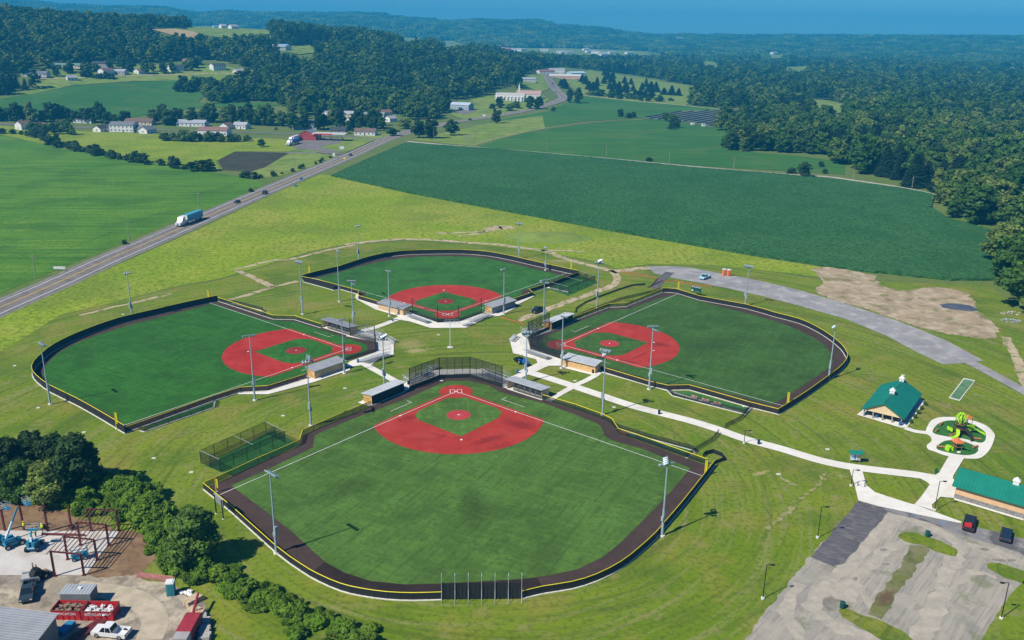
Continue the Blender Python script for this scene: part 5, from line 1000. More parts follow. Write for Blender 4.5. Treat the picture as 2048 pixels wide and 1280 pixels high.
for a in (('white gable house with brown roof at the far left of the village road', (50, 259), 11, 9, 60, WH, BR, 4.6), ('low annex with reddish roof beside the leftmost gable house', (75, 258), 16, 8, -8, WH, RB, 2.8),
          ('small white gable wing, left end of the long white row', (203, 263), 10, 8, 70, WH, DG, 2.8), ('low white link house in the long white row', (224, 262), 12, 9, -4, WH, DG, 2.8), ('two storey white block in the middle of the long white row', (249, 263), 20, 10, -4, WH, GR, 5.6), ('low white wing right of the two storey block', (273, 263), 13, 9, -4, WH, GR, 2.8), ('white gable garage, right end of the long white row', (296, 266), 11, 8, 70, WH, GR, 3.0),
          ('long low house with brown roof behind the long white row', (281, 249), 24, 9, -4, CR, BR, 2.8), ('small house with brown roof among trees across the village road', (170, 245), 16, 9, -4, WH, BR, 3), ('pale house behind trees at the left of the village road', (62, 240), 16, 9, -4, (.5, .5, .5), GR, 3),
          ('grey roofed white house on the hill left of the green roofed barn', (72, 153), 24, 11, 10, WH, GR, 3.2), ('long cream barn with green roof at the forest edge', (135, 136), 34, 10, -3, CR, GN, 3), ('small white shed in the hillside lawn', (144, 161), 10, 6, 40, WH, LG, 3), ('dark roofed house left among the hillside houses', (204, 135), 20, 10, -5, (.3, .3, .32), DG, 4.5), ('white gable house above the round hillside shrubs', (213, 149), 14, 10, 60, WH, BR, 4.5), ('grey roofed house right of the white hillside gable', (238, 148), 18, 10, -5, (.4, .4, .42), LG, 3), ('small white house half hidden by hillside trees', (283, 147), 14, 9, 60, WH, RB, 3),
          ('white gable house with dark roof and round tree in front', (352, 142), 16, 11, 40, WH, DG, 4.5), ('white and red farmhouse at the hillside forest edge', (379, 128), 14, 9, -5, WH, RB, 4), ('small red barn at the hillside forest edge', (391, 127), 12, 8, -5, (.45, .07, .05), (.5, .25, .22), 3), ('tall white gable house with steep dark roof on the hill', (436, 140), 16, 13, 40, WH, DG, 5.5), ('cream gable garage right of the steep roofed house', (478, 147), 12, 9, 50, CR, LG, 3),
          ('white ranch house with lilac grey roof on the village road', (386, 252), 25, 10, -5, WH, LG, 3), ('small white gable house between dark trees on the village road', (454, 258), 9, 8, 70, WH, BR, 3), ('white house with grey roof partly behind trees on the village road', (484, 257), 13, 8, -20, WH, LG, 3), ('long brown roofed house behind the round bushes', (430, 270), 24, 10, -5, WH, RB, 4.0), ('long grey two storey house above the fuel station', (612, 258), 21, 9, -3, (.36, .40, .44), GR, 5),
          ('white house with brown roof right of the fuel station', (732, 270), 17, 9, -5, WH, BR, 3), ('dark house behind the fuel canopy', (678, 267), 13, 8, -5, (.2, .2, .22), DG, 3), ('orange brown roofed house, left of the pair in the trees', (702, 247), 10, 8, 70, WH, (.35, .16, .09), 3.2), ('orange brown roofed house, right of the pair in the trees', (721, 247), 13, 8, -5, WH, (.33, .17, .12), 3), ('grey roofed house high in the trees above the fuel station', (706, 234), 16, 9, -5, CR, LG, 3.2), ('long white house with grey green roof in the trees', (750, 236), 19, 9, -5, WH, (.22, .27, .27), 3.2), ('white gable house, uppermost right in the trees', (768, 234), 14, 9, 50, WH, RB, 4.5), ('small white house left of the dark roadside trees', (782, 243), 9, 7, 50, WH, LG, 3), ('pale gable just visible in the trees left of the village', (655, 235), 8, 7, 60, WH, LG, 4),
          ('blue grey workshop on the drive left of the highway', (924, 219), 22, 12, -25, (.35, .42, .50), (.42, .50, .58), 5), ('white house among trees above the church', (1056, 164), 20, 11, 10, WH, LG, 4), ('white store at the top of the highway', (1091, 149), 26, 14, 20, WH, RB, 5), ('white house right of the far highway top', (1114, 146), 26, 12, -5, WH, LG, 5), ('long orange and white store beside the far highway', (1131, 157), 50, 14, -8, (.60, .38, .26), (.55, .55, .54), 4), ('pale blue glasshouse right of the far store', (1152, 152), 26, 22, 20, (.35, .48, .55), (.38, .52, .60), 5)):
    house(*a, chimney=(len(a[0]) % 3 == 0), group='houses around the village and hillside')
# far farmsteads: a few pixels each
for i, (px, lab) in enumerate((((432, 57), 'white farmhouse on the hilltop pasture'), ((446, 58), 'low barn right of the hilltop farmhouse'), ((467, 59), 'long shed at the right end of the hilltop pasture'), ((559, 101), 'white house in the small forest clearing'), ((569, 100), 'blue roofed house in the small forest clearing'),
                               ((1002, 102), 'white house, leftmost of the far valley village'), ((1012, 103), 'red roofed house in the far valley village'), ((1030, 104), 'pale long house in the far valley village'), ((1045, 104), 'grey roofed house right in the far valley village'), ((1088, 104), 'small white house beyond the far forest'), ((1121, 108), 'white house left of the far farm strip'), ((1128, 109), 'small white barn in the far farm strip'), ((1137, 109), 'bright white barn in the far farm strip'), ((1172, 103), 'small white silo house above the far farm'), ((1183, 107), 'long white barn of the far farm'), ((1193, 109), 'pale house right of the far white barn'), ((1205, 111), 'white house on the far slope'), ((1208, 114), 'lower white house on the far slope'), ((1223, 109), 'small white house near the far trees'), ((1258, 110), 'single white house far right of the farm'),
                               ((1361, 80), 'tiny white building near the horizon'), ((1486, 97), 'white building in the hazy forest'), ((1401, 118), 'pinkish house in the far forest'), ((1436, 119), 'red roofed building in the far forest'), ((1548, 110), 'white house at the far right pasture'), ((1608, 99), 'small white works building, left of the far line'), ((1647, 101), 'bright white works building in the far line'), ((1697, 99), 'long pale works building in the far line'), ((1708, 98), 'white works tower block in the far line'), ((1740, 99), 'low pale works building, right of the far line'), ((1668, 141), 'white farm building alone in the right forest'), ((2003, 149), 'white house far in the right forest'), ((2024, 145), 'small red barn far in the right forest'))):
    rr = random.Random(i); far = G(*px); k = hypot(far.x, far.y) / 1700
    c = WH if 'red' not in lab else (.45, .12, .10)
    house(lab, None, (15 + 10 * rr.random()) * max(1, k ** .6) * (.6 if 'hilltop' in lab else 2.0 if 'long' in lab or 'line' in lab else 1), 10 * max(1, k ** .6), rr.uniform(-40, 60), c, (.5, .2, .17) if 'red roof' in lab else ((.10, .3, .55) if 'blue' in lab else LG), 4.5, 3, 'building', 'farm_building', parts=False, z=3.5 if hypot(far.x, far.y) > 1800 else .5, g=far, group='far farm buildings')
# church group
hall = house('long white church hall with ribbed white side wall', (1021, 201), 34, 12, -12, WH, (.40, .40, .38), 4.0, 4.5, 'church', 'church_hall', group='church buildings')
for i in range(8):
    MB().box((-15 + 4.2 * i, -6.75, 2.2), (1.1, 1.2, 4.4)).add([(-15.55 + 4.2 * i, -7.35, 4.4), (-14.45 + 4.2 * i, -7.35, 4.4), (-14.45 + 4.2 * i, -6.15, 5.6), (-15.55 + 4.2 * i, -6.15, 5.6)], [(0, 1, 2, 3)]).build('buttress', WHITEP, hall)
t = house('church with pinkish roof and small white steeple', (1058, 195), 30, 13, -8, WH, (.42, .28, .24), 4.0, 4.0, 'church', 'church', group='church buildings')
MB().box((-12, 0, 9), (2.2, 2.2, 3.5)).tube((-12, 0, 10.7), (-12, 0, 17), 1.2, .05, 8).build('steeple', WHITEP, t)
# fuel station
house('red gable fuel station shop with grey roof', (619, 279), 12, 15, 82, (.36, .045, .04), (.22, .22, .24), 4.0, 3.2, 'shop', 'fuel_station_shop')
g = G(661, 281); t = thing('fuel_canopy', 'red and white fuel pump canopy beside the red shop', 'canopy', (g.x, g.y, .1), radians(-6))
MB().box((0, 0, 5.2), (26, 9, .8)).build('canopy_roof', hmat((.55, .55, .54)), t); MB().box((-4, -4.56, 5.2), (14, .1, .84)).build('red_fascia', hmat((.62, .02, .03)), t)
for x in (-9, 0, 9):
    MB().box((x, 0, 2.4), (.5, .5, 4.8)).build('column', WHITEP, t); MB().box((x + .9, 0, .9), (.7, .6, 1.8)).box((x + .9, 0, 1.9), (.5, .4, .2)).build('pump', hmat((.5, .05, .05)), t)
# solar field
SOLM = mat('solar_glass', (.010, .014, .026), .45, .15, .3, spec=.2)
def solar():
    P = [(1283, 238), (1320, 228), (1365, 222.5), (1478, 219.5), (1500, 224), (1470, 236), (1440, 252), (1420, 255), (1385, 246), (1340, 241)]; poly = WP(P)
    a = G(1372, 247); b = G(1440, 234); d = (b - a).xy.normalized(); n = Vector((-d.y, d.x)); c = a.xy; i = 0
    for k in range(-26, 27):
        run = []
        for s_ in range(-60, 61):
            p = c + n * (k * 9.0) + d * (s_ * 5.0)
            if inpoly(p.x, p.y, poly): run.append(s_)
        if len(run) < 3: continue
        p0 = c + n * (k * 9.0) + d * (run[0] * 5.0); z = terr(p0.x, p0.y); L_ = (run[-1] - run[0]) * 5.0; t = thing('solar_panel_row', 'long row of dark solar panels in the field by the forest', 'solar panels', (p0.x, p0.y, z), atan2(d.y, d.x), 'rows of the solar field')
        for q in range(max(1, int(L_ / 22))):
            x = 11 + q * 22; MB().add([(x + sx * 10.6, y_, z_ - dz) for dz in (0, .07) for sx, y_, z_ in ((-1, -1.7, .4), (1, -1.7, .4), (1, 1.6, 1.25), (-1, 1.6, 1.25))], [(0, 1, 2, 3), (7, 6, 5, 4), (0, 4, 5, 1), (2, 6, 7, 3), (1, 5, 6, 2), (3, 7, 4, 0)]).build('panel_table', SOLM, t)
            MB().tube((x - 7, 0, 0), (x - 7, 0, .75), .08).tube((x + 7, 0, 0), (x + 7, 0, .75), .08).build('support', GALV, t)
    sheet('solar_ground', P, .3, GM('solar_gravel').base((.12, .15, .07), (.18, .19, .11), 12).done())
    for px, lab in (((1385, 250), 'left white inverter cabinet at the solar field'), ((1407, 253), 'right white inverter cabinet at the solar field')):
        g = G(*px); t = thing('inverter_cabinet', lab, 'cabinet', (g.x, g.y, g.z), .2); MB().box((0, 0, 1.3), (3.2, 2.2, 2.6)).build('cabinet', WHITEP, t); MB().box((0, 0, 2.66), (3.4, 2.4, .1)).build('roof', GALV, t)
solar()
# ------------------------------------------------------------------ utility poles, signs, masts
TIMB = mat('weathered_timber', (.30, .27, .22), .85, .15, 1)
def upole(label, base, top, nxt=None, hmin=8):
    g = G(*base); h = max(hmin, height_at(g, top)); t = thing('utility_pole', label, 'utility pole', (g.x, g.y, g.z), 0, 'utility poles'); MB().tube((0, 0, 0), (0, 0, h), .17, .12, 7).build('pole', TIMB, t)
    a = 0
    if nxt: q = G(*nxt); a = atan2(q.y - g.y, q.x - g.x)
    o = MB().box((0, 0, h - .6), (.12, 2.0, .14)).build('crossarm', TIMB, t); o.rotation_euler = (0, 0, a)
    if nxt:
        dx, dy, dz = q.x - g.x, q.y - g.y, q.z - g.z; W = [(dx * k / 8, dy * k / 8, h - .5 + dz * k / 8 - 1.6 * 4 * (k / 8) * (1 - k / 8)) for k in range(9)]; MB().path(W, .035, 4).build('wire', BLACKP, t)
    return t
def chain(L_, fmt):
    for i, (b_, t_) in enumerate(L_): upole(fmt[i] if isinstance(fmt, list) else fmt, b_, t_, L_[i + 1][0] if i + 1 < len(L_) else None)
chain([((72, 556), (67, 522)), ((258.7, 484), (256, 450)), ((399, 418), (398, 395)), ((506, 378), (506, 357)), ((590, 342), (589.5, 320))], ['utility pole in the hay field near the left edge', 'utility pole left of the semi truck', 'utility pole at the field edge above the semi truck', 'utility pole beside the highway above the dark cars', 'utility pole on the light pasture by the highway'])
chain([((868, 279), (868, 265)), ((982, 289), (982, 273)), ((1093.5, 301), (1093.5, 283)), ((1212.5, 313), (1213, 294.6)), ((1338, 328), (1338, 310)), ((1467, 337.6), (1467, 318)), ((1604, 346), (1605, 328)), ((1706, 360), (1708, 339)), ((1823, 382), (1824, 361.5))], ['first utility pole of the field road line, by the big roadside tree', 'second utility pole along the field road', 'third utility pole along the field road', 'fourth utility pole along the field road', 'fifth utility pole along the field road', 'sixth utility pole along the field road', 'utility pole behind the lone round tree', 'utility pole right of the lone round tree', 'last utility pole of the field road, against the forest'])
chain([((20, 250), (20, 236)), ((170, 252), (170, 238)), ((290.6, 258), (290.6, 244)), ((363, 260), (363, 245)), ((433, 263), (433, 249)), ((527, 267), (527, 249)), ((586, 270), (586, 252)), ((669.6, 274), (669.6, 256)), ((766, 278), (766, 258))], ['utility pole at the left end of the village road', 'second utility pole of the village road from the left', 'village utility pole behind the long white row', 'village utility pole left of the ranch house', 'village utility pole in front of the ranch house', 'village utility pole near the dark red van', 'village utility pole above the parked trucks', 'village utility pole behind the fuel canopy', 'village utility pole at the highway junction'])
for i, px in enumerate(((928, 288), (933, 284), (941, 286), (946, 280), (952, 276))): upole('slim pale pole in the cluster beside the farm track', px, (px[0], px[1] - 19), None, 7)
def sign(label, px, w_, h_, z, m, name='road_sign'):
    g = G(*px); t = thing(name, label, 'sign', (g.x, g.y, g.z), 0, 'roadside signs'); MB().tube((-w_ * .3, 0, 0), (-w_ * .3, 0, z), .05).tube((w_ * .3, 0, 0), (w_ * .3, 0, z), .05).build('post', GALV, t); MB().box((0, -.07, z), (w_, .06, h_)).build('plate', m, t); MB().box((0, -.02, z), (w_ + .1, .04, h_ + .1)).build('frame', GALV, t)
sign('yellow warning sign at the highway edge by the corn', (689.5, 323), 1.4, 1.4, 2.2, YELMESH); sign('white price sign on the fuel station lawn', (684, 304), 3.0, 2.0, 3.0, WHITEP); sign('white round sign at the station entrance', (668, 317), 1.6, 2.0, 2.6, WHITEP); sign('long white board at the field edge beside the highway', (120, 542), 4.2, .9, 1.2, WHITEP); sign('small blue sign beside the highway meadow, upper', (603, 363), 1.6, 1.2, 1.6, BLUEPL); sign('small blue sign beside the highway meadow, lower', (592, 375), 2.2, .8, 1.0, BLUEPL); sign('white sign left of the highway near the lone pine', (993, 226), 4, 2.5, 2.5, WHITEP); sign('low white sign at the drive by the highway', (968, 234), 3, 1.6, 1.6, WHITEP)
g = G(585, 62); t = thing('radio_mast', 'thin radio mast on the wooded ridge', 'mast', (g.x, g.y, g.z), 0); MB().tube((0, 0, 0), (0, 0, 55), .8, .4, 6).build('mast', hmat((.18, .2, .22)), t); MB().box((0, 0, 44), (4, 4, 2.2)).build('antenna_deck', hmat((.2, .2, .22)), t)
# ------------------------------------------------------------------ park buildings
TEAL = mat('green_metal_roof', (.012, .190, .135), .4, .06, .4, spec=.4); CREAM = mat('cream_gable', (.70, .53, .33), .7, .06, 1); STONE = mat('grey_stone_base', (.22, .21, .20), .85, .25, 3)
def ribs(mb, a, b, c, d, n, w_=.03, up=.05):
    """raised seams between edge a-b (low) and d-c (high)"""
    for i in range(n + 1):
        p, q = a.lerp(b, i / n), d.lerp(c, i / n); mb.tube(p + Vector((0, 0, up * .4)), q + Vector((0, 0, up * .4)), w_, w_, 4)
def cupola(t, x, y, z):
    c = MB().box((x, y, z + .4), (1.0, 1.0, .8)).build('cupola', WHITEP, t); MB().add([(x - .65, y - .65, z + .8), (x + .65, y - .65, z + .8), (x + .65, y + .65, z + .8), (x - .65, y + .65, z + .8), (x, y, z + 1.5)], [(0, 1, 4), (1, 2, 4), (2, 3, 4), (3, 0, 4), (3, 2, 1, 0)]).build('cupola_roof', WHITEP, c)
def pavilion():
    FL, FR, BRt = G(1726, 833), G(1802, 851.4), G(1846, 805); u = FR - FL; Wd = u.length; u.normalize(); v = Vector((-u.y, u.x, 0)); D = (BRt - FR).dot(v); rz = atan2(u.y, u.x)
    t = thing('pavilion', 'open picnic pavilion with green metal roof and cream gable', 'pavilion', (FL.x, FL.y, .16), rz); he = height_at(FR, (1802, 836)) ; rise = 2.3; o = .6; k = rise / (Wd / 2)
    for i in range(6):
        for x in (.1, Wd - .1): obj('post', MB().box((0, 0, he / 2), (.25, .25, he)).mesh('post', TIMB), t, (x, .1 + (D - .2) * i / 5, 0))
    for i in range(1, 4): 
        for y in (.1, D - .1): obj('post', MB().box((0, 0, he / 2), (.25, .25, he)).mesh('post', TIMB), t, (Wd * i / 4, y, 0))
    zl = he - o * k; A = [Vector(p) for p in ((-o, -o, zl), (-o, D + o, zl), (Wd / 2, D + o, he + rise), (Wd / 2, -o, he + rise), (Wd + o, -o, zl), (Wd + o, D + o, zl))]
    up = Vector((0, 0, .14)); ro = MB().add([p for p in A] + [p + up for p in A], [(0, 1, 2, 3), (3, 2, 5, 4), (9, 8, 7, 6), (10, 11, 8, 9), (0, 3, 9, 6), (3, 4, 10, 9), (1, 7, 8, 2), (2, 8, 11, 5), (0, 6, 7, 1), (4, 5, 11, 10)]).build('roof', TEAL, t)
    mb = MB(); ribs(mb, A[0] + up, A[1] + up, A[2] + up, A[3] + up, 26); ribs(mb, A[4] + up, A[5] + up, A[2] + up, A[3] + up, 26); mb.tube(A[3] + up, A[2] + up, .12, .12, 6); mb.build('roof_seams', TEAL, ro)
    for y in (.0, D): MB().xprism([(0, he), (Wd, he), (Wd / 2, he + rise - .05)], y - .06, y + .06).build('gable', CREAM, t)
    for y in (0, D): MB().box((Wd / 2, y, he - .15), (Wd, .2, .3)).build('beam', CREAM, t)
    for x in (0, Wd): MB().box((x, D / 2, he - .15), (.2, D, .3)).build('beam', TIMB, t)
    cupola(t, Wd / 2, D * .42, he + rise); cupola(t, Wd / 2, D * .97, he + rise)
    rr = random.Random(2)
    for i in range(4):
        for j in range(3): 
            x, y = Wd * (j + .7) / 3.4, D * (i + .6) / 4.3; w_ = Vector((FL.x, FL.y, 0)) + u * x + v * y; q = thing('picnic_table', 'wooden picnic table in the shade under the pavilion roof', 'picnic table', (w_.x, w_.y, .17), rz + (pi / 2 if j % 2 else 0), 'picnic tables under the pavilion')
            MB().box((0, 0, .74), (1.8, .75, .06)).build('tabletop', WOOD, q)
            for s_ in (-1, 1): MB().box((0, s_ * .65, .45), (1.8, .28, .05)).build('bench_plank', WOOD, q); MB().tube((s_ * .6, -.7, 0), (s_ * .6, .3, .72), .04).tube((s_ * .6, .7, 0), (s_ * .6, -.3, .72), .04).build('leg', BLACKP, q)
    for (x, y, lab) in ((Wd * .98, -.3, 'blue drum at the right front post of the pavilion'), (Wd * .33, 1.0, 'blue bin inside the front of the pavilion')):
        w_ = Vector((FL.x, FL.y, 0)) + u * x + v * y; q = thing('waste_bin', lab, 'waste bin', (w_.x, w_.y, .17), 0, 'bins'); MB().tube((0, 0, 0), (0, 0, .9), .3, .33, 14).build('drum', BLUEPL, q); MB().tube((0, 0, .9), (0, 0, 1.0), .35, .2, 14).build('lid', BLUEPL, q)
pavilion()
for k, px in enumerate(((1850, 810), (1843, 819), (1836, 827), (1829, 836), (1821, 846))):
    g = G(*px); t = thing('shrub', 'small dark shrub in the row along the pavilion slab', 'shrub', (g.x, g.y, .03), 0, 'shrubs beside the pavilion'); b_ = MB()
    for i in range(5): b_.ball((random.uniform(-.3, .3), random.uniform(-.3, .3), .3 + .1 * i), .32, 1, jit=.3, seed=k * 9 + i)
    b_.build('foliage', mat('shrub_leaf', (.03, .075, .02), .8, .3, 3), t)
def restroom():
    A, Bq = G(1908.8, 997.4), G(2046.8, 1038.5); u = (Bq - A); u.normalize(); v = Vector((-u.y, u.x, 0)); L_ = 30; D = 7.5; t = thing('restroom_building', 'long tan restroom building with green metal roof by the car park', 'building', (A.x, A.y, .14), atan2(u.y, u.x)); h = 2.9; rise = 1.7; o = .7; k = rise / (D / 2); zl = h - o * k
    MB().box((L_ / 2, D / 2, h / 2), (L_, D, h)).add([(0, 0, h), (0, D, h), (0, D / 2, h + rise), (L_, 0, h), (L_, D, h), (L_, D / 2, h + rise)], [(0, 2, 1), (3, 4, 5)]).build('wall', mat('tan_render', (.66, .42, .24), .8, .05, 1), t)
    MB().box((L_ / 2, -.06, .45), (L_ + .1, .14, .9)).box((-.06, D / 2, .45), (.14, D, .9)).build('stone_base', STONE, t)
    V = [Vector(p) for p in ((-o, -o, zl), (L_ + o, -o, zl), (L_ + o, D / 2, h + rise), (-o, D / 2, h + rise), (-o, D + o, zl), (L_ + o, D + o, zl))]; up = Vector((0, 0, .14))
    ro = MB().add(V + [p + up for p in V], [(3, 2, 1, 0), (6, 7, 8, 9), (4, 5, 2, 3), (9, 8, 11, 10), (0, 1, 7, 6), (1, 2, 8, 7), (2, 5, 11, 8), (5, 4, 10, 11), (4, 3, 9, 10), (3, 0, 6, 9)]).build('roof', TEAL, t)
    mb = MB(); ribs(mb, V[0] + up, V[1] + up, V[2] + up, V[3] + up, 50); ribs(mb, V[4] + up, V[5] + up, V[2] + up, V[3] + up, 50); mb.build('roof_seams', TEAL, ro); cupola(t, L_ * .30, D / 2, h + rise - .1)
    for x in (9, 20): MB().box((x, D + .03, 1.05), (1.0, .08, 2.1)).build('door', hmat((.08, .12, .11)), t)
restroom()
def kiosk():
    a, b = G(1698, 925), G(1720, 926); d = b - a; L_ = d.length; t = thing('notice_kiosk', 'notice board kiosk with small green roof beside the main walk', 'notice board', (a.x, a.y, .03), atan2(d.y, d.x)); h = 2.3
    for x in (.1, L_ - .1): MB().box((x, 0, h / 2), (.14, .14, h)).build('post', TIMB, t)
    MB().box((L_ / 2, 0, 1.25), (L_ - .3, .08, 1.3)).build('board', WHITEP, t); MB().box((L_ * .48, -.05, 1.3), (L_ * .18, .02, 1.1)).build('blue_poster', hmat((.05, .28, .55)), t); MB().box((L_ * .78, -.05, 1.25), (L_ * .26, .02, 1.0)).build('poster', hmat((.45, .32, .28)), t); MB().box((L_ * .22, -.05, 1.3), (L_ * .24, .02, .9)).build('poster', hmat((.5, .62, .7)), t)
    MB().add([(-.3, -.7, h - .1), (L_ + .3, -.7, h - .1), (L_ + .3, 0, h + .4), (-.3, 0, h + .4), (-.3, .7, h - .1), (L_ + .3, .7, h - .1), (-.3, -.7, h), (L_ + .3, -.7, h), (L_ + .3, 0, h + .5), (-.3, 0, h + .5), (-.3, .7, h), (L_ + .3, .7, h)], [(3, 2, 1, 0), (6, 7, 8, 9), (4, 5, 2, 3), (9, 8, 11, 10), (0, 1, 7, 6), (5, 4, 10, 11), (1, 2, 8, 7), (2, 5, 11, 8), (3, 0, 6, 9), (4, 3, 9, 10)]).build('roof', TEAL, t)
kiosk()
# car park and walk lamps
def lotlamp(label, base, top, arm=1):
    g = G(*base); h = height_at(g, top); t = thing('lamp_post', label, 'lamp post', (g.x, g.y, .05), 0, 'black lamp posts'); MB().tube((0, 0, 0), (0, 0, h), .08, .06, 8).build('pole', BLACKP, t); MB().tube((0, 0, -.05), (0, 0, .3), .28, .28, 12).build('footing', CONCB, t); MB().box((.5 * arm, 0, h), (1.0, .08, .07)).build('arm', BLACKP, t); MB().box((.95 * arm, 0, h - .02), (.62, .34, .12)).box((.95 * arm, 0, h + .05), (.5, .26, .03)).build('lamp_head', BLACKP, t)
for a in (('black lamp post on the lawn left of the asphalt parking strip', (1635, 1076), (1643, 1014)), ('black lamp post on the lawn at the lower edge of the gravel lot', (1525.5, 1198), (1534, 1130)), ('black lamp post at the right edge of the gravel lot', (2002, 1238), (2016, 1166), -1), ('short black lamp post at the fork of the main walk', (1702, 972), (1705, 941)), ('black lamp post between walk and restroom', (1869, 1021), (1879, 963)), ('short black lamp post along the main walk near the boundary fence', (1488, 887), (1489.5, 861))): lotlamp(*a)
for px, lab in (((1715, 973), 'left small black bollard on the walk'), ((1729, 975), 'right small black bollard on the walk')):
    g = G(*px); t = thing('bollard', lab, 'bollard', (g.x, g.y, .15), 0); MB().tube((0, 0, 0), (0, 0, .85), .08, .08, 10).build('post', BLACKP, t); MB().ball((0, 0, .88), .1, 2).build('cap', BLACKP, t)
# ------------------------------------------------------------------ playground
LIME = mat('lime_plastic', (.36, .68, .02), .4, .08, 2); ORANGE = mat('orange_plastic', (.62, .17, .06), .5, .1, 2); PGDK = mat('dark_net_rope', (.03, .035, .03), .7); BARK = mat('moulded_timber', (.20, .13, .05), .8, .25, 4)
def play_big():
    g = G(1917, 868); t = thing('climbing_tower', 'tall play tower with lime green pod top and slides', 'play tower', (g.x, g.y, .18), .3); h = height_at(g, (1917, 827))
    for i in range(6): a = i * pi / 3; MB().tube((1.2 * cos(a), 1.2 * sin(a), 0), (1.0 * cos(a), 1.0 * sin(a), h * .72), .09, .09, 8).build('post', PGDK, t)
    for z in (h * .25, h * .48): MB().prism([(1.25 * cos(i * pi / 3), 1.25 * sin(i * pi / 3)) for i in range(6)], z, z + .1).build('deck', BARK, t)
    for i in range(6):
        a = i * pi / 3; b = a + pi / 3; mb = MB()
        for k in range(5): z = h * (.06 + .1 * k); mb.tube((1.15 * cos(a), 1.15 * sin(a), z), (1.15 * cos(b), 1.15 * sin(b), z), .03, .03, 5)
        mb.tube((1.12 * cos((a + b) / 2), 1.12 * sin((a + b) / 2), 0), (1.0 * cos((a + b) / 2), 1.0 * sin((a + b) / 2), h * .5), .03, .03, 5); mb.build('climbing_net', PGDK, t)
    for i in range(8):      # pod ribs
        a = i * pi / 4; W = []
        for k in range(9): ph = k / 8 * pi * .93; W.append((1.05 * sin(ph) * cos(a), 1.05 * sin(ph) * sin(a), h * .74 - .95 * cos(ph) * h * .26))
        MB().path(W, .11, 6).build('pod_rib', LIME, t)
    MB().ball((0, 0, h * .74), .6, 2, (1, 1, 1.1)).build('pod', LIME, t)
    for i in range(3): a = i * 2.1; MB().tube((.5 * cos(a), .5 * sin(a), h * .95), (1.2 * cos(a), 1.2 * sin(a), h * 1.08), .03, .02, 5).build('antenna', PGDK, t)
    def slide(a, z, L_, m):
        n = 10; V = []; F = []
        for k in range(n + 1):
            s_ = k / n; r = 1.2 + L_ * s_; zz = z * (1 - sm(s_)) + .15; w_ = a + .25 * sin(s_ * 3); c = Vector((r * cos(w_), r * sin(w_), zz)); sd = Vector((-sin(w_), cos(w_), 0)) * .38; V += [c - sd + Vector((0, 0, .3)), c - sd, c + sd, c + sd + Vector((0, 0, .3))]
            if k: q = 4 * k; F += [(q - 4, q - 3, q + 1, q), (q - 3, q - 2, q + 2, q + 1), (q - 2, q - 1, q + 3, q + 2)]
        MB().add(V, F).build('slide', m, t)
    slide(-.5, h * .38, 4.2, LIME); slide(3.6, h * .25, 2.6, LIME); slide(-1.7, h * .3, 3.0, PGDK)
    MB().add([(2.0, .2, h * .62), (3.6, .2, h * .62), (3.6, 1.6, h * .62), (2.0, 1.6, h * .62), (2.8, .9, h * .76)], [(0, 1, 4), (1, 2, 4), (2, 3, 4), (3, 0, 4), (3, 2, 1, 0)]).build('orange_roof', ORANGE, t)
    for x, y in ((2.1, .3), (3.5, .3), (3.5, 1.5), (2.1, 1.5)): MB().tube((x, y, 0), (x, y, h * .62), .06, .06, 6).build('post', PGDK, t)
    MB().box((2.8, .9, h * .3), (1.4, 1.2, .1)).build('deck', BARK, t); MB().box((2.0, -.7, h * .2), (1.6, .1, .9)).box((-1.7, .9, h * .18), (.1, 1.6, .8)).box((3.0, -.6, h * .32), (.9, .1, .8)).build('lime_panel', LIME, t)
    MB().tube((-1.2, -.6, .3), (-3.2, -1.0, .3), .45, .45, 12).build('crawl_tube', BARK, t)
play_big()
def play_small():
    g = G(1912, 900); t = thing('toddler_playhouse', 'small lime green playhouse with orange roof and slides', 'playhouse', (g.x, g.y, .18), .2)
    for x, y in ((-.7, -.7), (.7, -.7), (.7, .7), (-.7, .7)): MB().tube((x, y, 0), (x, y, 1.9), .07, .07, 8).build('post', BARK, t)
    MB().add([(-1, -1, 1.8), (1, -1, 1.8), (1, 1, 1.8), (-1, 1, 1.8), (0, 0, 2.7)], [(0, 1, 4), (1, 2, 4), (2, 3, 4), (3, 0, 4), (3, 2, 1, 0)]).build('roof', ORANGE, t); MB().box((0, 0, .75), (1.5, 1.5, .1)).build('deck', BARK, t)
    for k in range(5): MB().box((-1.2 - .3 * k, .3 * sin(k), .4 + .1 * (k % 2)), (.16, 1.2, .8)).build('lime_panel', LIME, t)
    for a in (-.6, -.1):
        MB().add([(.7 * 1, a * 1.4, .8), (.7, a * 1.4 + .5, .8), (2.6, a * 2.2 + .5, .15), (2.6, a * 2.2, .15), (.7, a * 1.4, .9), (.7, a * 1.4 + .5, .9), (2.6, a * 2.2 + .5, .3), (2.6, a * 2.2, .3)], [(0, 1, 2, 3), (0, 3, 7, 4), (1, 5, 6, 2)]).build('slide', mat('green_slide', (.06, .35, .08), .4), t)
    MB().ball((-.6, -1.6, .15), .4, 1, (1.3, .8, .5), .2).build('step_stone', CONCB, t)
play_small()
for px, rz, lab in (((1882, 851), .8, 'short orange log seat at the upper left of the playground'), ((1873, 864), .8, 'mossy log seat at the left of the playground'), ((1954, 881), -.2, 'orange log bench at the right of the large play area'), ((1881, 897), -.3, 'log bench left of the small playhouse'), ((1950, 897), .5, 'small log seat right of the small playhouse')):
    g = G(*px); t = thing('log_bench', lab, 'bench', (g.x, g.y, .18), rz, 'log seats of the playground'); MB().tube((-.8, 0, .28), (.8, 0, .28), .22, .2, 10).build('log', mat('log_orange', (.33, .17, .06), .8, .2, 3), t); MB().box((-.5, 0, .08), (.16, .4, .16)).box((.5, 0, .08), (.16, .4, .16)).build('foot', BARK, t)
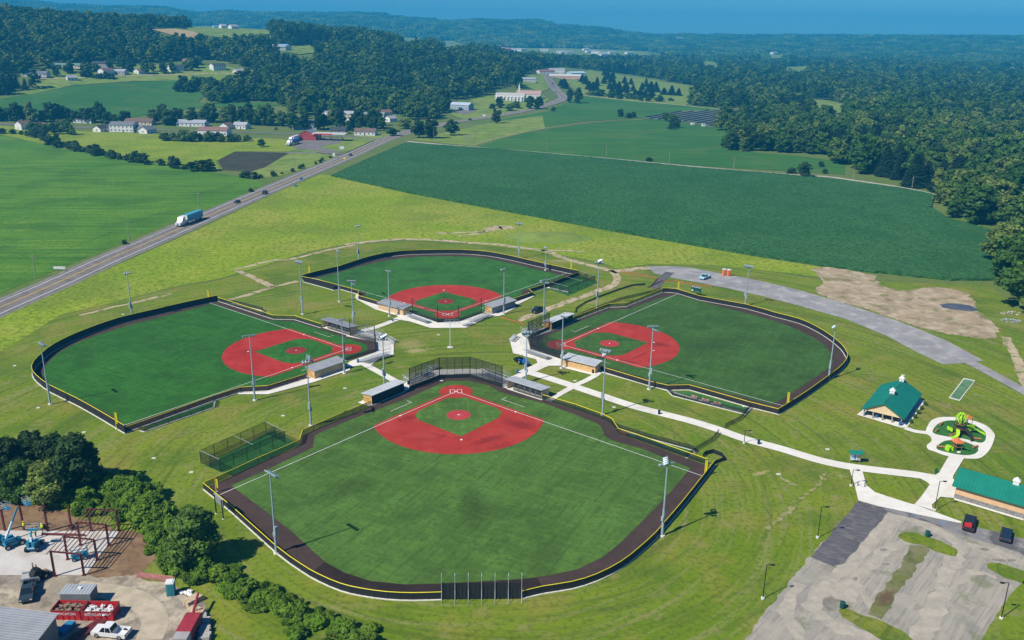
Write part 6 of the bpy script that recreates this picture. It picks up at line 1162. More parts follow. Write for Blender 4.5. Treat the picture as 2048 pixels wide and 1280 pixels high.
# ------------------------------------------------------------------ tractor on the lawn
def tractor():
    a, b = G(1057, 736), G(1034, 722); d = a - b; c = (a + b) / 2; t = thing('tractor', 'blue compact tractor with black implement parked on the plaza lawn', 'tractor', (c.x, c.y, .06), atan2(d.y, d.x)); BT = paint((.02, .13, .42))
    MB().xprism([(.3, .7), (2.3, .75), (2.4, 1.0), (2.3, 1.4), (.5, 1.55), (.3, 1.3)], -.45, .45).build('bonnet', BT, t); MB().box((-.2, 0, .85), (1.2, .9, .5)).build('chassis', BLACKP, t); MB().box((-.4, 0, 1.25), (.55, .6, .12)).box((-.65, 0, 1.55), (.1, .6, .55)).build('seat', BLACKP, t)
    MB().path([(-.75, -.5, .9), (-.8, -.5, 2.3), (-.8, .5, 2.3), (-.75, .5, .9)], .05).build('roll_bar', BLACKP, t)
    for s_ in (-1, 1): wheel(t, -.4, s_ * .75, .62, .4); wheel(t, 1.9, s_ * .6, .38, .25); MB().box((-.4, s_ * .75, 1.3), (1.1, .45, .08)).build('fender', BT, t)
    MB().box((-2.4, 0, .55), (1.7, 1.9, .45)).tube((-1.1, 0, .7), (-1.8, 0, .6), .08).box((-2.6, 0, .9), (.8, 1.4, .3)).build('mower_deck', BLACKP, t); MB().path([(-3.2, -.9, .6), (-3.6, -.9, 1.5), (-3.6, .9, 1.5), (-3.2, .9, .6)], .06).build('rear_frame', BARK, t)
tractor()
# orange toilets, silt fences, rubble
for px, lab in (((1448, 551), 'left orange portable toilet beside the gravel lane'), ((1457.5, 552), 'right orange portable toilet beside the gravel lane')):
    g = G(*px); t = thing('portable_toilet', lab, 'portable toilet', (g.x, g.y, .1), .2, 'orange portable toilets'); MB().box((0, 0, 1.05), (1.1, 1.1, 2.1)).build('cabin', hmat((.72, .20, .06)), t); MB().box((0, 0, 2.2), (1.2, 1.2, .2)).box((0, 0, 2.33), (.9, .9, .1)).build('roof', WHITEP, t); MB().box((0, -.57, 1.0), (.7, .04, 1.8)).build('door', hmat((.6, .15, .05)), t)
ORF = mesh_net('orange_mesh_fence', (.62, .20, .06), .45)
fence('orange mesh safety fence along the lane spur above the right field', R3([(1180, 70), (1240, 40), (1300, 12), (1400, 12), (1420, 18), (1550, 42), (1700, 60)]), .5, ORF, False, 3, False, name='safety_fence'); fence('orange mesh safety fence along the path to the right plaza', R3([(0, 305), (90, 330), (150, 345), (200, 365)]), .5, ORF, False, 3, False, name='safety_fence'); fence('orange mesh safety fence between dirt track and gravel lane', R5([(1640, 715), (1760, 735), (1860, 755), (1820, 800)]), .45, ORF, False, 4, False, name='safety_fence')
fence('long low black silt fence on the slope above the right field', R3([(600, 265), (610, 235), (680, 190), (800, 140), (950, 85), (1060, 50), (1160, 42)]), .6, SCREENM, False, 4, False, name='silt_fence'); fence('curved black wind fence at the right corner of the nearest field', R7([(1250, 262), (1305, 240), (1290, 215), (1240, 195), (1195, 205), (1180, 220)]), .9, SCREENM, False, 2, False, name='wind_fence')
def pile(label, px, n, r, m, name='rubble_pile', spread=2.0, seed=1):
    g = G(*px); rr = random.Random(seed); b_ = MB()
    for i in range(n): a = rr.uniform(0, 2 * pi); q = spread * sqrt(rr.random()); b_.ball((q * cos(a) * 1.5, q * sin(a), max(.05, (1 - q / spread) * r * 1.5)), r * rr.uniform(.5, 1.1), 1, (1, 1, .7), .25, i + seed)
    o = b_.build(name, m); o.location = (g.x, g.y, .08); tag(o, label, 'pile', None, 'stuff')
pile('heap of pale stone rubble at the forest edge', (2022, 627), 40, .3, mat('pale_rubble', (.40, .36, .30), .9, .2, 1), spread=2.2); pile('heap of grey gravel at the forest edge', (2022, 642), 60, .3, mat('grey_rubble', (.30, .31, .33), .9, .15, 1), spread=2.0, seed=5); pile('scattered stones on the bare ground', (1850, 595), 70, .16, mat('stone_scatter', (.40, .32, .22), .9, .2, 1), spread=9, seed=9)
# ------------------------------------------------------------------ construction site
YARD = GM('construction_yard').base((.36, .30, .22), (.28, .245, .20), 9, detail=7).over((.50, .43, .32), .9, 4, .50, .66, detail=8).over((.17, .14, .11), .75, 3, .53, .68, detail=8).over((.22, .20, .17), .5, .7, .5, .7).bump(.06, .6).done()
BDIRT = GM('brown_earth').base((.20, .125, .070), (.26, .17, .10), 5, detail=7).over((.14, .085, .05), .7, 2, .52, .7, detail=6).bump(.15, .9).done()
sheet('construction_yard', RC([(-900, 900), (0, 895), (480, 905), (620, 920), (800, 900), (860, 930), (1010, 960), (1060, 1010), (1180, 1060), (1215, 1180), (1210, 1290), (1180, 1500), (-900, 1500)]), .06, YARD, ragged=.5)
sheet('excavated_earth', RC([(-900, 500), (0, 490), (160, 465), (260, 480), (330, 505), (420, 560), (700, 640), (830, 650), (895, 690), (890, 800), (840, 880), (760, 920), (500, 930), (300, 912), (-900, 905)]), .05, BDIRT, ragged=.5)
def drape_tracks():
    for q, L_ in enumerate(([(900, 1280), (935, 1180), (900, 1090), (800, 1020), (650, 985), (450, 960)], [(830, 1290), (870, 1180), (840, 1110), (740, 1050), (600, 1010)])): ribbon('tyre_track', smooth(WP(RC(L_)), 5), 2.2, .075 + .006 * q, GM('tyre_rut').base((.50, .43, .32), (.40, .34, .25), 2, detail=7).done())
drape_tracks()
sheet('building_slab', RC([(-700, 640), (0, 645), (695, 650), (497, 905), (0, 905), (-700, 905)]), .10, SLABM)
REDST = mat('primer_red_steel', (.145, .028, .028), .6, .15, 2); BROWNST = mat('rusty_steel', (.16, .075, .06), .7, .2, 2)
def steel():
    FR = [((110, 1153), (101, 1104), (168.4, 1151), (162, 1110)), ((136, 1120), (127.7, 1074), (194.5, 1121), (186, 1080)), ((161.7, 1091), (154, 1046), (218, 1092), (211, 1050)), ((183, 1062.6), (177, 1019), (238.5, 1062.6), (233, 1022))]
    g0 = G(110, 1153); t = thing('steel_building_skeleton', 'dark red steel building frame standing on the pale slab', 'steel frame', (g0.x, g0.y, .1)); tops = []
    for lb, lt, rb, rt in FR:
        a, b = G(*lb) - g0, G(*rb) - g0; a.z = b.z = 0; ha, hb = height_at(G(*lb), lt), height_at(G(*rb), rt)
        for p, h in ((a, ha), (b, hb)):
            u = (b - a).normalized(); rz = atan2(u.y, u.x)
            MB().box((p.x, p.y, h / 2), (.26, .05, h), rz).box((p.x - .13 * cos(rz), p.y - .13 * sin(rz), h / 2), (.04, .22, h), rz).box((p.x + .13 * cos(rz), p.y + .13 * sin(rz), h / 2), (.04, .22, h), rz).build('column', REDST, t); MB().box((p.x, p.y, .03), (.6, .5, .06), rz).build('base_plate', REDST, t)
        m = (a + b) / 2; MB().box((m.x, m.y, 0), (1, 1, 1)) 
        c = MB(); c.tube((a.x, a.y, ha), (b.x, b.y, hb), .15, .15, 4); c.build('rafter', REDST, t); tops.append((Vector((a.x, a.y, ha + .25)), Vector((b.x, b.y, hb + .25))))
    for k in range(8):
        s_ = k / 7; P = [l.lerp(r, s_) for l, r in tops]
        if k == 0: P = [P[0] + (P[0] - P[1]) * .28] + P
        MB().path(P, .07, 4).build('purlin', BROWNST, t)
    for z in (.45, .8):
        P = [Vector((r.x, r.y, r.z * z)) for l, r in tops]; MB().path(P, .05, 4).build('girt', BROWNST, t)
    for (lb, lt, lab) in (((48, 1061), (40, 1016), 'a'), ((96, 1063), (87, 1012), 'b'), ((143.6, 1061), (136.5, 1016), 'c'), ((10, 1062), (2, 1020), 'd')):
        g = G(*lb); h = height_at(g, lt); p = g - g0; MB().box((p.x, p.y, h / 2), (.3, .06, h)).box((p.x, p.y - .13, h / 2), (.26, .04, h)).box((p.x, p.y + .13, h / 2), (.26, .04, h)).build('column', REDST, t)
    a, b = G(84, 1071) - g0, G(170, 1073) - g0; MB().box(((a.x + b.x) / 2, (a.y + b.y) / 2, .22), ((b - a).length, .25, .3), atan2(b.y - a.y, b.x - a.x)).build('beam', REDST, t)
steel()
LIFTB = mat('lift_blue', (.015, .20, .34), .4, .08, 2, spec=.4); LIFTW = mat('lift_boom_white', (.55, .66, .70), .4, .06, 2)
def boomlift(label, px, rz, el, L_, jib=1.2):
    g = G(*px); t = thing('boom_lift', label, 'boom lift', (g.x, g.y, .11), rz, 'blue boom lifts'); t.scale = (.9, .9, .9)
    MB().xprism([(-1.5, .45), (1.5, .45), (1.6, .8), (1.3, 1.05), (-1.3, 1.05), (-1.6, .8)], -.7, .7).build('chassis', LIFTB, t)
    for s_ in (-1, 1): wheel(t, 1.25, s_ * .95, .48, .4); wheel(t, -1.25, s_ * .95, .48, .4)
    MB().tube((0, 0, 1.05), (0, 0, 1.2), .6, .6, 14).build('turntable', BLACKP, t); MB().box((-.6, .45, 1.6), (1.9, .55, .8)).box((-.6, -.45, 1.55), (1.9, .5, .7)).build('engine_cover', LIFTB, t)
    p0 = Vector((-1.0, 0, 1.9)); d = Vector((cos(el), 0, sin(el))); p1 = p0 + d * L_ * .55; p2 = p0 + d * L_
    MB().tube(p0, p1, .26, .26, 4).build('lower_boom', LIFTW, t); MB().tube(p0 + d * L_ * .4, p2, .18, .17, 4).build('upper_boom', LIFTB, t)
    p3 = p2 + Vector((jib, 0, .1)); MB().tube(p2, p3, .1, .1, 6).build('jib', BLACKP, t); b = p3 + Vector((.5, 0, 0))
    k = MB().box((b.x, b.y, b.z), (.9, 1.9, .08)).build('basket', LIFTB, t); r = MB()
    for z in (.55, 1.05): r.path([(b.x - .45, b.y - .95, b.z + z), (b.x + .45, b.y - .95, b.z + z), (b.x + .45, b.y + .95, b.z + z), (b.x - .45, b.y + .95, b.z + z), (b.x - .45, b.y - .95, b.z + z)], .035, 5)
    for x in (-.45, .45):
        for y in (-.95, 0, .95): r.tube((b.x + x, b.y + y, b.z), (b.x + x, b.y + y, b.z + 1.05), .035, .035, 5)
    r.build('guard_rail', GALV, k); return t, b
boomlift('blue boom lift with its long boom raised over the slab', (27, 1092), radians(50), radians(62), 6.0)
boomlift('blue boom lift cut by the left edge of the photo', (-6, 1088), radians(60), radians(62), 4.6)
def scissor(label, px, rz, z):
    g = G(*px); t = thing('scissor_lift', label, 'scissor lift', (g.x, g.y, .11), rz); MB().box((0, 0, .55), (2.4, 1.1, .5)).build('chassis', LIFTB, t)
    for s_ in (-1, 1): wheel(t, .85, s_ * .55, .32, .22); wheel(t, -.85, s_ * .55, .32, .22)
    mb = MB(); n = 3
    for i in range(n):
        z0, z1 = .8 + (z - .8) * i / n, .8 + (z - .8) * (i + 1) / n
        for y in (-.4, .4): mb.tube((-.9, y, z0), (.9, y, z1), .05, .05, 4).tube((.9, y, z0), (-.9, y, z1), .05, .05, 4)
    mb.build('scissor_arms', LIFTB, t); p = MB().box((0, 0, z + .05), (2.4, 1.1, .12)).build('platform', LIFTB, t); r = MB()
    for q in (.5, 1.05): r.path([(-1.2, -.55, z + q), (1.2, -.55, z + q), (1.2, .55, z + q), (-1.2, .55, z + q), (-1.2, -.55, z + q)], .035, 5)
    for x in (-1.2, 0, 1.2):
        for y in (-.55, .55): r.tube((x, y, z), (x, y, z + 1.05), .035, .035, 5)
    r.build('guard_rail', LIFTB, p); return t
boomlift('blue boom lift standing upright near the middle of the slab', (70, 1097), radians(95), radians(70), 1.7, .4); scissor('low blue scissor lift under the steel frame', (161, 1119), .4, 1.0)
# people: one continuous skinned body each
def person(label, px, rz, top, leg, hat=None, vest=None, z=.11, pose=0, zz=0.0):
    g = G(*px); t = thing('person', label, 'person', (g.x, g.y, z + zz), rz, 'workers on the construction site'); me = bpy.data.meshes.new('body')
    arm = [(.0, .45, 1.15), (.12, .40, .92)] if pose == 0 else [(.22, .36, 1.2), (.42, .22, 1.28)]
    V = [(0, 0, .98), (0, 0, 1.2), (0, 0, 1.42), (0, 0, 1.53), (.02, 0, 1.66), (.02, 0, 1.76)]; E_ = [(0, 1), (1, 2), (2, 3), (3, 4), (4, 5)]; R_ = [(.15, .17), (.14, .16), (.14, .19), (.06, .06), (.095, .085), (.07, .07)]
    for s_ in (-1, 1):
        n = len(V); V += [(0, s_ * .10, .92), (.05 + .06 * s_ * pose, s_ * .11, .5), (0 + .05 * s_, s_ * .12, .09), (.15 + .05 * s_, s_ * .13, .04)]; E_ += [(0, n), (n, n + 1), (n + 1, n + 2), (n + 2, n + 3)]; R_ += [(.095, .095), (.065, .065), (.05, .05), (.045, .05)]
        n = len(V); V += [(0, s_ * .21, 1.4)] + [(a[0], s_ * a[1] * .62, a[2]) for a in arm] + [(arm[1][0] + .06, s_ * arm[1][1] * .6, arm[1][2] - .06)]; E_ += [(2, n), (n, n + 1), (n + 1, n + 2), (n + 2, n + 3)]; R_ += [(.065, .065), (.048, .048), (.038, .038), (.045, .03)]
    me.from_pydata(V, E_, []); o = bpy.data.objects.new('tmp', me); COL.objects.link(o); md = o.modifiers.new('s', 'SKIN')
    sk = me.skin_vertices[0].data if me.skin_vertices else None
    if sk is None:
        bmx = bmesh.new(); bmx.from_mesh(me); bmx.verts.layers.skin.verify(); bmx.to_mesh(me); bmx.free(); sk = me.skin_vertices[0].data
    for i, r in enumerate(R_): sk[i].radius = r
    sk[0].use_root = True; o.modifiers.new('u', 'SUBSURF').levels = 1
    dg = bpy.context.evaluated_depsgraph_get(); dg.update(); m2 = bpy.data.meshes.new_from_object(o.evaluated_get(dg)); bpy.data.objects.remove(o); m2.name = 'body'
    m2.materials.clear(); 
    for m in (hmat(top), hmat(leg), hmat((.45, .27, .19))): m2.materials.append(m)
    for p in m2.polygons:
        c = p.center; p.material_index = 2 if c.z > 1.52 or (abs(c.y) > .2 and c.z < 1.0 and c.z > .8) else (0 if c.z > .97 else 1); p.use_smooth = True
    obj('body', m2, t)
    if vest: 
        q = MB(); n = 10; q.add([(.19 * cos(2 * pi * k / n) * 1.0, .215 * sin(2 * pi * k / n), zq) for zq in (1.0, 1.25, 1.46) for k in range(n)], [(r * n + k, r * n + (k + 1) % n, (r + 1) * n + (k + 1) % n, (r + 1) * n + k) for r in range(2) for k in range(n)]); q.build('safety_vest', hmat(vest), t)
    if hat: MB().ball((.02, 0, 1.74), .135, 2, (1.1, 1, .75)).tube((.02, 0, 1.72), (.02, 0, 1.735), .17, .16, 12).build('hard_hat', hmat(hat), t)
    else: MB().ball((.0, 0, 1.74), .115, 2, (1, 1, .8)).build('hair', hmat((.03, .02, .015)), t)
HV, NV = (.62, .75, .02), (.03, .04, .07)
person('worker in yellow vest standing behind the long boom lift', (49, 1062), 1.0, HV, NV, (.7, .7, .1), HV); person('worker in yellow vest at the slab edge right of the upright lift', (86, 1066), -2, HV, NV, (.75, .75, .7), HV, pose=1); person('worker in yellow vest beside the basket of the upright lift', (72, 1075), 1.5, HV, NV, (.7, .7, .1), HV, pose=1)
person('worker in brown clothes standing by the flatbed trailer', (68, 1147), .5, (.16, .10, .06), (.06, .05, .04)); person('worker in dark blue clothes leaning at the flatbed trailer', (75, 1150), 3.4, (.02, .03, .07), (.03, .035, .06), pose=1)
# yard equipment
def yard_building():
    a = G(117, 1229, 4.2); b = G(0, 1228, 4.2); c = G(74, 1281, 4.2); u = (b - a); u.z = 0; u.normalize(); v = c - a; v.z = 0; v = v - u * v.dot(u); v.normalize(); rz = atan2(-u.y, -u.x); Lx, Ly, h = 24, 22, 4.2
    o = a + u * Lx + v * Ly; t = thing('metal_shed', 'large shed with corrugated grey metal roof in the lower left corner', 'shed', (o.x, o.y, .05), rz)
    MB().box((Lx / 2, Ly / 2, h / 2 - .06), (Lx - .6, Ly - .6, h - .12)).build('wall', hmat((.20, .19, .18)), t); V = [Vector(p) for p in ((0, 0, h - .05), (Lx, 0, h - .05), (Lx, Ly, h - .05), (0, Ly, h - .05), (Lx * .5, 0, h + 1.6), (Lx * .5, Ly, h + 1.6))]; up = Vector((0, 0, .12))
    MB().add(V + [p + up for p in V], [(1, 2, 5, 4)[::-1], (7, 8, 11, 10), (4, 5, 3, 0)[::-1], (10, 11, 9, 6), (1, 7, 10, 4), (0, 4, 10, 6), (2, 5, 11, 8), (3, 9, 11, 5), (1, 2, 8, 7), (0, 6, 9, 3)]).build('roof', ROOFG, t)
    m = MB(); ribs(m, V[1] + up, V[2] + up, V[5] + up, V[4] + up, 44, .045, .06); m.build('roof_ribs', ROOFL, t)
yard_building()
RED = mat('dumpster_red', (.46, .02, .03), .5, .12, 1.2); RUST = mat('rust_red_rim', (.24, .05, .045), .7, .2, 2)
def dumpster(label, A, Bp, fill):
    a, b = G(*A), G(*Bp); d = b - a; L_ = d.length; t = thing('dumpster', label, 'dumpster', (a.x, a.y, .09), atan2(d.y, d.x), 'red roll-off dumpsters'); D, h = 2.5, 1.55
    for nm, c, s_ in (('side_wall', (L_ / 2, .05, h / 2), (L_, .08, h)), ('side_wall', (L_ / 2, D - .05, h / 2), (L_, .08, h)), ('end_wall', (.05, D / 2, h / 2), (.08, D - .2, h)), ('end_wall', (L_ - .05, D / 2, h / 2), (.08, D - .2, h)), ('floor', (L_ / 2, D / 2, .12), (L_ - .2, D - .2, .1))): MB().box(c, s_).build(nm, RED, t)
    r = MB(); r.path([(0, 0, h), (L_, 0, h), (L_, D, h), (0, D, h), (0, 0, h)], .08, 4); r.build('rim', RUST, t)
    n = int(L_ / .8)
    for i in range(n + 1): MB().box((L_ * i / n, -.02, h * .3), (.1, .08, h * .6)).build('rib', RED, t)
    txt = obj('lettering', text_mesh('BONCATORI', L_ / 7.6, WHITEP), t, (L_ / 2, -.03, h * .66)); txt.rotation_euler = (pi / 2, 0, 0)
    rr = random.Random(int(A[0])); q = MB()
    for i in range(40): q.box((rr.uniform(.5, L_ - .5), rr.uniform(.4, D - .4), h * .62 + rr.random() * .35), (rr.uniform(.3, 1.5), rr.uniform(.1, .5), rr.uniform(.06, .2)), rr.uniform(0, 3))
    q.build('debris', fill, t)
dumpster('left red dumpster filled with scrap wood', (104, 1240), (161, 1241.5), mat('scrap_wood', (.20, .14, .10), .8, .4, 2)); dumpster('right red dumpster heaped with white debris', (164, 1242), (227, 1243), mat('white_debris', (.60, .60, .60), .8, .3, 2))
def container():
    a, b = G(124, 1217), G(184, 1217); d = b - a; L_ = d.length; t = thing('site_trailer', 'grey enclosed site trailer behind the dumpsters', 'trailer', (a.x, a.y, .09), atan2(d.y, d.x)); MB().box((L_ / 2, 1.2, 1.35), (L_, 2.4, 2.1)).build('body', hmat((.16, .18, .19)), t); MB().box((L_ / 2, 1.2, 2.46), (L_ + .1, 2.5, .12)).build('roof', hmat((.36, .39, .41)), t); MB().box((L_ * .55, 1.3, 2.6), (.5, .5, .2)).build('roof_vent', WHITEP, t)
    for i in range(9): MB().box((L_ * (i + .5) / 9, 1.2, 2.54), (.06, 2.4, .04)).build('roof_bow', hmat((.30, .32, .34)), t)
    for x in (L_ * .4, L_ * .55): wheel(t, x, .15, .35); wheel(t, x, 2.25, .35)
    MB().box((L_ + .9, 1.2, .55), (1.8, .12, .1)).build('tow_bar', BLACKP, t)
container()
def flatbed():
    a, b = G(44, 1166), G(82, 1160); d = b - a; L_ = d.length; t = thing('flatbed_trailer', 'small flatbed trailer hitched behind the dark pickup', 'trailer', (a.x, a.y, .09), atan2(d.y, d.x)); MB().box((L_ / 2, 0, .75), (L_, 2.0, .12)).build('deck', hmat((.40, .39, .38)), t); MB().box((L_ / 2, -1.0, 1.0), (L_, .06, .4)).box((L_ / 2, 1.0, 1.0), (L_, .06, .4)).build('side_rail', GALV, t)
    for x in (L_ * .45, L_ * .65): wheel(t, x, -1.1, .36); wheel(t, x, 1.1, .36)
    g = G(80, 1158); t = thing('skid_loader', 'black compact loader standing at the slab edge', 'loader', (g.x, g.y, .09), 1.1); MB().xprism([(-1.2, .4), (.9, .4), (1.0, .9), (.2, 1.1), (.1, 2.0), (-.8, 2.05), (-1.3, 1.3)], -.55, .55).build('body', BLACKP, t)
    for s_ in (-1, 1): wheel(t, .55, s_ * .7, .42, .3); wheel(t, -.7, s_ * .7, .42, .3); MB().path([(-1.1, s_ * .65, 1.5), (.6, s_ * .65, 1.1), (1.5, s_ * .65, .4)], .08).build('lift_arm', BLACKP, t)
    MB().xprism([(1.4, .1), (2.1, .1), (2.0, .25), (1.55, .7), (1.4, .7)], -.8, .8).build('bucket', hmat((.1, .1, .1)), t)
    g = G(90, 1153); t = thing('safety_barrel', 'orange safety barrel at the slab edge', 'safety barrel', (g.x, g.y, .1)); MB().tube((0, 0, .05), (0, 0, 1.1), .32, .25, 14).build('barrel', hmat((.80, .22, .03)), t); MB().tube((0, 0, 0), (0, 0, .08), .42, .42, 12).build('base', BLACKP, t)
flatbed()
g = G(343, 1189); t = thing('portable_toilet', 'teal portable toilet with white roof at the yard edge', 'portable toilet', (g.x, g.y, .09), .15); MB().box((0, 0, 1.05), (1.15, 1.15, 2.1)).build('cabin', hmat((.04, .25, .28)), t); MB().box((0, 0, 2.2), (1.25, 1.25, .2)).box((0, 0, 2.33), (.9, .9, .1)).build('roof', WHITEP, t); MB().box((0, -.59, 1.0), (.7, .04, 1.8)).build('door', hmat((.03, .18, .21)), t)
def stack(label, px, rz, L_, W_, lay, m, nb=5, name='lumber_stack', cat='lumber', z=.08, seed=0):
    g = G(*px); t = thing(name, label, cat, (g.x, g.y, z), rz, 'material piles in the yard'); rr = random.Random(seed)
    for l in range(lay):
        for i in range(nb): MB().box((rr.uniform(-.08, .08), -W_ / 2 + W_ * (i + .5) / nb, .1 + l * .2), (L_ * rr.uniform(.9, 1), W_ / nb * .88, .17), rr.uniform(-.03, .03)).build('plank' if cat == 'lumber' else 'beam', m, t)
    for x in (-L_ * .35, L_ * .35): MB().box((x, 0, .01), (.12, W_ * 1.1, .1)).build('skid', WOOD, t)
PALEW = mat('pale_lumber', (.56, .44, .30), .8, .15, 3); GREYB = mat('grey_blocks', (.42, .39, .36), .85, .15, 3)
stack('pale lumber stack at the upper end of the material row', (386, 1205), .9, 2.6, 1.4, 4, PALEW, seed=1); stack('small pallet of reddish boards at the grass edge', (399, 1201), .8, 1.2, 1.0, 2, mat('red_boards', (.45, .24, .16), .8, .2, 3), seed=2); stack('low lumber pile below the pale stack', (390, 1221), -.6, 1.8, 1.2, 2, PALEW, seed=3); stack('wide board pile in the middle of the material row', (398, 1229), .4, 2.0, 1.0, 2, mat('tan_boards', (.52, .34, .22), .8, .2, 3), seed=4); stack('grey block pallet in the material row', (402, 1237), .3, 1.6, 1.1, 3, GREYB, seed=5); stack('second grey block pallet in the material row', (408, 1246), .2, 1.7, 1.2, 3, GREYB, seed=6); stack('low grey block pallet above the last stacks', (409, 1256), .2, 1.6, 1.2, 2, GREYB, seed=7); stack('tall block stack near the lower end of the row', (410, 1266), .1, 1.6, 1.4, 4, GREYB, seed=8); stack('last block stack at the bottom edge', (411, 1279), .1, 1.6, 1.4, 4, GREYB, seed=9)
stack('bundle of long red steel channels on the gravel', (311, 1157), radians(-12), 6.5, 1.0, 2, mat('faded_red_steel', (.40, .17, .15), .6, .15, 2), 4, 'steel_bundle', 'steel bundle', seed=10); stack('two long timber posts lying in the grass', (345, 1137), radians(-42), 4.2, .5, 1, PALEW, 2, 'timber_posts', 'timber', seed=11)
stack('dark red steel beams lying beside the white pickup', (178, 1262), radians(60), 5.5, 1.6, 2, REDST, 5, 'steel_bundle', 'steel bundle', seed=12); stack('blue wrapped sheet stack beside the shed', (133, 1262), radians(75), 2.6, 1.2, 4, mat('blue_wrap', (.03, .20, .36), .4, .2, 2), 4, 'wrapped_stack', 'material stack', seed=13)
def hopper():
    a, b = G(376, 1279), G(374, 1252); t = thing('hopper_trailer', 'red hopper trailer with conveyor arm at the bottom edge', 'trailer', (a.x, a.y, .09), pi / 2); RH = mat('hopper_red', (.33, .035, .05), .5, .12, 1)
    MB().xprism([(-1.2, .6), (3.2, .6), (3.6, 1.2), (3.2, 2.1), (2.6, 2.3), (-1.2, 2.3)], -1.05, 1.05).build('hopper', RH, t); MB().box((-1.6, 0, 1.6), (2.4, 2.0, 1.2)).build('grey_cover', hmat((.35, .34, .34)), t); MB().tube((3.0, .3, 1.5), (7.6, .9, 2.3), .22, .18, 8).build('conveyor_arm', RH, t); MB().tube((6.0, .7, 0), (6.0, .7, 2.0), .05).tube((6.0, 1.5, 0), (6.0, .7, 1.9), .05).build('arm_support', BLACKP, t)
    for y in (-1.1, 1.1): wheel(t, .2, y, .45, .3); wheel(t, 1.4, y, .45, .3)
hopper()
g = G(372, 1189); t = MB()
for i in range(14): t.ball((random.uniform(-.9, .9), random.uniform(-.6, .6), .2), .35, 1, (1, 1, .6), .3, i)
o = t.build('plastic_sheet_heap', WHITEP); o.location = (g.x, g.y, .08); tag(o, 'crumpled white plastic sheeting on the yard edge', 'plastic sheeting')
# ------------------------------------------------------------------ trees
def leafmat(name, a, b, c, trans=.22):
    m = bpy.data.materials.new(name); m.use_nodes = True; n = m.node_tree; bs = n.nodes['Principled BSDF']; bs.inputs['Roughness'].default_value = .65; bs.inputs['Specular IOR Level'].default_value = .25
    oi = n.nodes.new('ShaderNodeObjectInfo'); cr = n.nodes.new('ShaderNodeValToRGB'); e = cr.color_ramp.elements; e[0].color = a + (1,); e[1].color = c + (1,); x = e.new(.55); x.color = b + (1,); n.links.new(oi.outputs['Random'], cr.inputs[0])
    gm = n.nodes.new('ShaderNodeNewGeometry'); t = n.nodes.new('ShaderNodeTexNoise'); t.inputs['Scale'].default_value = .45; t.inputs['Detail'].default_value = 4; n.links.new(gm.outputs['Position'], t.inputs['Vector'])
    r = n.nodes.new('ShaderNodeMapRange'); r.inputs[1].default_value = .3; r.inputs[2].default_value = .7; r.inputs[3].default_value = .6; r.inputs[4].default_value = 1.5; n.links.new(t.outputs[0], r.inputs[0])
    mx = n.nodes.new('ShaderNodeMix'); mx.data_type = 'RGBA'; mx.blend_type = 'MULTIPLY'; mx.inputs[0].default_value = 1; n.links.new(cr.outputs[0], mx.inputs[6]); n.links.new(r.outputs[0], mx.inputs[7]); n.links.new(mx.outputs[2], bs.inputs['Base Color'])
    tr = n.nodes.new('ShaderNodeBsdfTranslucent'); n.links.new(mx.outputs[2], tr.inputs[0]); ms = n.nodes.new('ShaderNodeMixShader'); ms.inputs[0].default_value = trans; out = n.nodes['Material Output']
    n.links.new(bs.outputs[0], ms.inputs[1]); n.links.new(tr.outputs[0], ms.inputs[2]); n.links.new(ms.outputs[0], out.inputs[0]); return m
LEAF = leafmat('broadleaf_foliage', (.036, .100, .013), (.080, .165, .019), (.175, .235, .045), .32)
LEAFD = leafmat('dark_foliage', (.022, .056, .013), (.032, .075, .015), (.050, .095, .019), .28); LEAFB = leafmat('bright_foliage', (.105, .215, .014), (.140, .255, .017), (.170, .280, .022), .35); CONIF = leafmat('conifer_foliage', (.013, .034, .017), (.018, .044, .020), (.026, .055, .024), .1)
BARKM = mat('tree_bark', (.075, .058, .042), .9, .25, 2)
import array
def leaves(mb, rr, c, r, n, s_, sq=1.0, up=.25):
    for _ in range(n):
        z = rr.uniform(-.55, 1); a = rr.uniform(0, 2 * pi); q = sqrt(max(0, 1 - z * z)); d = Vector((q * cos(a), q * sin(a), z)); k = r * rr.uniform(.62, 1.14); p = Vector((c[0] + d.x * k, c[1] + d.y * k, c[2] + d.z * k * sq))
        nn = (d + Vector((rr.gauss(0, .65), rr.gauss(0, .65), rr.gauss(0, .5) + up))).normalized(); u = nn.orthogonal().normalized(); b = rr.uniform(0, 2 * pi); v = nn.cross(u); u, v = u * cos(b) + v * sin(b), v * cos(b) - u * sin(b); w_ = s_ * rr.uniform(.6, 1.25) / 2
        i = len(mb.v); mb.v += [tuple(p - u * w_), tuple(p + v * w_ * .7 + u * w_ * .1), tuple(p + u * w_), tuple(p - v * w_ * .7 + u * w_ * .1)]; mb.f.append((i, i + 1, i + 2, i + 3)); mb.m.append(0)
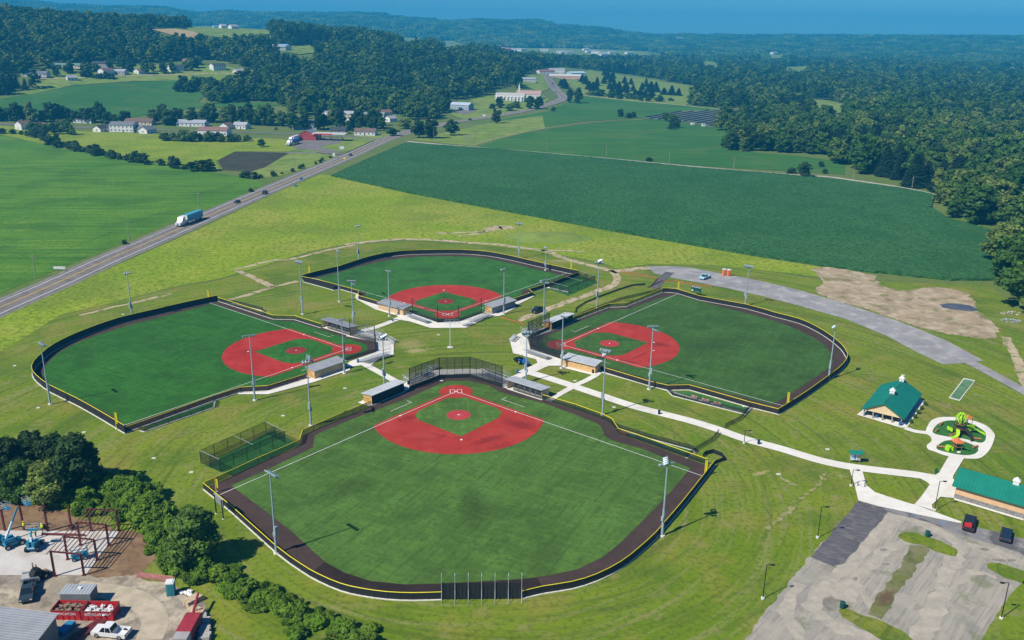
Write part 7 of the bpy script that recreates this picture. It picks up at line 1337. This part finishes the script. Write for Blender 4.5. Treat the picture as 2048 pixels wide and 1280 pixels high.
def broad(seed, nl, leaf, H=14.0, Wd=10.0, low=.18, core=1):
    """trunk mesh, crown mesh, about H high and Wd wide"""
    rr = random.Random(seed); tr = MB(); tr.tube((0, 0, -.3), (0, 0, H * .3), H * .028, H * .022, 8); tr.tube((0, 0, H * .3), (rr.uniform(-.4, .4), rr.uniform(-.4, .4), H * .75), H * .022, H * .006, 6); L_ = []
    for i in range(nl):
        z = (i + .5) / nl; zz = low + (1 - low) * z; prof = sin(pi * min(1, max(.0, (zz - low * .55) / (1.08 - low * .55))) ** .8) ** .65; a = i * 2.4 + rr.uniform(-.5, .5); rad = Wd / 2 * prof * rr.uniform(.35, .78); r = Wd * rr.uniform(.11, .24) * (1.1 - .35 * z)
        L_.append((Vector((rad * cos(a), rad * sin(a), H * (zz * .92 + .02))), r))
        if i % 3 == 0: tr.tube((0, 0, H * (.2 + .3 * z)), (rad * .8 * cos(a), rad * .8 * sin(a), H * zz * .88), H * .010, H * .003, 5)
    L_.append((Vector((0, 0, H * .55)), Wd * .27)); cw = MB(); tot = sum(r * r for _, r in L_)
    for k, (c, r) in enumerate(L_):
        if core: cw.ball(c, r * .74, 2 if core > 1 else 1, (1, 1, .85), .28, seed * 31 + k)
        leaves(cw, rr, c, r, max(6, int(leaf[0] * r * r / tot)), leaf[1], .85)
    return tr, cw
def conifer(seed, n, s_, H=13.0, Wd=6.0):
    rr = random.Random(seed); tr = MB().tube((0, 0, -.3), (0, 0, H * .95), H * .02, .04, 6); cw = MB(); T = 9
    for k in range(T): z0 = H * (.08 + .86 * k / T); r = Wd / 2 * (1 - k / T) ** .85 + .25; cw.tube((0, 0, z0), (0, 0, min(H, z0 + H * .2)), r * .86, .08, 9)
    for _ in range(n):
        t = rr.random() ** 1.5; z = H * (.06 + .92 * t); r = (Wd / 2 * (1 - t) ** .85 + .15) * rr.uniform(.75, 1.12); a = rr.uniform(0, 2 * pi); p = Vector((r * cos(a), r * sin(a), z)); d = Vector((cos(a), sin(a), -.35)).normalized(); v = Vector((-sin(a), cos(a), rr.uniform(-.4, .4))) * s_ * .3; u = d * s_ * .6; i = len(cw.v); cw.v += [tuple(p - u - v * .4), tuple(p + u * .2 - v), tuple(p + u), tuple(p + u * .2 + v)]; cw.f.append((i, i + 1, i + 2, i + 3)); cw.m.append(0)
    return tr, cw
PRO = {}
def proto(key, tc, m): PRO[key] = (tc[0].mesh('trunk', BARKM), tc[1].mesh('crown', m, True))
for i in range(3):
    proto('A%d' % i, broad(10 + i, 40, (7000, .80), core=2), LEAF); proto('AD%d' % i, broad(20 + i, 46, (8500, .78), H=14, Wd=11, core=2), LEAFD)
for i in range(3): proto('S%d' % i, broad(40 + i, 16, (2200, .58), H=3.4, Wd=4.4, low=.05, core=2), LEAFB)
for i in range(4): proto('B%d' % i, broad(60 + i, 15, (1300, 1.3)), LEAF)
for i in range(2): proto('BD%d' % i, broad(70 + i, 15, (1300, 1.3)), LEAFD); proto('SB%d' % i, broad(80 + i, 9, (420, .8), H=4, Wd=5.2, low=.03), LEAFD); proto('P%d' % i, conifer(90 + i, 900, 1.1), CONIF)
_tk = {'n': 0}
def tree(label, px, h, wd, kind, name='broadleaf_tree', cat='tree', group=None, g=None, var=None):
    k = _tk['n']; _tk['n'] += 1; rr = random.Random(k * 7 + 1); n = sum(1 for q in PRO if q[:-1] == kind); key = kind + str(k % n if var is None else var); H0, W0 = {'A': (14, 10), 'AD': (14, 11), 'S': (3.4, 4.4), 'B': (14, 10), 'BD': (14, 10), 'SB': (4, 5.2), 'P': (13, 6)}[kind]
    g = g or G(*px); t = thing(name, label, cat, (g.x, g.y, g.z - .05), rr.uniform(0, 6.28), group)
    for nm, me in zip(('trunk', 'crown'), PRO[key]): obj(nm, me, t, None, None, (wd / W0, wd / W0, h / H0))
    return t
# --- grove behind the construction site
GR1 = 'trees behind the construction site'
for px, h, wd, k, lab in ((( -40, 990), 12, 10, 'AD', 'tall dark tree cut by the left edge, behind the construction site'), ((25, 985), 11, 9, 'AD', 'dark tree second from the left edge behind the construction site'), ((75, 968), 11, 8.5, 'AD', 'dark tree with a rounded top in the middle of the grove'), ((118, 972), 10.5, 8.5, 'AD', 'dark tree right of the middle of the grove'), ((160, 985), 11.5, 10, 'AD', 'largest dark tree at the right end of the grove, casting a shadow on the lawn'), ((45, 1000), 8, 8, 'A', 'mid green tree in front of the dark grove'), ((100, 1002), 8, 9, 'A', 'mid green tree at the foot of the largest dark tree'),
                          ((393, 1128), 10, 8.6, 'A', 'airy olive green tree standing alone right of the construction site')):
    tree(lab, px, h, wd, k, group=GR1)
rr = random.Random(11)
HEDG = smooth(RC([(-300, 440), (0, 430), (180, 425), (330, 440), (430, 480), (530, 520), (640, 540), (760, 545), (840, 575), (920, 630), (985, 700), (1010, 780)]), 2)
def hedgerow(label, L_, kinds, h, wd, n, jit, group, name='shrub'):
    W = WP(L_); S = [0]
    for a, b in zip(W, W[1:]): S.append(S[-1] + hypot(b[0] - a[0], b[1] - a[1]))
    for i in range(n):
        s_ = S[-1] * (i + .5) / n; j = max(k for k in range(len(W) - 1) if S[k] <= s_); f = (s_ - S[j]) / max(.01, S[j + 1] - S[j]); x = W[j][0] + (W[j + 1][0] - W[j][0]) * f + rr.gauss(0, jit); y = W[j][1] + (W[j + 1][1] - W[j][1]) * f + rr.gauss(0, jit); q = rr.uniform(.7, 1.3)
        tree(label, None, rr.uniform(*h) * q, rr.uniform(*wd) * q, rr.choice(kinds), name, 'shrub' if name == 'shrub' else 'tree', group, g=Vector((x, y, terr(x, y))))
hedgerow('bright green thicket shrub along the edge of the construction site', HEDG, ['S'], (1.6, 2.8), (2.6, 4.2), 60, 1.2, 'shrubs round the construction site')
hedgerow('mid green sumac shrub in the dense belt behind the steel frame', RC([(420, 470), (520, 420), (600, 400), (690, 420), (770, 450), (850, 520), (890, 590)]), ['S'], (2.0, 3.4), (3.2, 5.0), 52, 1.5, 'shrubs behind the steel frame')
hedgerow('bright green shrub in the hedge running to the bottom edge', R6([(-20, 880), (120, 900), (250, 960), (370, 1030), (470, 1060), (560, 1110), (650, 1160), (740, 1200), (850, 1230), (960, 1270), (1040, 1310)]), ['S'], (.7, 1.9), (1.4, 3.2), 120, 1.2, 'hedge at the bottom edge')
hedgerow('low leafy growth in front of the grove', RC([(-100, 455), (60, 440), (200, 430), (300, 400), (330, 350), (240, 330)]), ['S'], (2, 3.2), (3.5, 5), 12, 1.0, 'shrubs in front of the grove')
hedgerow('leafy shrub at the foot of the airy olive tree', RC([(930, 700), (960, 760), (1000, 830), (1090, 880), (1200, 880), (1280, 870)]), ['S'], (1.8, 3), (3, 4.4), 10, .8, 'shrubs below the olive tree')
# --- lone and roadside trees
for a in (('lone round dark tree standing on the field road', (1607, 354), 9, 11, 'BD'), ('low dark bush left of the lone round tree', (1582, 347), 3.5, 7, 'SB'), ('small bush behind the field road, left', (1642, 334), 4, 5, 'SB'), ('small bush behind the field road, right', (1649, 347), 3, 4.5, 'SB'), ('dark low bush in the soybean field margin', (1298, 323), 3, 7, 'SB'),
          ('large dark tree left of the highway bend', (838, 276), 15, 15, 'BD'), ('large dark tree behind the highway junction', (862, 277), 15, 14, 'BD'), ('rounded mid green tree beside the highway', (902, 271), 13, 13, 'B'), ('grey green bushy tree left of the highway junction', (812, 258), 9, 14, 'B'), ('low dark tree behind the white house by the junction', (785, 272), 7, 11, 'BD'), ('pointed dark tree alone beside the highway', (993, 247), 13, 11, 'BD'), ('small round bush at the bend verge', (1106, 223), 5, 6, 'SB'),
          ('left tree of the pair inside the highway curve', (1139, 206), 17, 10, 'BD'), ('right tree of the pair inside the highway curve', (1156, 207), 19, 13, 'BD'), ('tall dark tree by the church drive, left', (1060, 218), 14, 13, 'BD'), ('tall dark tree by the church drive, right', (1077, 218), 14, 13, 'BD'), ('dark tree on the church lawn', (1000, 216), 12, 12, 'BD'), ('low bushy tree on the church lawn', (1020, 222), 8, 13, 'B'), ('small tree behind the highway below the church', (1032, 217), 8, 12, 'B'), ('dark bush on the left church lawn', (985, 218), 6, 9, 'BD'),
          ('small round bush at the solar field corner, left', (1241, 234), 8, 8, 'BD'), ('low bush at the solar field corner', (1257, 236), 5, 9, 'SB'), ('bush right of the solar field corner', (1266, 235), 6, 9, 'SB'), ('dark bush before the solar rows, left', (1344, 259), 7, 9, 'BD'), ('dark bush before the solar rows, right', (1354, 256), 8, 8, 'BD'), ('leafy tree in the middle of the solar rows', (1332, 243), 9, 10, 'B'), ('second leafy tree in the solar rows', (1345, 244), 8, 11, 'B'),
          ('small round tree right of the village bushes', (524, 294), 6, 7, 'B'), ('dark round bush at the ploughed patch', (415, 342), 7, 12, 'BD'), ('dark roadside bush below the ploughed patch, left', (491, 356), 4, 9, 'SB'), ('dark roadside bush below the ploughed patch, right', (508, 357), 4, 7, 'SB'), ('small bush near the highway verge', (249, 488), 1.8, 3, 'SB'), ('small bush along the highway verge', (502, 384), 2.2, 4, 'SB')):
    tree(*a, name='shrub' if 'bush' in a[0] else 'broadleaf_tree', cat='bush' if 'bush' in a[0] else 'tree')
hedgerow('dark rounded bush in the hedgerow above the hay field', [(0, 287), (60, 288), (110, 291), (160, 302), (230, 317), (300, 328), (360, 338), (405, 342)], ['SB', 'SB', 'BD'], (4, 6), (6, 9), 40, 2.0, 'hedgerow above the hay field')
hedgerow('rounded dark bush in the row in front of the brown roofed house', [(318, 281), (360, 282), (400, 283), (450, 284), (502, 283)], ['SB', 'B'], (5, 7), (7, 9), 20, 1.6, 'bush row below the village road')
hedgerow('pale green poplar in the clump by the leftmost houses', [(62, 272), (90, 272), (120, 273), (148, 273)], ['B'], (8, 10), (5, 6.5), 14, 2.5, 'poplars near the leftmost houses', name='broadleaf_tree')
hedgerow('small roadside shrub on the verge by the fuel station', [(505, 358), (560, 350), (640, 325), (668, 315)], ['SB'], (1.5, 3), (2.5, 4), 10, 1.2, 'verge shrubs near the fuel station')
hedgerow('dark leafy tree in the belt behind the village road', [(-20, 241), (30, 243), (80, 244), (105, 243), (140, 243), (190, 246), (215, 246), (235, 247), (262, 247)], ['BD', 'B', 'BD'], (10, 15), (9, 13), 26, 3.5, 'trees behind the village road', name='broadleaf_tree')
hedgerow('tall tree in the group right of the long brown roofed house', [(305, 248), (325, 250), (345, 250), (372, 249)], ['BD', 'B'], (13, 19), (10, 14), 9, 3.5, 'trees in the middle of the village', name='broadleaf_tree')
hedgerow('dark leafy tree standing in the row behind the ranch houses', [(385, 243), (420, 245), (455, 247), (490, 248), (520, 250), (548, 252), (570, 252)], ['BD', 'BD', 'B'], (12, 16), (10, 13), 22, 3.0, 'trees behind the ranch houses', name='broadleaf_tree')
hedgerow('dark tree among the houses above the fuel station', [(580, 250), (600, 262), (640, 258), (660, 255), (690, 262), (712, 262), (700, 250), (735, 255), (758, 262), (772, 258), (745, 246)], ['BD', 'B', 'BD'], (9, 15), (8, 11), 24, 4.0, 'trees around the village houses', name='broadleaf_tree')
hedgerow('tree between the houses on the hillside', [(40, 150), (95, 152), (118, 151), (175, 146), (182, 137), (230, 140), (262, 141), (300, 147), (318, 146), (345, 148), (400, 131)], ['BD', 'B'], (9, 14), (9, 13), 20, 6.0, 'trees between the hillside houses', name='broadleaf_tree')
hedgerow('round hillside shrub below the white gable houses', [(168, 153), (185, 156), (205, 158), (226, 158)], ['SB'], (5, 7), (9, 12), 7, 2.0, 'hillside shrubs')
hedgerow('dark tree in the isolated copse on the slope field', [(360, 183), (375, 183), (395, 180), (412, 178), (428, 180)], ['BD', 'B'], (11, 15), (11, 14), 12, 4.0, 'copse on the slope field', name='broadleaf_tree')
hedgerow('bushy growth along the edge of the tree plantation', [(1170, 190), (1195, 192), (1215, 195), (1240, 198), (1265, 199), (1300, 204), (1320, 204), (1345, 203)], ['SB', 'B'], (5, 8), (9, 14), 14, 3.0, 'bushes at the plantation edge')
# plantation pines
rr2 = random.Random(5)
for (x, y) in ((1164, 165), (1171, 169), (1178, 180), (1186, 176), (1192, 182), (1194, 172), (1183, 186), (1208, 168), (1214, 160), (1222, 165), (1228, 174), (1219, 179), (1223, 188), (1232, 180), (1238, 176), (1237, 185), (1238, 192), (1249, 168), (1252, 178), (1250, 184), (1254, 193), (1262, 170), (1266, 183), (1270, 194), (1276, 195), (1284, 180), (1281, 194), (1290, 196), (1296, 185), (1292, 175), (1302, 180), (1303, 192), (1301, 197), (1312, 175), (1313, 185), (1328, 190), (1343, 191), (1357, 192), (1209, 152), (1216, 154), (1225, 157), (1128, 170), (1122, 172), (1130, 177)):
    tree('dark pine in the scattered plantation right of the highway', (x, y), rr2.uniform(9, 14), rr2.uniform(8, 12), 'P', 'pine_tree', group='pines of the plantation')
# ------------------------------------------------------------------ forest
FMASK = [(-600, 0), (-600, 222), (0, 190), (45, 184), (80, 177), (84, 166), (50, 158), (48, 146), (80, 136), (125, 131), (330, 127), (375, 120), (430, 123), (470, 132), (515, 146), (522, 158), (470, 168), (420, 180), (402, 200), (408, 208), (540, 203), (565, 214), (590, 232), (608, 243), (650, 238), (690, 225), (740, 225), (790, 228), (800, 240), (868, 240), (888, 228), (898, 214), (885, 204), (985, 188), (1000, 177), (1045, 176), (1050, 165), (1040, 150), (1080, 142), (1105, 137), (1180, 139), (1270, 151), (1360, 168), (1410, 176), (1390, 196), (1375, 212), (1440, 216), (1480, 219), (1512, 224), (1480, 238), (1442, 249), (1435, 262), (1460, 268), (1490, 268), (1490, 280), (1452, 292), (1446, 302), (1500, 303), (1640, 313), (1655, 325), (1690, 332), (1735, 350), (1795, 366), (1868, 386), (1885, 400), (1872, 420), (1905, 440), (1960, 452), (2018, 468), (2032, 500), (1998, 515), (1992, 545), (2002, 570), (2012, 592), (2022, 618), (2060, 640), (2600, 760), (2600, 0)]
CLEAR = [[(300, 62), (303, 57), (350, 56), (385, 60), (410, 71), (395, 82), (345, 75)], [(370, 64), (385, 51), (440, 52), (540, 60), (545, 71), (490, 76), (460, 81), (420, 78)], [(552, 106), (568, 95), (622, 90), (634, 106), (600, 111)], [(790, 76), (840, 76), (860, 84), (815, 86)], [(870, 82), (905, 81), (940, 92), (890, 100)], [(990, 97), (1130, 96), (1300, 103), (1350, 113), (1290, 115), (1130, 114), (1010, 107)],
         [(1400, 120), (1440, 126), (1436, 140), (1405, 134)], [(1530, 108), (1577, 110), (1570, 120), (1528, 120)], [(1568, 135), (1618, 132), (1614, 148), (1567, 146)], [(1608, 199), (1652, 200), (1696, 210), (1692, 231), (1660, 230), (1612, 216)], [(1470, 222), (1500, 218), (1515, 226), (1490, 230)], [(1078, 136), (1120, 134), (1180, 140), (1150, 165), (1100, 165)], [(915, 210), (960, 206), (960, 230), (900, 232)]]
HOUSES = [(o.location.x, o.location.y, o.name) for o in bpy.data.objects if o.parent is None and o.name.split('.')[0] in ('house', 'farm_building', 'church', 'church_hall')]
_hb = {}
for hx, hy, nm in HOUSES: _hb.setdefault((int(hx // 200), int(hy // 200)), []).append((hx, hy))
def nearhouse(x, y):
    d = hypot(x, y); k = 14 + d * .006
    for i in (-1, 0, 1):
        for j in (-1, 0, 1):
            for hx, hy in _hb.get((int(x // 200) + i, int(y // 200) + j), ()):
                if hypot(x - hx, y - hy) < k or (abs(x - hx) < k * .8 and 0 < hy - y < k * 2.2): return True
    return False
HWI = [(p[0], p[1]) for p in HW]
def nearroad(x, y):
    for a in HWI:
        if abs(a[0] - x) < 22 and abs(a[1] - y) < 22: return True
    return False
def instancer(name, label, pts, protos):
    """pts: (x,y,z,scale,zscale,rot,index)"""
    me = bpy.data.meshes.new(name); me.from_pydata([p[:3] for p in pts], [], [])
    for nm, tp, ix in (('sx', 'FLOAT', 3), ('sz', 'FLOAT', 4), ('rt', 'FLOAT', 5), ('ix', 'INT', 6)):
        a = me.attributes.new(nm, tp, 'POINT'); a.data.foreach_set('value', [p[ix] for p in pts])
    o = link(bpy.data.objects.new(name, me)); tag(o, label, None, None, 'stuff')
    col = bpy.data.collections.new(name + '_kinds')
    for i, m in enumerate(protos):
        q = bpy.data.objects.new('%s_kind_%02d' % (name, i), m); col.objects.link(q)
    ng = bpy.data.node_groups.new(name, 'GeometryNodeTree'); ng.interface.new_socket('Geometry', in_out='INPUT', socket_type='NodeSocketGeometry'); ng.interface.new_socket('Geometry', in_out='OUTPUT', socket_type='NodeSocketGeometry'); N = ng.nodes
    gi, go = N.new('NodeGroupInput'), N.new('NodeGroupOutput'); ip = N.new('GeometryNodeInstanceOnPoints'); ci = N.new('GeometryNodeCollectionInfo'); ci.inputs[0].default_value = col; ci.inputs[1].default_value = True; ci.inputs[2].default_value = True
    def attr(nm, tp):
        a = N.new('GeometryNodeInputNamedAttribute'); a.data_type = tp; a.inputs[0].default_value = nm; return a.outputs[0]
    cx = N.new('ShaderNodeCombineXYZ'); sx, sz, rt = attr('sx', 'FLOAT'), attr('sz', 'FLOAT'), attr('rt', 'FLOAT'); K = ng.links
    K.new(sx, cx.inputs[0]); K.new(sx, cx.inputs[1]); K.new(sz, cx.inputs[2]); cr = N.new('ShaderNodeCombineXYZ'); K.new(rt, cr.inputs[2])
    K.new(gi.outputs[0], ip.inputs['Points']); K.new(ci.outputs[0], ip.inputs['Instance']); ip.inputs['Pick Instance'].default_value = True; K.new(attr('ix', 'INT'), ip.inputs['Instance Index']); K.new(cr.outputs[0], ip.inputs['Rotation']); K.new(cx.outputs[0], ip.inputs['Scale']); K.new(ip.outputs[0], go.inputs[0])
    o.modifiers.new('scatter', 'NODES').node_group = ng; return o
def forest():
    rr = random.Random(21); near = []; far = []; grove = []; d = 225.0
    while d < 5150:
        st = 8.0 + d * .0024 if d < 2700 else 22 + (d - 2700) * .008
        x = -d * .78
        while x < d * .78:
            px, py = x + rr.uniform(-.45, .45) * st, d + rr.uniform(-.45, .45) * st; x += st
            z = terr(px, py); u, v = project((px, py, z))
            if u < -420 or u > 2500 or not inpoly(u, v, FMASK): continue
            dd = hypot(px, py); hp = 13 * 1762 / dd
            if any(inpoly(u, v, P) or inpoly(u, v - hp * .5, P) or inpoly(u, v - hp, P) for P in CLEAR) or nearhouse(px, py): continue
            c = 1024 + 1865 * px / py
            if dd > lerp(HILL_D1, c) + 350 and lerp(HILL_A, c) > 50 and dd < 3300: continue
            if dd < 2600 and nearroad(px, py): continue
            cl = noise.noise((px / 120, py / 120, 9.0)); s_ = rr.uniform(.6, 1.5) * (1.05 + .25 * cl)
            con = noise.noise((px / 90, py / 90, 4.0)) > .40
            if dd < 2700: (near if dd < 1000 else far).append((px, py, z - .2, s_ * (1.12 + max(0, dd - 1000) * .00022), s_ * rr.uniform(.78, 1.05), rr.uniform(0, 6.28), con, dd))
            else: grove.append((px, py, z - 3.0, s_ * (1 + (dd - 2700) * .00016), s_ * (1 + (dd - 2700) * .00004), rr.uniform(0, 6.28), rr.randrange(3), dd))
        d += st * .92
    near.sort(key=lambda p: p[7]); ind = [p for p in near if -60 < project(p[:3])[0] < 2110][:150]; ids = set(id(p) for p in ind)
    for p in ind:
        right = project(p[:3])[0] > 1400
        tree('dark conifer at the front of the forest on the right' if p[6] else 'broadleaf tree at the front of the dense forest on the right', None, 14.0 * p[4], (6.6 if p[6] else 10.5) * p[3], 'P' if p[6] else 'B', 'pine_tree' if p[6] else 'broadleaf_tree', 'tree', 'front trees of the right forest', g=Vector(p[:3]))
    KB = [PRO['B%d' % i][1] for i in range(4)] + [PRO['BD%d' % i][1] for i in range(2)] + [PRO['P%d' % i][1] for i in range(2)]
    def idx(con): return (6 + rr.randrange(2)) if con else rr.choice((0, 1, 2, 3, 0, 1, 2, 3, 4, 5))
    instancer('near_forest', 'dense mixed forest on the right and at the foot of the hill', [p[:6] + (idx(p[6]),) for p in near if id(p) not in ids], KB)
    low = []
    for i in range(5): low.append(broad(120 + i, 9, (330, 1.7))[1].mesh('far_crown', LEAF if i < 3 else LEAFD, True))
    for i in range(2): low.append(conifer(130 + i, 160, 2.4, 15, 7)[1].mesh('far_conifer', CONIF, True))
    instancer('hill_forest', 'wooded hillside rising behind the village', [p[:6] + ((5 + rr.randrange(2)) if p[6] else rr.randrange(5),) for p in far], low)
    gv = []
    for i in range(3):
        r3 = random.Random(200 + i); mb = MB()
        for k in range(16):
            a = k * 2.4; q = 15 * sqrt((k + .5) / 16); hh = r3.uniform(9, 14); mb.ball((q * cos(a), q * sin(a), hh * .5), 4.8, 1, (1.05, 1.05, 1.25), .25, i * 50 + k)
            leaves(mb, r3, (q * cos(a), q * sin(a), hh * .62), 4.7, 22, 3.2)
        gv.append(mb.mesh('grove', LEAF if i else LEAFD, True))
    instancer('distant_forest', 'hazy distant forest covering the valley and ridges', [p[:7] for p in grove], gv)
    print('FOREST', len(near), len(far), len(grove))
forest()
# ------------------------------------------------------------------ haze: the air itself
def haze():
    mb = MB(); mb.box((0, 0, 101), (13000, 13000, 208)); m = bpy.data.materials.new('summer_haze'); m.use_nodes = True; n = m.node_tree; n.nodes.clear()
    o = n.nodes.new('ShaderNodeOutputMaterial'); v = n.nodes.new('ShaderNodeVolumePrincipled'); v.inputs['Color'].default_value = (.04, .55, .97, 1); v.inputs['Density'].default_value = 2.3e-4; v.inputs['Anisotropy'].default_value = 0.0
    n.links.new(v.outputs[0], o.inputs['Volume']); tag(mb.build('haze', m), 'thin blue summer haze over the valley', None, None, 'stuff')
haze()
